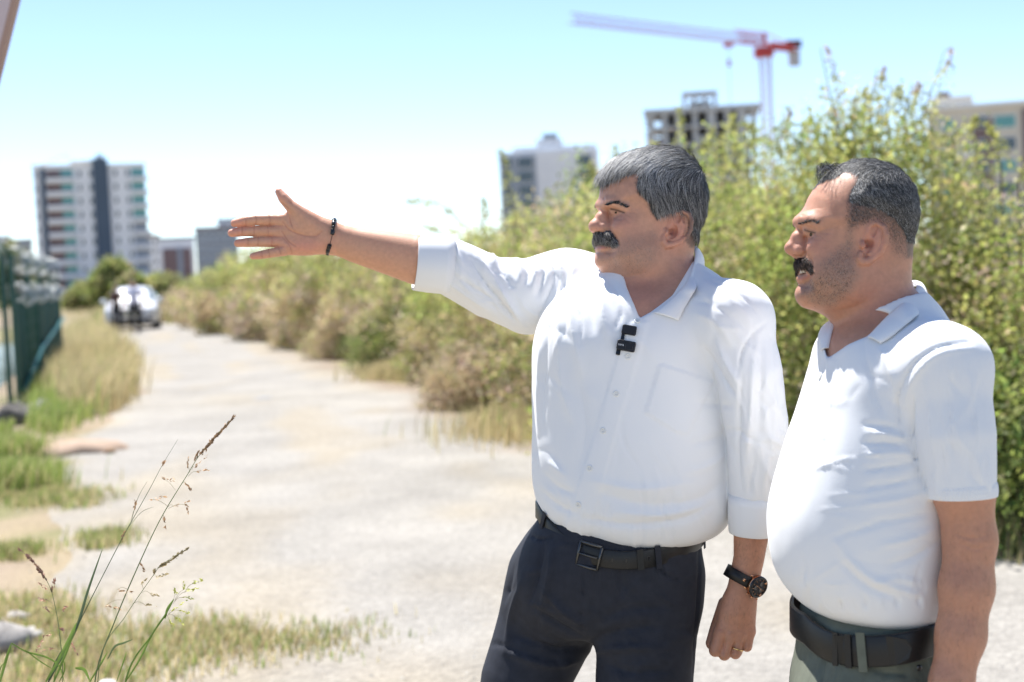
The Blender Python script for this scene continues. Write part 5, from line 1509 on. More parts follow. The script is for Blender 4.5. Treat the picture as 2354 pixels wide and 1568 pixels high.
# ------------------------------------------------------------------ colouring of skin, hair, clothes details
M_shirt = mat('white_cotton', (0.83, 0.83, 0.83), rough=0.8, spec=0.2, sheen=0.15, bump=0.12, bscale=700, bdist=0.0004)
M_polo = mat('white_knit', (0.83, 0.83, 0.83), rough=0.85, spec=0.15, sheen=0.2, bump=0.2, bscale=500, bdist=0.0006)
M_skin = mat('skin', (0.52, 0.27, 0.18), rough=0.48, spec=0.42, sss=0.18, attr=True, var=0.07, vscale=160, bump=0.45, bscale=420, bdist=0.0007)
M_navy = mat('navy_twill', (0.026, 0.028, 0.037), rough=0.75, spec=0.25, var=0.15, vscale=60, bump=0.15, bscale=600, bdist=0.0005)
M_olive = mat('olive_twill', (0.135, 0.145, 0.11), rough=0.75, spec=0.25, var=0.12, vscale=60, bump=0.15, bscale=600, bdist=0.0005)
M_belt = mat('black_leather', (0.012, 0.012, 0.012), rough=0.42, spec=0.4, bump=0.1, bscale=500, bdist=0.0004)
M_hair = mat('hair', (0.1, 0.1, 0.1), rough=0.55, spec=0.35, attr=True)
M_btn = mat('button_white', (0.80, 0.79, 0.75), rough=0.3, spec=0.5)
M_gold = mat('gold', (0.75, 0.50, 0.22), rough=0.2, metal=1.0)
M_rose = mat('rose_gold', (0.70, 0.38, 0.22), rough=0.22, metal=1.0)
M_gun = mat('gunmetal', (0.10, 0.10, 0.10), rough=0.35, metal=0.9)
M_blk = mat('black_gloss', (0.010, 0.010, 0.012), rough=0.25, spec=0.5)
M_mic = mat('black_matt', (0.014, 0.014, 0.018), rough=0.55)
M_ink = mat('white_print', (0.75, 0.75, 0.75), rough=0.6)
M_shoe = mat('shoe_leather', (0.02, 0.015, 0.012), rough=0.4)
M_eye = mat('eye', (0.7, 0.66, 0.62), rough=0.15, spec=0.6, attr=True)
M_tooth = mat('tooth', (0.75, 0.70, 0.60), rough=0.25, spec=0.5)

SK = np.array([0.55, 0.29, 0.192])
def nearpic(H, V):
    L = H.loc(V.astype(f32)).astype(float)
    L[:, 0] = np.abs(L[:, 0])
    return H.pic(L), L
def gau(q, c, r):
    return np.exp(-(((q[:, 0] - c[0]) / r[0]) ** 2 + ((q[:, 1] - c[1]) / r[1]) ** 2))
def mixc(c, t, col):
    t = np.clip(t, 0, 1)[:, None]
    return c * (1 - t) + np.asarray(col) * t
def pline(q, pts, wd):
    b = np.full(len(q), 1e9)
    pts = resample(np.array(pts, float), 4 * len(pts))
    for i in range(len(pts) - 1): b = np.minimum(b, segdist(q, pts[i], pts[i + 1])[0])
    return np.exp(-(b / wd) ** 2)
def skin_head(H, V, k):
    q, L = nearpic(H, V)
    c = np.tile(SK * ([1, 1, 1] if k == 1 else [.95, .91, .89]), (len(V), 1))
    r1 = np.random.default_rng(5).random(len(V))
    n_ = vnoise(q[:, 0], q[:, 1], 45, 51)
    c *= (0.93 + 0.14 * n_)[:, None]
    red = np.array([0.56, 0.235, 0.175])
    if k == 1:
        ear, cheek, nose, neck = (990, 890), (480, 850), (270, 850), (640, 1480)
        beard = [(300, 1060), (330, 1120), (470, 1040), (560, 960), (700, 930), (800, 860), (840, 930), (860, 1060), (830, 1200), (700, 1320), (560, 1360), (420, 1310), (280, 1230), (270, 1130)]
        bm = .46
        lash = [(398, 706), (440, 715), (485, 728), (520, 740)]; lip = [(290, 1066), (340, 1064), (400, 1048)]
    else:
        ear, cheek, nose, neck = (955, 900), (420, 930), (230, 940), (950, 1400)
        beard = [(280, 1290), (400, 1200), (440, 1100), (560, 1000), (690, 890), (730, 740), (780, 760), (800, 900), (820, 1060), (850, 1200), (800, 1330), (700, 1430), (600, 1500), (480, 1510), (260, 1400)]
        bm = .62
        lash = [(338, 782), (380, 796), (430, 808)]; lip = [(290, 1230), (335, 1224), (395, 1195)]
    c = mixc(c, gau(q, ear, (130, 180)) * .55, red)
    c = mixc(c, gau(q, cheek, (120, 90)) * .35, red)
    c = mixc(c, gau(q, nose, (70, 110)) * .35, red)
    c = mixc(c, gau(q, neck, (260, 200)) * .45, (0.50, 0.20, 0.14))
    d = polyd(q, beard)
    m_ = sst(50, -80, d) * bm * (0.55 + 0.45 * r1) * (0.7 + .5 * n_)
    c = mixc(c, m_, (0.20, 0.15, 0.125))
    if k == 2:   # clipped sides of the hair
        fade = [(745, 430), (720, 560), (700, 690), (725, 800), (800, 780), (905, 735), (1000, 712), (1075, 750), (1090, 880), (1120, 1000), (1200, 1060), (1300, 1050), (1420, 900), (1400, 300), (800, 250)]
        d = polyd(q, fade)
        up = sst(1000, 560, q[:, 1] + 0.10 * (900 - q[:, 0]))
        c = mixc(c, sst(40, -90, d) * (.30 + .5 * up) * (.6 + .6 * r1), (0.045, 0.04, 0.038))
    hp_ = HP1 if k == 1 else HP2
    dh = polyd(q, hp_) + 30 * (vnoise(q[:, 0], q[:, 1], 9, 91) - .5)
    c = mixc(c, sst(34, -12, dh) * .7 * (L[:, 1] < (.06 if k == 2 else .09)), (0.07, 0.06, 0.055))
    c = mixc(c, pline(q, lash, 9) * .9, (0.03, 0.018, 0.014))
    c = mixc(c, pline(q, lip, 14) * .75, (0.42, 0.16, 0.13))
    hole = {1: (962, 915), 2: (912, 912)}[k]
    c = mixc(c, gau(q, hole, (22, 30)) * .5, (0.22, 0.08, 0.06))
    return c
def skin_arm(V, seed, palm=None):
    c = np.tile(SK * [1.0, .98, .95], (len(V), 1))
    n_ = vnoise(V[:, 0] * 1, V[:, 1] * 1, .006, seed); c *= (0.96 + .08 * n_)[:, None]
    return c
def strands_on(V, F, pick, n, H, flow, length, wid, colf, lift=.15, segs=5, seed=3, jit=.25, root=0.0, dens=None):
    """lay hair strands on a surface: flow(local pos)->direction, in local head axes"""
    r = np.random.default_rng(seed)
    N = vnormals(V, F)
    fc = np.where(pick[F].all(1))[0]
    a = V[F[fc, 0]]; b = V[F[fc, 1]]; c = V[F[fc, 2]]; d = V[F[fc, 3]]
    ar = np.linalg.norm(np.cross(c - a, d - b), axis=1); ar /= ar.sum()
    s = r.choice(len(fc), n, p=ar)
    u = r.random((n, 1)); v = r.random((n, 1))
    P0 = (a[s] * (1 - u) + b[s] * u) * (1 - v) + (d[s] * (1 - u) + c[s] * u) * v
    N0 = unit(N[F[fc[s], 0]] + N[F[fc[s], 2]])
    q0, _ = nearpic(H, P0)
    if dens is not None:
        kp = r.random(n) < dens(q0); P0 = P0[kp]; N0 = N0[kp]; q0 = q0[kp]; n = len(P0)
    L0 = H.loc(P0.astype(f32)).astype(float)
    ln = length(q0, L0) * r.uniform(.6, 1.25, n)
    dirv = flow(q0, L0) @ H.M + r.normal(size=(n, 3)) * jit
    pts = [P0 + N0 * root]; nn = [N0]
    p = pts[0]; nrm = N0
    cen = H.O + H.Uv * .045 + H.Fv * .0
    lf = lift * r.uniform(.2, 1.6, n)
    for i in range(segs - 1):
        t = unit(dirv - nrm * (dirv * nrm).sum(1, keepdims=True))
        p = p + (t + nrm * (lf * (1.0 - 1.3 * i / segs))[:, None]) * (ln / (segs - 1))[:, None]
        pts.append(p)
        e = p - cen
        n2 = unit(e / np.array([.095, .11, .085]) ** 2)
        nrm = unit(nrm * .6 + n2 * .4); nn.append(nrm)
        dirv = dirv + r.normal(size=(n, 3)) * jit * .3
    PP = np.stack(pts, 1); NN = unit(np.stack(nn, 1) + r.normal(size=(n, 1, 3)) * .35)
    wv = (wid * r.uniform(.6, 1.3, n))[:, None] * np.array([1, 1, .9, .65, .15])[None, :segs]
    SV, SF = ribbons(PP, wv, NN)
    col = np.repeat(colf(q0, L0, r), segs * 2, 0)
    return SV, SF, col
def hair_cap(H, VF, poly, tmax, soft=60, noise=.0015, rag=16, fmin=-1.0):
    V, F = VF
    q, L = nearpic(H, V)
    d = polyd(q, poly) + rag * (vnoise(q[:, 0], q[:, 1], 16, 77) - .5)
    bs = H.base(L[:, 0], L[:, 1], L[:, 2])
    pick = (d < 6) & ((bs < .0045) | (fmin > -.5)) & (L[:, 2] > -.12) & (L[:, 1] > fmin)
    fs = pick[F].all(1)
    idx = np.unique(F[fs]); mp = np.full(len(V), -1); mp[idx] = np.arange(len(idx))
    N = vnormals(V, F)
    t = sst(8, -soft, d) * tmax(q, L)
    r = vnoise(q[:, 0], q[:, 1] * .6, 28, 71) - .5
    CV = V + N * (t + r * noise * sst(0, -50, d) + .0004)[:, None]
    CF = mp[F[fs]]
    return CV[idx], CF, q[idx], d[idx]
# ---- hair of the grey-haired man
HP1 = [(270, 470), (325, 492), (375, 470), (450, 425), (560, 392), (668, 368), (640, 470), (655, 545), (715, 600), (752, 650), (772, 725), (822, 790), (872, 742), (935, 728), (1000, 706), (1068, 706), (1118, 760), (1118, 860), (1095, 950), (1092, 1000), (1140, 1050), (1300, 1000), (1450, 500), (1250, -50), (700, -100), (220, 50), (200, 420)]
def t1_(q, L): return .0080 + .0040 * sst(.02, .09, L[:, 1]) - .003 * sst(-.02, -.08, L[:, 1])
CV1, CF1, cq1, cd1 = hair_cap(H1, HM1, HP1, t1_, 55)
def flow1(q, L):
    n = len(q)
    top = sst(.075, .125, L[:, 2])
    o = np.zeros((n, 3))
    part = sst(430, 330, q[:, 1] - .25 * (q[:, 0] - 700))
    o[:, 1] = .9 * top * part - .25 * (1 - part) - .1
    o[:, 2] = -1.0 * (1 - top * part) - .1
    fr = sst(.055, .10, L[:, 1])
    o[:, 1] += .9 * fr; o[:, 2] += -.5 * fr
    o[:, 0] = .35 * part * np.sign(L[:, 0] + .02)
    return o
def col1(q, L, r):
    light = .34 + .66 * gau(q, (600, 260), (420, 140)) + .1 * gau(q, (800, 200), (300, 100)) - .08 * sst(900, 1200, q[:, 0])  # silver-grey top, with the sun on it painted into the strand tones
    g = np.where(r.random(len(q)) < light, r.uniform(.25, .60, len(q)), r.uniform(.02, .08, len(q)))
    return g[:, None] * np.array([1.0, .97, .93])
def hl1(q, L):
    d = polyd(q, HP1)
    return .011 + .022 * sst(-5, -90, d)
sv, sf, sc = strands_on(CV1, CF1, cd1 < 4, 30000, H1, flow1, hl1, .00023, col1, .05, seed=3, jit=.10)
capc = np.tile([.055, .055, .055], (len(CV1), 1)) * (0.6 + .9 * vnoise(cq1[:, 0], cq1[:, 1], 14, 72))[:, None]
capc += gau(cq1, (600, 260), (420, 140))[:, None] * .14  # own silver grey plus painted sunlight on top of the cap
HAIR1 = (np.concatenate([CV1, sv]), [CF1, sf + len(CV1)], np.concatenate([capc, sc]))
# ---- hair of the man in the polo
HP2 = [(395, 420), (450, 372), (520, 325), (620, 300), (715, 238), (800, 248), (845, 285), (800, 370), (755, 445), (742, 520), (880, 560), (1040, 600), (1170, 690), (1255, 800), (1290, 940), (1290, 1030), (1450, 1000), (1550, 500), (1350, -50), (600, -100), (300, 150)]
def t2_(q, L): return .0048 - .0015 * sst(.03, .07, L[:, 1]) - .0045 * sst(.06, -.02, L[:, 2])
CV2, CF2, cq2, cd2 = hair_cap(H2, HM2, HP2, t2_, 110)
def flow2(q, L):
    o = np.zeros((len(q), 3))
    top = sst(.08, .125, L[:, 2])
    o[:, 1] = .8 * top - .45 * (1 - top); o[:, 2] = -.9 * (1 - top); o[:, 0] = .25 * np.sign(L[:, 0])
    return o
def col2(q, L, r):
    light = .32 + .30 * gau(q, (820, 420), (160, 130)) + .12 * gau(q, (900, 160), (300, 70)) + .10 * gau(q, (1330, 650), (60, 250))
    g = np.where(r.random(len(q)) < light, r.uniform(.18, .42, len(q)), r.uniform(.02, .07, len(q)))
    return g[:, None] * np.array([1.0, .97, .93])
def hl2(q, L):
    return .0045 + .009 * sst(.05, .12, L[:, 2]) * (1 - .5 * sst(.03, .07, L[:, 1]))
sv, sf, sc = strands_on(CV2, CF2, cd2 < 4, 26000, H2, flow2, hl2, .00021, col2, .20, seed=4, jit=.24)
# front curl
r = np.random.default_rng(8)
cur = []; 
fl2 = []
for i in range(150):
    t0 = r.random()
    bx_, by_ = 520 + 190 * r.random(), 205 + 70 * r.random()
    x_ = r.normal() * .018 + .004
    tip = (410 + 60 * r.random() + 60 * t0, 250 + 120 * r.random())
    a = H2.cam(H2.cv(bx_, by_ , x_)); b = H2.cam(H2.cv(bx_ - 60, by_ - 35 - 30 * r.random(), x_ * 1.1)); c = H2.cam(H2.cv((bx_ + tip[0]) / 2 - 50, tip[1] - 60, x_ * 1.2)); e = H2.cam(H2.cv(tip[0], tip[1], x_ * 1.3 + r.normal() * .003))
    cur.append(resample([a, b, c, e], 5)); fl2.append(unit(r.normal(size=3) + [0, .6, -1]))
cur = np.array(cur); NN = np.repeat(np.array(fl2)[:, None], 5, 1)
kv, kf = ribbons(cur, .0003 * np.array([1, 1, .9, .7, .2])[None] * np.ones((len(cur), 1)), NN)
kc = np.repeat(np.where(r.random(len(cur)) < .3, r.uniform(.2, .4, len(cur)), r.uniform(.015, .06, len(cur))), 10)[:, None] * np.array([1, .97, .93])
# short clipped sides
fpoly = [(752, 440), (720, 560), (705, 690), (735, 790), (800, 770), (905, 725), (1000, 700), (1085, 745), (1110, 880), (1150, 1000), (1220, 1050), (1290, 1040), (1290, 940), (1250, 800), (1170, 690), (1040, 600), (880, 560), (742, 500)]
qh, Lh = nearpic(H2, HM2[0])
fsv, fsf, fsc = strands_on(HM2[0], HM2[1], polyd(qh, fpoly) < 30, 13000, H2, lambda q, L: np.tile([.1, -.5, -1.0], (len(q), 1)), lambda q, L: np.full(len(q), .0026), .00016,
                           lambda q, L, r: np.where(r.random(len(q)) < .15, .25, r.uniform(.02, .06, len(q)))[:, None] * np.array([1, .95, .9]), .2, seed=6, dens=lambda q: np.clip(sst(25, -80, polyd(q, fpoly)) * (.35 + .65 * sst(960, 600, q[:, 1])), 0, 1))
capc = np.tile([.06, .056, .053], (len(CV2), 1)) * (0.6 + .9 * vnoise(cq2[:, 0], cq2[:, 1], 14, 73))[:, None]
VV, FF = join((CV2, CF2), (sv, sf), (kv, kf), (fsv, fsf))
HAIR2 = (VV, FF, np.concatenate([capc, sc, kc, fsc]))
# ---- beard stubble
BE1 = [(300, 1075), (330, 1130), (470, 1050), (560, 980), (700, 950), (800, 880), (840, 950), (850, 1060), (810, 1200), (700, 1310), (560, 1350), (420, 1300), (285, 1225), (275, 1130)]
BE2 = [(285, 1290), (400, 1210), (440, 1110), (560, 1010), (690, 900), (730, 760), (780, 770), (800, 900), (820, 1060), (840, 1200), (790, 1330), (700, 1430), (600, 1500), (480, 1500), (265, 1400)]
def stubble(H, HM, poly, n, seed, gl):
    q, L = nearpic(H, HM[0])
    pk = (polyd(q, poly) < 25) & (L[:, 1] > -.02)
    return strands_on(HM[0], HM[1], pk, n, H, lambda q, L: np.tile([.1, .1, -1.0], (len(q), 1)), lambda q, L: np.full(len(q), .0022), .00014,
                      lambda q, L, r: np.where(r.random(len(q)) < gl, .3, r.uniform(.02, .06, len(q)))[:, None] * np.array([1, .9, .82]), .4, seed=seed, jit=.3, dens=lambda q: sst(25, -110, polyd(q, poly)))
STB1 = stubble(H1, HM1, BE1, 2600, 41, .35); STB2 = stubble(H2, HM2, BE2, 8000, 42, .25)
# ---- moustaches, eyebrows
def moustache(H, HM, poly, th, n, ln, light, seed, tint=(.02, .019, .018)):
    V, F, q, d = hair_cap(H, HM, poly, lambda q, L: np.full(len(q), th), 34, .001, 14, .05)
    def flow(q, L):
        o = np.zeros((len(q), 3)); o[:, 0] = np.sign(L[:, 0]) * .5; o[:, 2] = -1; o[:, 1] = -.1
        return o
    def colf(q, L, r):
        g = np.where(r.random(len(q)) < light, r.uniform(.2, .45, len(q)), r.uniform(.012, .04, len(q)))
        return g[:, None] * np.array([1, .96, .92])
    sv, sf, sc = strands_on(V, F, np.ones(len(V), bool), n, H, flow, lambda q, L: np.full(len(q), ln), .00024, colf, .3, seed=seed, jit=.25)
    VV, FF = join((V, F), (sv, sf))
    return VV, FF, np.concatenate([np.tile(tint, (len(V), 1)), sc * np.array(tint) / tint[1]])
MO1 = moustache(H1, HM1, [(225, 950), (250, 920), (310, 916), (390, 908), (432, 950), (468, 1030), (432, 1052), (380, 1036), (330, 1030), (270, 1028), (225, 1000)], .0036, 4200, .009, .45, 14)
MO2 = moustache(H2, HM2, [(215, 1080), (235, 1048), (300, 1040), (352, 1030), (396, 1085), (416, 1165), (398, 1180), (368, 1142), (310, 1132), (215, 1125)], .0024, 3600, .0065, .05, 15, (.028, .019, .014))
def brow(H, HM, pts, wd, n, ln, colr, light, seed, side):
    """rows of short hairs along the brow; side +1 near, -1 far"""
    q, L = nearpic(H, HM[0])
    sg = H.loc(HM[0].astype(f32))[:, 0]
    pk = (pline(q, pts, wd) > .2) & (sg * side > 0) & (L[:, 1] > .05)
    def colf(q, L, r):
        g = np.where(r.random(len(q)) < light, .3, r.uniform(*colr, len(q)))
        return g[:, None] * np.array([1, .95, .9])
    return strands_on(HM[0], HM[1], pk, n, H, lambda q, L: np.tile([side * .9, -.5, .15], (len(q), 1)), lambda q, L: np.full(len(q), ln), .00028, colf, .15, seed=seed, root=.0003)
def hitpt(h, x, y, off=0): return h(x, y, off)
hit1 = Hit(S1, HM1, A1L, A1R); hit2 = Hit(S2, HM2, A2L)
hitT1 = Hit(TR1); hitT2 = Hit(TR2)

# ------------------------------------------------------------------ assemble
def person(pts, label):
    return empty('person', pts, label, 'person')
g1 = c2w(C(1330, 2420, D1)); g1[2] = 0
g2 = c2w(C(1990, 2900, D2)); g2[2] = 0
man1 = person(g1, 'grey-haired man with a moustache in a white dress shirt stretching out his arm')
man2 = person(g2, 'man in a white polo shirt with clipped dark hair in profile at the right')
core_c1 = msh(core1, [C(1225, 640, D1 - .2), C(1225, 640, D1 + .2), C(1700, 1240, D1 - .2), C(1700, 1240, D1 + .2)], .05, .010)
core_c2 = msh(core2, [C(1780, 700, D2 - .25), C(1780, 700, D2 + .25), C(2220, 1400, D2 - .25), C(2220, 1400, D2 + .25)], .05, .010)
core_c1 = (core_c1[0] - vnormals(*core_c1) * .006, core_c1[1]); core_c2 = (core_c2[0] - vnormals(*core_c2) * .006, core_c2[1])
def linked(*parts):
    """join the body pieces and bridge each one to the trunk (the last) under the clothes"""
    V, F = join(*parts)
    off = np.cumsum([0] + [len(p[0]) for p in parts])
    tr = parts[-1][0]; ext = []
    tq = parts[-1][1]; tc = tr[tq].mean(1)
    for i in range(len(parts) - 1):
        v, f = parts[i]; fc = v[f].mean(1)
        ss = np.random.default_rng(1).choice(len(fc), min(len(fc), 4000), replace=False)
        best = None
        dd = ((fc[ss][:, None] - tc[None, ::9]) ** 2).sum(2)
        k = np.unravel_index(dd.argmin(), dd.shape)
        a = f[ss[k[0]]] + off[i]; b = tq[::9][k[1]] + off[-2]
        for j in range(4): ext.append([a[j], a[(j + 1) % 4], b[(j + 1) % 4], b[j]])
    return V, F + [np.array(ext)]
cA = skin_arm(A1R[0], 81)
qh_ = c2d(A1R[0])
for (zx, zy, rx_, ry_, am) in ((230, 490, 90, 60, .5), (200, 575, 90, 50, .5), (250, 665, 80, 45, .5), (390, 785, 80, 40, .5), (860, 700, 200, 70, .55), (600, 240, 60, 90, .4), (560, 640, 60, 50, .25)):
    c_ = ZH(zx, zy); cA = mixc(cA, gau(qh_, c_, (rx_ / 4, ry_ / 4)) * am, (0.62, 0.24, 0.18))
for a_ in cr:
    cA = mixc(cA, pline(qh_, a_[0], 1.5) * .5, (0.40, 0.15, 0.10))
cA *= np.array([1.14, 1.16, 1.16])
VV, FF = linked(HM1, A1R, A1L, core_c1)
cc = np.concatenate([skin_head(H1, HM1[0], 1), cA, skin_arm(A1L[0], 82) * [.95, .90, .88], np.tile(SK, (len(core_c1[0]), 1))])
obj('body', npmesh('body', c2w(VV), FF, True, cc), M_skin, man1)
VV, FF = linked(HM2, A2L, A2R, core_c2)
cc = np.concatenate([skin_head(H2, HM2[0], 2), skin_arm(A2L[0], 83) * [.93, .88, .85], skin_arm(A2R[0], 84), np.tile(SK, (len(core_c2[0]), 1))])
obj('body', npmesh('body', c2w(VV), FF, True, cc), M_skin, man2)
def arm_hair(VF, poly, n, man, seed):
    """fine dark hairs on the forearm, pointing down the limb"""
    V, F = VF; r = np.random.default_rng(seed); N = vnormals(V, F)
    s_ = np.where(polyd(c2d(V), poly) < 0)[0]
    s_ = s_[r.integers(0, len(s_), n)]
    p = V[s_] + r.normal(size=(n, 3)) * .0008; nn = N[s_]
    d_ = unit(np.array([-.15, -1.0, 0]) + r.normal(size=(n, 3)) * .45); d_ = unit(d_ - nn * (d_ * nn).sum(1, keepdims=True))
    L_ = r.uniform(.005, .013, (n, 1))
    PP = np.stack([p, p + d_ * L_ * .5 + nn * L_ * .22, p + d_ * L_ + nn * L_ * .15], 1)
    v, f = ribbons(PP, np.array([1, .8, .3])[None] * 0.00008 * np.ones((n, 1)), np.repeat(nn[:, None], 3, 1))
    c_ = np.repeat(r.uniform(.03, .10, (n, 1)) * np.array([1, .75, .55]), 6, 0)
    obj('arm_hair', npmesh('arm_hair', c2w(v), f, True, c_), M_hair, man)['kind'] = 'stuff'
arm_hair(A2L, [(2140, 1230), (2290, 1190), (2285, 1600), (2100, 1600)], 900, man2, 61)
arm_hair(A1L, [(1670, 1240), (1780, 1230), (1760, 1300), (1670, 1300)], 500, man1, 62)
arm_hair(A1L, [(1640, 1370), (1760, 1370), (1740, 1440), (1640, 1440)], 220, man1, 64)
shirt_o = obj('dress_shirt', npmesh('dress_shirt', c2w(S1[0]), S1[1]), M_shirt, man1)
polo_o = obj('polo_shirt', npmesh('polo_shirt', c2w(S2[0]), S2[1]), M_polo, man2)
tr1_o = obj('trousers', npmesh('trousers', c2w(TR1[0]), TR1[1]), M_navy, man1)
tr2_o = obj('trousers', npmesh('trousers', c2w(TR2[0]), TR2[1]), M_olive, man2)
obj('hair', npmesh('hair', c2w(HAIR1[0]), HAIR1[1], True, HAIR1[2]), M_hair, man1)
obj('hair', npmesh('hair', c2w(HAIR2[0]), HAIR2[1], True, HAIR2[2]), M_hair, man2)
obj('stubble', npmesh('stubble', c2w(STB1[0]), STB1[1], True, STB1[2]), M_hair, man1)['kind'] = 'stuff'
obj('stubble', npmesh('stubble', c2w(STB2[0]), STB2[1], True, STB2[2]), M_hair, man2)['kind'] = 'stuff'
obj('moustache', npmesh('moustache', c2w(MO1[0]), MO1[1], True, MO1[2]), M_hair, man1)
obj('moustache', npmesh('moustache', c2w(MO2[0]), MO2[1], True, MO2[2]), M_hair, man2)
for sd in (1, -1):
    v, f, c_ = brow(H1, HM1, [(352, 668), (400, 650), (450, 648), (505, 672), (540, 690)], 10, 260, .007, (.01, .03), .12, 20 + sd, sd)
    obj('eyebrow', npmesh('eyebrow', c2w(v), f, True, c_), M_hair, man1)
    v, f, c_ = brow(H2, HM2, [(288, 722), (320, 716), (380, 700), (450, 712)], 12, 150, .006, (.02, .05), .2, 24 + sd, sd)
    obj('eyebrow', npmesh('eyebrow', c2w(v), f, True, c_), M_hair, man2)
def eyeball(H, hit, Z, zx, zy, x, man):
    p, n = hit(*Z(zx, zy))
    l = H.loc(p[None].astype(f32))[0].astype(float)
    for s in (1, -1):
        q = np.array([l[0] * s, l[1], l[2]])
        c = q - np.array([s * .45, .85, 0]) / .96 * .0117
        V, F = lathe_vf(c, (s * .35, .94, 0.0), [(-.0115, .001), (-.008, .0083), (0, .0115), (.006, .0098), (.0095, .0065), (.0108, .004), (.0116, .0)], 20)
        rr = np.linalg.norm(V - c, axis=1)
        ax_ = np.array([s * .35, .94, 0.0]); ax_ /= np.linalg.norm(ax_)
        fr = ((V - c) @ ax_)
        col = np.where((fr > .0088)[:, None], [.03, .018, .012], [.62, .56, .52])
        obj('eye', npmesh('eye', c2w(H.cam(V)), F, True, col), M_eye, man)
eyeball(H1, hit1, Z1, 440, 724, .034, man1)
eyeball(H2, hit2, Z2, 385, 800, .033, man2)
# teeth of the smiling man
tv = []
for i in range(-3, 4):
    if i == 0: pass
    x_ = i * .0075
    c = H2.cv(318 + 8 * abs(i) ** 1.6, 1150, 0); c[0] = x_
    V, F = box_vf(-.0034, .0034, -.003, .003, -.005, .005); V = V + c
    tv.append((H2.cam(V), F))
for V, F in tv: obj('tooth', npmesh('tooth', c2w(V), F, True), M_tooth, man2)
# ---- collars
def strip(name, fold, edge, m, man, hit, n=40, rows=7, th=.0016, bulge=.004, off=.004):
    """cloth band between two curves; points (x, y) lie on what is behind them, (x, y, d) at distance d"""
    def pts(lst, o):
        out = []
        for p in lst:
            if len(p) == 3: out.append(C(*p))
            else:
                q, nn = hit(*p, o)
                out.append(q if q is not None else None)
        for i, q in enumerate(out):
            if q is None:
                j = min((k for k in range(len(out)) if out[k] is not None), key=lambda k: abs(k - i))
                out[i] = C(*lst[i][:2], out[j][2])
        return np.array(out)
    a = resample(pts(fold, off), n); b = resample(pts(edge, off), n)
    t = np.linspace(0, 1, rows)
    G_ = a[:, None] * (1 - t[None, :, None]) + b[:, None] * t[None, :, None]
    I = np.arange(n * rows).reshape(n, rows)
    F = np.stack([I[:-1, :-1], I[1:, :-1], I[1:, 1:], I[:-1, 1:]], -1).reshape(-1, 4)
    V = G_.reshape(-1, 3)
    N = vnormals(V, F)
    cen = np.array([V[:, 0].mean(), V[:, 1].mean(), V[:, 2].mean() + .05])
    if (N * (V - cen)).sum() < 0: N = -N; F = F[:, ::-1]
    V = V + N * (bulge * np.sin(np.pi * np.tile(t, n)) ** .8)[:, None]
    V2 = V - N * th
    k = len(V)
    B = np.concatenate([I[:, 0], I[-1, 1:], I[::-1, -1][1:], I[0, ::-1][1:]])
    E = np.array([[B[i], B[i] + k, B[i + 1] + k, B[i + 1]] for i in range(len(B) - 1)])
    return obj(name, npmesh(name, c2w(np.concatenate([V, V2])), [F, F[:, ::-1] + k, E]), m, man)
nk = lambda x, y, r=.0755, cx=1517, d=D1: (x, y, d + .0 - math.sqrt(max(r * r - ((x - cx) / FD * d) ** 2, 0)))
strip('collar', [(1500, 721), (1527, 702), (1553, 680), (1577, 654), (1593, 617), (1596, 574, D1 + .015), (1572, 553, D1 + .06), (1520, 557, D1 + .08), (1465, 588, D1 + .07), (1432, 625, D1 + .04)],
      [(1559, 738), (1572, 714), (1588, 688), (1603, 662), (1616, 630, D1 - .005), (1617, 592, D1 + .03), (1592, 574, D1 + .085), (1525, 580, D1 + .11), (1455, 608, D1 + .10), (1416, 640, D1 + .06)], M_shirt, man1, hit1, 60)
strip('collar', [(1426, 634, D1 - .005), (1431, 650, D1 - .02), (1438, 668, D1 - .035), (1447, 688, D1 - .05)], [(1411, 640, D1 + .0), (1402, 662, D1 - .02), (1400, 680, D1 - .04), (1403, 695, D1 - .055)], M_shirt, man1, hit1, 20, bulge=.003)
nk2 = lambda x, y: nk(x, y, .070, 2036, D2)
strip('collar', [(1995, 779), (2017, 756), (2041, 731), (2068, 705), (2092, 682, D2 - .05), (2107, 657, D2 + .01), (2092, 646, D2 + .06), (2050, 655, D2 + .08), (2000, 680, D2 + .07), (1950, 715, D2 + .05)],
      [(2024, 793), (2052, 776), (2080, 753), (2108, 730), (2137, 704, D2 - .02), (2128, 665, D2 + .03), (2112, 655, D2 + .085), (2060, 668, D2 + .11), (1990, 700, D2 + .10), (1935, 735, D2 + .07)], M_polo, man2, hit2, 60)
strip('collar', [(1926, 729, D2 + .01), (1917, 745, D2 - .01), (1910, 768, D2 - .03), (1904, 800, D2 - .045)], [(1887, 753, D2 + .02), (1881, 766, D2 + .0), (1879, 782, D2 - .02), (1886, 806, D2 - .04)], M_polo, man2, hit2, 20, bulge=.003)
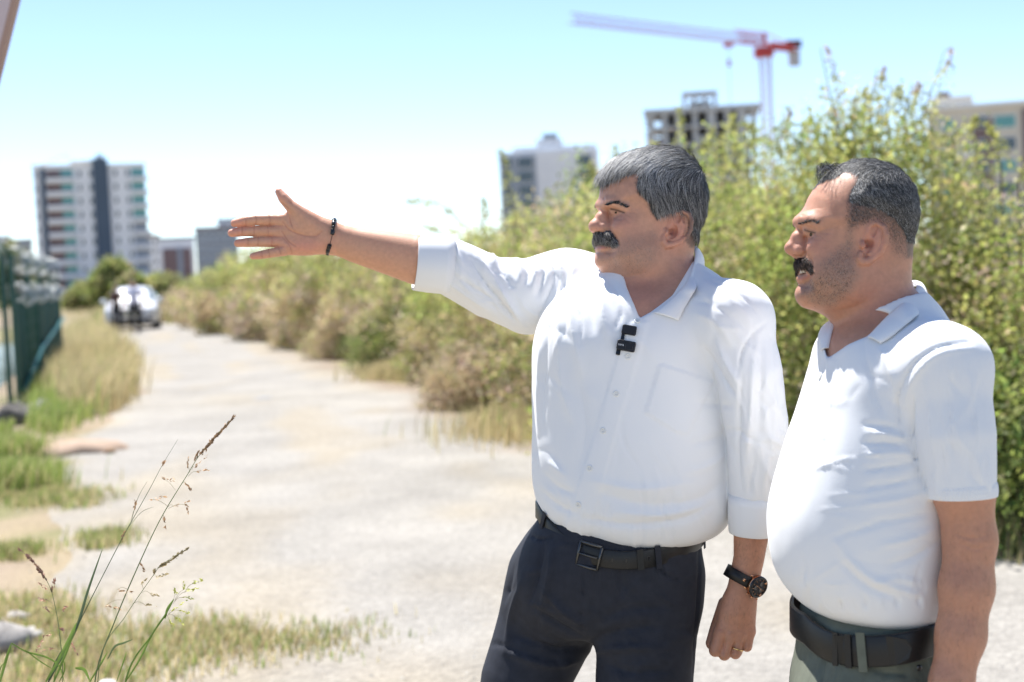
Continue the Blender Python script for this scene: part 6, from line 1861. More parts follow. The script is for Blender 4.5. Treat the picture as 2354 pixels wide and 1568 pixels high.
# ---- cuffs and sleeve band
def cuff(name, A, B, r0, r1, m, man, n=56, ribs=0, oval=1.0, wob=.0012, th=.003, turn=(0, 0)):
    A = np.asarray(A); B = np.asarray(B); ax = unit(B - A); L = np.linalg.norm(B - A)
    u = unit(np.cross(ax, [0, 0, 1.0])); v = np.cross(ax, u)
    prof = [(0, r0 - .004), (0, r0), (.25, r0 + (r1 - r0) * .25 + .001), (.6, r0 + (r1 - r0) * .6 + .001), (.97, r1), (1.0, r1 - .001), (1.0, r1 - th), (.7, r1 - th), (.2, r0 - th - .002)]
    V = []
    for h, r in prof:
        for j in range(n):
            an = 2 * math.pi * j / n
            k = r + wob * math.sin(3 * an + 5 * h) * .6 + wob * math.sin(7 * an + 2) * .4
            if ribs: k += .0004 * (1 if j % 2 else -1)
            sl = turn[0] * math.cos(an) + turn[1] * math.sin(an)
            V.append(A + ax * (L * h + sl * h) + u * k * math.cos(an) + v * k * oval * math.sin(an))
    F = [[i * n + j, i * n + (j + 1) % n, (i + 1) * n + (j + 1) % n, (i + 1) * n + j][::-1] for i in range(len(prof) - 1) for j in range(n)]
    return obj(name, npmesh(name, c2w(np.array(V)), F, not ribs), m, man)
cuff('cuff', C(1037, 610, D1 + .098), C(953, 603, D1 + .085), .0600, .0560, M_shirt, man1)
cuff('cuff', C(1734, 1138, D1 - .12), C(1728, 1227, D1 - .113), .0475, .0435, M_shirt, man1)
cuff('sleeve_band', C(2210, 1112, D2 - .19), C(2212, 1143, D2 - .19), .0496, .0494, M_polo, man2, n=180, ribs=1, wob=0, turn=(0, .0))
# ---- buttons
M_hole = mat('thread_grey', (0.35, 0.34, 0.32), rough=0.8)
def button(x, y, man, hit, r=.0056, m=M_btn):
    p, n = hit(x, y)
    V, F = lathe_vf(p - n * .001, n, [(0, r), (.0022, r), (.0030, r * .86), (.0022, r * .62), (.0022, 0.0)], 18)
    b = obj('button', npmesh('button', c2w(V), F, True), m, man)
    u = unit(np.cross(n, [0, 1.0, 0])); v = np.cross(n, u)
    for a, c_ in ((1, 1), (1, -1), (-1, 1), (-1, -1)):
        V, F = lathe_vf(p + n * .0012 + (u * a + v * c_) * r * .25, n, [(0, r * .12), (.0002, r * .12), (.0002, 0)], 6)
        obj('thread_hole', npmesh('thread_hole', c2w(V), F, False), M_hole, b)
for x, y in ((1464, 738), (1443, 820), (1416, 905), (1386, 990), (1355, 1076), (1329, 1160)): button(x, y, man1, hit1)
button(1885, 864, man2, hit2, .006)
# ---- belts
def belt(man, front, xl, xr, d, ry, hgt, m, thick=.0035, n=120):
    fr = np.array(front, float)
    xc = (xl + xr) / 2; rx = (xr - xl) / 2
    e0 = fr[0]; e1 = fr[-1]
    top = []; bot = []; nrm = []
    fs = resample(fr, 80)
    for i in range(n):
        a = 2 * math.pi * i / n
        x = xc + rx * math.cos(a); dep = d - ry * math.sin(a)
        yf = np.interp(x, fs[:, 0], fs[:, 1]); ln = np.interp(x, [e0[0], e1[0]], [e0[1], e1[1]])
        y = yf if math.sin(a) >= 0 else ln - (yf - ln) * .55
        p = C(x, y, d); p[2] = dep
        nn = np.array([math.cos(a) / (rx / FD * d), 0, -math.sin(a) / ry]); nn /= np.linalg.norm(nn)
        top.append(p + [0, hgt / 2, 0]); bot.append(p - [0, hgt / 2, 0]); nrm.append(nn)
    top, bot, nrm = map(np.array, (top, bot, nrm))
    ring = [top - nrm * thick, top + nrm * thick * .7, top + nrm * thick - [0, .002, 0], bot + nrm * thick + [0, .002, 0], bot + nrm * thick * .7, bot - nrm * thick]
    V = np.concatenate(ring)
    F = [[k * n + i, k * n + (i + 1) % n, (k + 1) * n + (i + 1) % n, (k + 1) * n + i] for k in range(len(ring) - 1) for i in range(n)]
    o = obj('belt', npmesh('belt', c2w(V), F, True), m, man)
    return o, (bot, top, nrm, xc, rx, ry, d)
b1, bi1 = belt(man1, [(1237, 1170), (1250, 1190), (1270, 1212), (1300, 1233), (1345, 1250), (1400, 1258), (1460, 1257), (1540, 1246), (1612, 1224)], 1234, 1614, D1, .158, .033, M_belt)
b2, bi2 = belt(man2, [(1834, 1430), (1845, 1440), (1870, 1450), (1920, 1448), (2000, 1437), (2080, 1425), (2162, 1413)], 1826, 2164, D2, .176, .046, M_belt)
def on_belt(bi, x):
    bot, top, nrm, xc, rx, ry, d = bi
    n = len(top); i = int(round(math.acos(max(-1, min(1, (x - xc) / rx))) / (2 * math.pi) * n)) % n
    t = unit(top[(i - 1) % n] - top[(i + 1) % n])
    return (top[i] + bot[i]) / 2, nrm[i], t
def plate(name, bi, x, w_, h_, off, th, m, parent, round_=0):
    c, nn, t = on_belt(bi, x)
    u = np.cross(nn, t)
    if u[1] < 0: u = -u
    q = []
    for a, b in ((-1, -1), (1, -1), (1, 1), (-1, 1)): q.append(c + t * a * w_ / 2 + u * b * h_ / 2)
    q = np.array(q); V = np.concatenate([q + nn * off, q + nn * (off + th)])
    F = [[3, 2, 1, 0], [4, 5, 6, 7], [0, 1, 5, 4], [1, 2, 6, 5], [2, 3, 7, 6], [3, 0, 4, 7]]
    return obj(name, npmesh(name, c2w(V), F, False), m, parent)
c, nn, t = on_belt(bi1, 1350)
u = np.cross(nn, t); u = u if u[1] > 0 else -u
fr = [c + nn * .006 + t * a + u * b for a, b in ((-.021, -.0215), (.021, -.0215), (.021, .0215), (-.021, .0215), (-.021, -.0215))]
V, F = join(*[tube_vf([fr[i], fr[i + 1]], .0028, 8) for i in range(4)])
bk = obj('buckle', npmesh('buckle', c2w(V), [q for f in F for q in fixtri(f)], True), M_gun, b1)
V, F = tube_vf([c + nn * .008 - t * .02, c + nn * .009 + t * .018], .002, 6)
obj('prong', npmesh('prong', c2w(V), fixtri(F), True), M_gun, b1)
for x in (1398, 1425, 1476): plate('belt_hole', bi1, x, .003, .006, .0036, .0003, M_blk, b1)
plate('keeper', bi1, 1455, .012, .037, .004, .002, M_belt, b1)
for x in (1252, 1490, 1606): plate('belt_loop', bi1, x, .011, .043, .0045, .002, M_navy, tr1_o)
plate('belt_loop', bi2, 1927, .013, .058, .0045, .003, M_olive, tr2_o)
plate('belt_loop', bi2, 2150, .012, .058, .0045, .003, M_olive, tr2_o)
for x in (1880, 1905): plate('keeper', bi2, x, .010, .050, .004, .0025, M_belt, b2)
# pointed tongue of the wide belt
c0, nn, t = on_belt(bi2, 1975)
u = np.cross(nn, t); u = u if u[1] > 0 else -u
if t[0] < 0: t = -t
pts_ = [(-.06, -.021), (.010, -.021), (.024, -.014), (.031, 0), (.024, .014), (.010, .021), (-.06, .021)]
q = []
for a, b in pts_:
    xx = 1975 + a * FD / (D2 - .17)
    cc_, n_b, _ = on_belt(bi2, xx)
    q.append(cc_ + u * b + n_b * .0045)
q = np.array(q); V = np.concatenate([q, q + nn * .003]); k = len(q)
F = [np.array([list(range(k, 2 * k))[::-1]]), np.array([[i, (i + 1) % k, (i + 1) % k + k, i + k] for i in range(k)])]
obj('belt_tip', npmesh('belt_tip', c2w(V), F, False), M_belt, b2)
p, n = hitT2(2111, 1535)
if p is not None:
    V, F = lathe_vf(p, n, [(0, .005), (.002, .005), (.003, .002), (.003, 0)], 12); obj('rivet', npmesh('rivet', c2w(V), F, True), M_gun, tr2_o)
# ---- shoes
def shoe(x, y, d, man, fx, fz):
    a = C(x, y, d); wv_ = w2c(np.array([c2w(a)[0], c2w(a)[1], .045]))
    dv = unit(np.array([fx, 0, fz]))
    def fn(P):
        q = smin(rc(P, wv_ - dv * .03, wv_ + dv * .20 + [0, -.012, 0], .045, .036), rc(P, wv_, wv_ + [0, .08, 0], .048, .05), .03)
        return smax(q, -(P @ MCW[:, 2].astype(f32) + CAM_H - .002), .004)
    V, F = nets(fn, wv_ - .30, wv_ + .30, .007)
    obj('shoe', npmesh('shoe', c2w(V), F), M_shoe, man)
shoe(1120, 2350, D1 + .04, man1, -1, -.2); shoe(1480, 2400, D1 - .05, man1, -.7, -.7)
shoe(2010, 2820, D2 - .10, man2, -1, -.1); shoe(1990, 2760, D2 + .11, man2, -1, 0)
# ------------------------------------------------------------------ wrist watch
def ring_band(c, u, v, w_, a, b, half, thick, n=64, arc=(0, 2 * math.pi)):
    """flat band round an oval: centre c, oval axes u*a and v*b, band width along w_"""
    ph = np.linspace(arc[0], arc[1], n)
    P = c + np.outer(a * np.cos(ph), u) + np.outer(b * np.sin(ph), v)
    N = unit(np.outer(np.cos(ph) / a, u) + np.outer(np.sin(ph) / b, v))
    R = [P - w_ * half, P - w_ * half + N * thick, P + w_ * half + N * thick, P + w_ * half, P - w_ * half]
    V = np.concatenate(R)
    F = [[k * n + i, k * n + i + 1, (k + 1) * n + i + 1, (k + 1) * n + i] for k in range(4) for i in range(n - 1)]
    return V, np.array(F)
wc = lz(350, 872, .002)
ang = math.radians(27)
wu = np.array([math.cos(ang), -math.sin(ang), 0]); ww = np.array([math.sin(ang), math.cos(ang), 0]); wv2 = np.array([0, 0, -1.0])
watch = empty('wrist_watch', c2w(wc), 'rose gold watch with a dark dial and black strap on the lowered wrist', 'watch')
V, F = ring_band(wc, wu, wv2, ww, .0345, .0285, .0105, .0026, 80)
strap = obj('strap', npmesh('strap', c2w(V), F, True), M_belt, watch)
dirn = unit(wu * .55 + wv2 * .83)
cc0 = wc + wu * .0345 * .62 + wv2 * .0285 * .80
def disc(name, c, ax, prof, m, par, n=40, sm=True):
    V, F = lathe_vf(c, ax, prof, n)
    return obj(name, npmesh(name, c2w(V), F, sm), m, par)
disc('case', cc0, dirn, [(-.001, .015), (-.001, .0205), (.006, .0205), (.0075, .019)], M_rose, watch)
disc('bezel', cc0, dirn, [(.006, .0208), (.0088, .0205), (.0100, .0180), (.0092, .0165)], M_blk, watch)
dial = disc('dial', cc0, dirn, [(.0078, .0175), (.0086, .0172), (.0086, 0.0)], M_mic, watch)
tu = unit(np.cross(dirn, [0, 1.0, 0])); tv_ = np.cross(tu, dirn); tv_ = tv_ if tv_[1] > 0 else -tv_
def bar(name, a, b, r, m, par):
    V, F = tube_vf([a, b], r, 5); return obj(name, npmesh(name, c2w(V), fixtri(F), True), m, par)
dc = cc0 + dirn * .0090
for i in range(12):
    an = i * math.pi / 6; e = tu * math.sin(an) + tv_ * math.cos(an)
    bar('hour_mark', dc + e * .0125, dc + e * .0155, .0005, M_rose, dial)
for (ox_, oy_) in ((-.0075, 0), (.0055, .006), (.0055, -.006)):
    disc('subdial', dc + tu * ox_ + tv_ * oy_, dirn, [(-.0002, .0042), (.0002, .0042), (.0003, .0036), (.0001, .0034), (.0001, 0)], M_gun, dial, 20)
bar('hour_hand', dc, dc + (tu * -.8 + tv_ * .5) * .009, .0006, M_rose, dial); bar('minute_hand', dc, dc + (tu * .75 + tv_ * -.65) * .013, .0005, M_rose, dial)
for sx_ in (-1, 1):
    for sy_ in (-1, 1):
        a = cc0 + dirn * .003 + wu * sx_ * .012 + ww * sy_ * .013 - dirn * 0
        b = cc0 + wu * sx_ * .0245 + ww * sy_ * .0095 - dirn * (.004 if sx_ < 0 else .012)
        bar('lug', a, b, .0027, M_rose, watch)
for k_ in (-1, 0, 1):
    e = unit(-ww + wu * .55 * k_ * .9)
    bar('crown', cc0 + dirn * .003 + e * .0205, cc0 + dirn * .003 + e * .0245, .0026 if k_ == 0 else .0018, M_rose, watch)
disc('rivet', wc - wu * .0345 * .12 + wv2 * (.0285 * .985 + .0022), unit(wv2 - wu * .1), [(0, .0032), (.001, .0032), (.0016, 0)], M_rose, strap, 12)
# wedding ring
p, n = hit1(*ZL(312, 1436))
fdir = unit(lz(284, 1474, -.007) - lz(326, 1330, -.005))
fc_ = lz(326, 1330, -.005) * .28 + lz(284, 1474, -.007) * .72
ru = unit(np.cross(fdir, [0, 0, 1.0])); rv = np.cross(fdir, ru)
rr_ = 47 / pxl + .0006
ph = np.linspace(0, 2 * math.pi, 41)
V, F = tube_vf([fc_ + rr_ * (math.cos(a) * ru + math.sin(a) * rv) for a in ph], .0017, 8, False)
tag(obj('ring', npmesh('ring', c2w(V), F, True), M_gold), 'gold wedding ring on the lowered hand', 'ring')
# ------------------------------------------------------------------ bead bracelet
bc = hz(1082, 608, .004)
brl = empty('bead_bracelet', c2w(bc), 'black bead bracelet on the wrist of the outstretched arm', 'bracelet')
bu = unit(hz(1112, 445, 0) - hz(1050, 752, 0)); bw = np.array([0, 0, -1.0]); bax = np.cross(bu, bw)
A_b, B_b = 160 / pxm, .0300
circ = np.linspace(0, 2 * math.pi, 721)
P = bc + np.outer(A_b * np.cos(circ), bu) + np.outer(B_b * np.sin(circ), bw)
P = P + np.outer(.0045 * np.sin(circ), -bax * 0) + np.outer(.006 * np.clip(np.sin(circ), 0, 1) ** 2, unit(hz(1200, 600) - hz(1000, 600)))
seg = np.concatenate([[0], np.cumsum(np.linalg.norm(np.diff(P, axis=0), axis=1))])
tube('cord', c2w(P[::12]), .0007, M_mic, brl, 5)
def at_s(s_): return np.array([np.interp(s_ % seg[-1], seg, P[:, k]) for k in range(3)])
s_ = 0.004; tot = seg[-1]; i = 0
gap0 = np.interp(math.pi / 2 + .12, circ, seg); gap1 = np.interp(math.pi / 2 + .40, circ, seg)
while s_ < tot - .004:
    ln = .0125 if i % 3 != 2 else .0075
    if not (s_ + ln > gap0 and s_ < gap1):
        a = at_s(s_ + .0005); b = at_s(s_ + ln - .0005); ax_ = unit(b - a)
        if i % 3 != 2:
            V, F = lathe_vf(a, ax_, [(0, .001), (0, .0036), (.001, .0042), (ln - .002, .0042), (ln - .001, .0036), (ln - .001, .001)], 12)
        else:
            V, F = lathe_vf((a + b) / 2, ax_, [(-.0038, .0008), (-.003, .0026), (-.0014, .0038), (0, .0042), (.0014, .0038), (.003, .0026), (.0038, .0008)], 12)
        obj('bead', npmesh('bead', c2w(V), F, True), M_blk, brl)
    s_ += ln; i += 1
# ------------------------------------------------------------------ clip-on microphone
p, n = hit1(1442, 780, .002)
mic = empty('clip_microphone', c2w(p), 'small black clip-on microphone on the shirt placket', 'microphone')
mx_ = unit(C(1460, 766, D1) - C(1432, 760, D1)); mx_ = unit(mx_ - n * (mx_ @ n)); my_ = np.cross(n, mx_); my_ = my_ if my_[1] > 0 else -my_
def rbox(name, cx_, cy_, w_, h_, th, off, m, par, rad=.003):
    c, nn = hit1(cx_, cy_)
    c = c + nn * off if c is not None else p
    pr = []
    for a0, sx_, sy_ in ((0, 1, 1), (90, -1, 1), (180, -1, -1), (270, 1, -1)):
        for a in np.linspace(0, 90, 5):
            t = math.radians(a0 + a)
            pr.append((sx_ * (w_ / 2 - rad) + rad * math.cos(t), sy_ * (h_ / 2 - rad) + rad * math.sin(t)))
    pr = np.array(pr); k = len(pr)
    lay = []
    for z_, s2 in ((0, 1), (th * .75, 1), (th, .9)):
        lay.append(c + n * z_ + np.outer(pr[:, 0] * s2, mx_) + np.outer(pr[:, 1] * s2, my_))
    V = np.concatenate(lay)
    F = [np.array([[l * k + i, l * k + (i + 1) % k, (l + 1) * k + (i + 1) % k, (l + 1) * k + i] for l in range(2) for i in range(k)]), np.array([list(range(2 * k, 3 * k))])]
    return obj(name, npmesh(name, c2w(V), F, False), m, par), c
rbox('clip_head', 1446, 760, .0265, .0175, .006, .001, M_mic, mic)
low, lc = rbox('transmitter', 1439, 796, .034, .019, .007, .001, M_mic, mic)
rbox('clip_arm', 1430, 780, .006, .034, .005, -.001, M_blk, mic, .0025)
rbox('foot', 1422, 803, .008, .022, .004, -.001, M_blk, mic, .002)
for (a, b) in (((-.0005, -.0065), (.0125, -.0065)), ((.0125, -.0065), (.0125, .0065)), ((.0125, .0065), (-.0005, .0065)), ((-.0005, .0065), (-.0005, -.0065))):
    bar('outline', lc + n * .0071 + mx_ * a[0] + my_ * a[1], lc + n * .0071 + mx_ * b[0] + my_ * b[1], .00025, M_gun, low)
fcu = bpy.data.curves.new('print', 'FONT'); fcu.body = 'sara'; fcu.size = .0065; fcu.align_x = 'CENTER'; fcu.align_y = 'CENTER'
tmp = bpy.data.objects.new('print', fcu); COL.objects.link(tmp)
dg = bpy.context.evaluated_depsgraph_get(); tme = bpy.data.meshes.new_from_object(tmp.evaluated_get(dg))
bpy.data.objects.remove(tmp)
tvv = np.array([v.co[:] for v in tme.vertices]); pls = [tuple(q.vertices) for q in tme.polygons]
wp = c2w(lc + n * .0072 - mx_ * .009 + np.outer(tvv[:, 0], mx_) + np.outer(tvv[:, 1], my_))
me = bpy.data.meshes.new('lettering'); me.from_pydata(wp.tolist(), [], pls); obj('lettering', me, M_ink, low)
# ------------------------------------------------------------------ two people by the car
M_pskin = mat('skin_plain', (0.45, 0.25, 0.18), rough=0.6)
M_lilac = mat('pale_lilac_cloth', (0.70, 0.68, 0.80), rough=0.8)
M_dcloth = mat('dark_cloth', (0.016, 0.016, 0.02), rough=0.8)
M_rust = mat('dark_brown_cloth', (0.09, 0.035, 0.025), rough=0.8)
M_dhair = mat('dark_hair', (0.02, 0.016, 0.014), rough=0.6)
def small_person(base, h, label, m_top, m_low, stride, long_hair=False, slim=1.0, rz=0.0):
    o = empty('person', (base[0], base[1], 0), label, 'person')
    k = h / 1.75
    ca, sa = math.cos(rz), math.sin(rz)
    def p(x, y, z): return np.array([base[0] + k * (x * ca - y * sa), base[1] + k * (x * sa + y * ca), k * z])
    q = slim
    def legs(P, e):
        d = None
        for s, st in ((-1, stride), (1, -stride)):
            c = chain(P, [p(s * .09 * q, 0, .92), p(s * .10 * q, -st * .5 - .02, .50), p(s * .10 * q, -st * .9 + (.06 if st < 0 else 0), .09)], [k * (.088 * q + e), k * (.062 * q + e), k * (.045 * q + e)])
            d = c if d is None else smin(d, c, .02)
        return smin(d, ell(P, p(0, 0, .95), (k * (.165 * q + e), k * (.115 * q + e), k * (.12 + e))), .04)
    def torso(P, e):
        return smin(rc(P, p(0, 0, 1.02), p(0, 0, 1.32), k * (.125 * q + e), k * (.14 * q + e)), rc(P, p(-.15 * q, 0, 1.38), p(.15 * q, 0, 1.38), k * (.07 * q + e), k * (.07 * q + e)), .06)
    def arms(P, e, full=True):
        d = None
        for s, st in ((-1, -stride), (1, stride)):
            pts = [p(s * .20 * q, 0, 1.38), p(s * .25 * q, .02, 1.12), p(s * .25 * q, -.06 - st * .3, .88)]
            rs = [k * (.055 * q + e), k * (.045 * q + e), k * (.035 * q + e)]
            c = chain(P, pts if full else [pts[0], pts[0] * .45 + pts[1] * .55], rs if full else rs[:2])
            d = c if d is None else np.minimum(d, c)
        if full:
            for s, st in ((-1, -stride), (1, stride)):
                hb = p(s * .25 * q, -.07 - st * .3, .82)
                d = smin(d, ell(P, hb, (k * .022, k * .035, k * .05)), .02)
                for j in range(4): d = smin(d, rc(P, hb + [0, (j - 1.5) * .016, -.03], hb + [0, (j - 1.5) * .018 - .005, -.09], .009, .007), .006)
                d = smin(d, rc(P, hb + [0, -.03, .0], hb + [-s * .01, -.05, -.045], .011, .008), .008)
        return d
    def body(P):
        d = ell(P, p(0, -.01, 1.64), (k * .075, k * .095, k * .115))
        d = smin(d, rc(P, p(0, -.105, 1.64), p(0, -.108, 1.615), .012, .018), .02)
        for s in (-1, 1): d = smin(d, ell(P, p(s * .077, .01, 1.635), (k * .012, k * .02, k * .03)), .01)
        d = smin(d, rc(P, p(0, .01, 1.42), p(0, 0, 1.58), k * .055, k * .052), .03)
        d = smin(d, torso(P, -.01), .03)
        d = smin(d, arms(P, 0), .03)
        return smin(d, legs(P, -.012), .03)
    lo = p(0, 0, 0) - [.45, .55, .02]; hi = p(0, 0, 0) + [.45, .55, h + .05]
    V, F = nets(body, lo, hi, .011); obj('body', npmesh('body', V, F), M_pskin, o)
    def top(P): return smax(smin(torso(P, .012), arms(P, .013, False), .03), k * .93 - P[:, 2], .01)
    V, F = nets(top, lo, hi, .012); obj('shirt', npmesh('shirt', V, F), m_top, o)
    V, F = nets(lambda P: smax(legs(P, .006), P[:, 2] - k * 1.02, .01), lo, hi, .012); obj('trousers', npmesh('trousers', V, F), m_low, o)
    def hair(P):
        d = ell(P, p(0, .012, 1.67), (k * .088, k * .10, k * .105))
        d = smax(d, -(ell(P, p(0, -.08, 1.58), (k * .09, k * .09, k * .13))), .01)
        if long_hair: d = smin(d, rc(P, p(0, .07, 1.62), p(0, .08, 1.40), .075, .06), .03)
        return d
    V, F = nets(hair, lo, hi, .012); obj('hair', npmesh('hair', V, F), M_dhair, o)
    for s, st in ((-1, stride), (1, -stride)):
        a = p(s * .10 * q, -st * .9 + (.06 if st < 0 else 0), .05)
        V, F = nets(lambda P: rc(P, a + [0, .04, 0], a + [0, -.15, -.012], .045, .035), a - .3, a + .3, .012); obj('shoe', npmesh('shoe', V, F), M_dcloth, o)
small_person(G(312, 766), 1.78, 'person in a pale shirt and black trousers walking before the car', M_lilac, M_dcloth, .22, False, 1.08, math.radians(12))
small_person(G(271, 764), 1.66, 'person in dark brown top and black trousers left of the pale shirt', M_rust, M_dcloth, .15, True, .9, math.radians(12))

# ------------------------------------------------------------------ grass stalks close to the viewer
ZG = zf(0, 940, 2.38)
M_stalk = mat('grass_stalk', (0.16, 0.22, 0.09), rough=0.6, attr=True, trans=0.2)
GD = 2.55
def gp(x, y, dz=0.0): return C(*ZG(x, y), GD + dz)
def spike(a, b, n, size, col, spread, r):
    t = r.random(n)
    P = np.outer(1 - t, a) + np.outer(t, b) + r.normal(size=(n, 3)) * spread
    A = unit((b - a)[None] + r.normal(size=(n, 3)) * .35 * np.linalg.norm(b - a))
    Nn = unit(r.normal(size=(n, 3))); B = unit(np.cross(A, Nn))
    s = (size * r.uniform(.7, 1.3, n))[:, None]
    V = np.stack([P - A * s * .5, P + B * s * .2, P + A * s * .5, P - B * s * .2], 1).reshape(-1, 3)
    return V, np.arange(n * 4).reshape(-1, 4), np.repeat(np.asarray(col) * r.uniform(.6, 1.35, (n, 1)), 4, 0)
def stalk(label, pts, r0, r1, col, heads=(), clusters=(), leaves=(), hc=(0.36, 0.23, 0.13), seed=0, dz=0.0, base=None):
    r = np.random.default_rng(100 + seed)
    P = [gp(x, y, dz) for x, y in pts]
    bx_ = base if base is not None else pts[0][0] - 90
    P = [C(ZG(bx_, 0)[0], 2520, GD + dz)] + [P[0] * .5 + C(ZG((bx_ + pts[0][0]) / 2, 0)[0], 2050, GD + dz) * .5] + P
    P = resample(P, 40)
    b0 = c2w(P[0]); b0[2] = 0
    o = empty('grass_stalk', b0, label, 'grass', 'tall grass stalks in the foreground')
    V, F = tube_vf(c2w(P), np.linspace(r0, r1, 40), 6, False)
    obj('stem', npmesh('stem', V, F, True, np.tile(col, (len(V), 1)) * np.linspace(.9, 1.3, len(V))[:, None]), M_stalk, o)
    parts = []; cols_ = []
    for (a, b, n) in heads:
        v, f, c = spike(gp(*a, dz), gp(*b, dz), n, .0075, hc, .0012, r); parts.append((c2w(v), f)); cols_.append(c)
    if parts:
        V, F = join(*parts); obj('seed_head', npmesh('seed_head', V, F, False, np.concatenate(cols_)), M_stalk, o)
    for (a, b, src) in clusters:
        d2 = dz + r.normal() * .015
        v, f, c = spike(gp(*a, d2), gp(*b, d2), 12, .007, np.array(hc) * 1.5, .0012, r)
        tw = tube_vf(c2w(resample([gp(*src, dz), (gp(*src, dz) + gp(*a, d2)) / 2 + [0, .004, 0], gp(*a, d2)], 6)), .00035, 4, False)
        V, F = join((c2w(v), f), tw)
        obj('spikelet', npmesh('spikelet', V, F, False, np.concatenate([c, np.tile([.3, .27, .15], (len(tw[0]), 1))])), M_stalk, o)
    for lp in leaves:
        pts_, wd = lp
        Q = resample([gp(x, y, dz + (z[0] if z else 0)) for x, y, *z in pts_], 16)
        t = np.linspace(0, 1, 16)
        wv_ = .65 * wd * np.sin(np.pi * np.clip(t * .85 + .12, 0, 1)) ** .7
        T = unit(np.gradient(Q, axis=0)); S_ = unit(np.cross(T, [0.25, .1, 1.0]))
        V = np.concatenate([Q - S_ * wv_[:, None], Q + np.array([0, 0, .0015]), Q + S_ * wv_[:, None]])
        F = np.array([[i, i + 1, i + 17, i + 16] for i in range(15)] + [[i + 16, i + 17, i + 33, i + 32] for i in range(15)])
        obj('leaf', npmesh('leaf', c2w(V), F, True, np.tile(col, (48, 1)) * np.tile(np.linspace(.9, 1.4, 16), 3)[:, None]), M_stalk, o)
gcol1 = np.array([.17, .22, .09]); gcol2 = np.array([.10, .14, .07]); gcol3 = np.array([.20, .30, .06])
stalk('tallest grass stalk with a dense brown seed head', [(530, 1560), (640, 1230), (780, 900), (900, 650), (1040, 420), (1130, 280), (1300, 95)], .0016, .0004, gcol1,
      [((1120, 295), (1220, 180), 120), ((1200, 205), (1312, 82), 80), ((1088, 325), (1108, 280), 22)],
      [((1045, 375), (1052, 315), (1060, 400)), ((1080, 370), (1155, 310), (1070, 385)), ((1105, 395), (1168, 382), (1050, 420)), ((905, 432), (968, 445), (980, 500)), ((1040, 465), (1060, 495), (1020, 460)), ((835, 548), (925, 538), (940, 590)), ((970, 590), (1060, 560), (940, 590)), ((1040, 580), (1050, 625), (940, 600)), ((915, 650), (925, 725), (905, 645)), ((785, 910), (810, 950), (780, 905)), ((590, 1140), (675, 1160), (690, 1110)), ((650, 1055), (745, 1065), (710, 1050))],
      [([(600, 1440), (640, 1370), (690, 1350), (740, 1330)], .003)], seed=1)
stalk('thin dark grass stalk left of the tallest one', [(270, 1568), (420, 1280), (520, 1080), (680, 770), (830, 500), (910, 350), (992, 215)], .0015, .0002, gcol2,
      [((675, 785), (700, 720), 14)], [((752, 600), (757, 560), (730, 680)), ((910, 355), (918, 335), (905, 365))], [([(270, 1568), (420, 1280), (490, 1060), (570, 830)], .0042), ([(735, 660), (770, 540), (820, 450)], .0006), ([(720, 700), (790, 620), (860, 590)], .0006)], seed=2, dz=.03)
stalk('drooping grass stalk with an olive seed head at half height', [(560, 1450), (700, 1200), (850, 980), (905, 912), (1050, 820)], .0010, .0003, gcol1,
      [((895, 922), (980, 868), 60), ((970, 875), (1050, 818), 40), ((858, 962), (866, 938), 12)],
      [((905, 920), (940, 910), (880, 940)), ((875, 985), (925, 968), (850, 980)), ((785, 1025), (820, 992), (800, 1050)), ((838, 1075), (885, 1088), (790, 1070)), ((805, 1135), (870, 1145), (740, 1130))], hc=(.36, .29, .16), seed=3, dz=-.02, base=440)
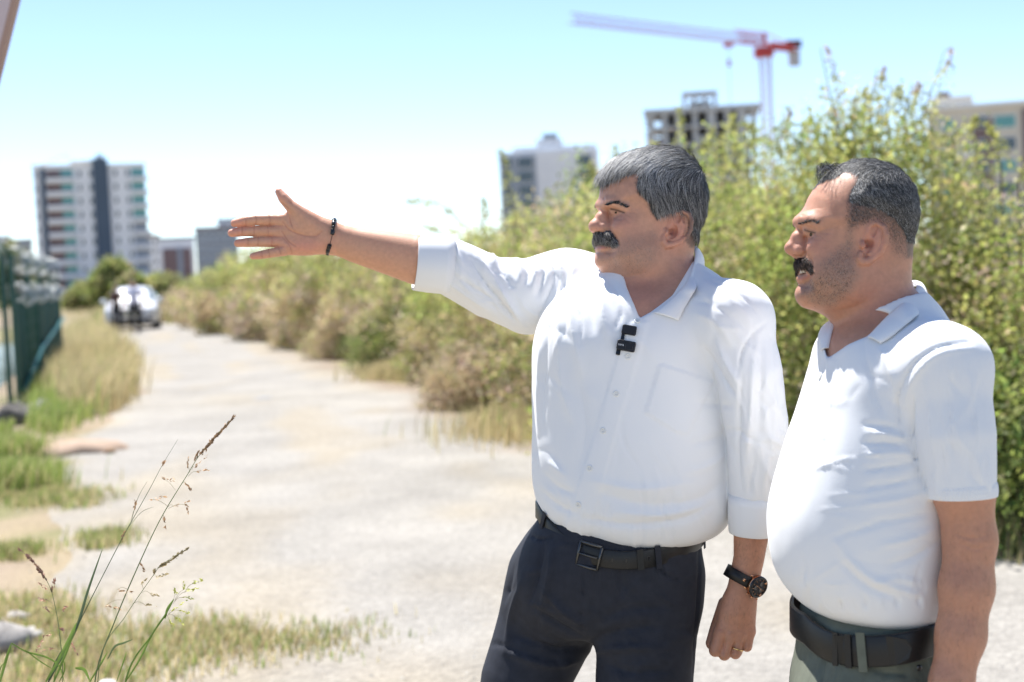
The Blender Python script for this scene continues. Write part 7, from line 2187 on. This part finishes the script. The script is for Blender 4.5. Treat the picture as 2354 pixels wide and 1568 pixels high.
stalk('bright green grass stalk with an opening yellow panicle', [(700, 1568), (850, 1300), (930, 1180), (968, 1108)], .0022, .0012, gcol3,
      [], [((985, 1080), (968, 1045), (965, 1115)), ((1030, 1050), (1022, 1010), (975, 1110)), ((1045, 1060), (1100, 1045), (975, 1115)), ((1075, 1020), (1130, 995), (1030, 1070)), ((1025, 1095), (1085, 1105), (965, 1130)), ((960, 1170), (1015, 1130), (940, 1190)), ((1005, 1170), (1055, 1185), (940, 1190)), ((980, 1205), (1030, 1250), (925, 1200)), ((945, 1225), (965, 1255), (925, 1200))],
      [([(920, 1215), (935, 1160), (968, 1108)], .0036), ([(700, 1568), (780, 1440), (850, 1300), (930, 1190)], .0028)], hc=(.42, .42, .12), seed=4, dz=-.04)
stalk('grass stalk at the left with a reddish seed head bending left', [(350, 1568), (335, 1320), (300, 1110), (262, 1005), (190, 900), (105, 826)], .0010, .0003, gcol1,
      [((255, 995), (200, 915), 60), ((205, 920), (150, 860), 36), ((155, 865), (100, 824), 18), ((290, 1065), (285, 1040), 10)],
      [((300, 1045), (305, 990), (292, 1060)), ((220, 1020), (265, 1050), (285, 1060)), ((200, 1100), (262, 1115), (295, 1130)), ((240, 1150), (290, 1185), (305, 1170)), ((350, 1165), (378, 1145), (310, 1180)), ((335, 1265), (362, 1290), (325, 1250)), ((240, 1310), (285, 1308), (320, 1280)), ((205, 1390), (245, 1330), (310, 1380)), ((225, 1400), (300, 1380), (330, 1400)), ((395, 1345), (435, 1410), (345, 1400))], hc=(.36, .21, .15), seed=5, dz=.05)
stalk('arching grass blade in the bottom left corner', [(-10, 1568), (30, 1450), (62, 1358)], .0014, .0008, gcol3, [], [],
      [([(0, 1568), (35, 1440), (64, 1352)], .0045), ([(64, 1352), (150, 1400), (260, 1430), (330, 1480), (360, 1568)], .0028), ([(140, 1390), (220, 1450), (300, 1500)], .002), ([(420, 1490), (470, 1500), (500, 1560)], .005), ([(330, 1568), (360, 1500), (350, 1420)], .002)], seed=6, dz=.02, base=-60)
stalk('low green blades at the bottom beside the thin dark stalk', [(300, 1568), (360, 1440), (420, 1280)], .0012, .0006, gcol3, [], [],
      [([(255, 1568), (330, 1440), (405, 1290), (425, 1240)], .005), ([(300, 1568), (370, 1400), (400, 1320)], .004), ([(500, 1568), (560, 1470), (600, 1400)], .003), ([(650, 1568), (690, 1450), (705, 1400)], .002)], seed=7, dz=.0)
print('T', round(time.time() - T0, 1))
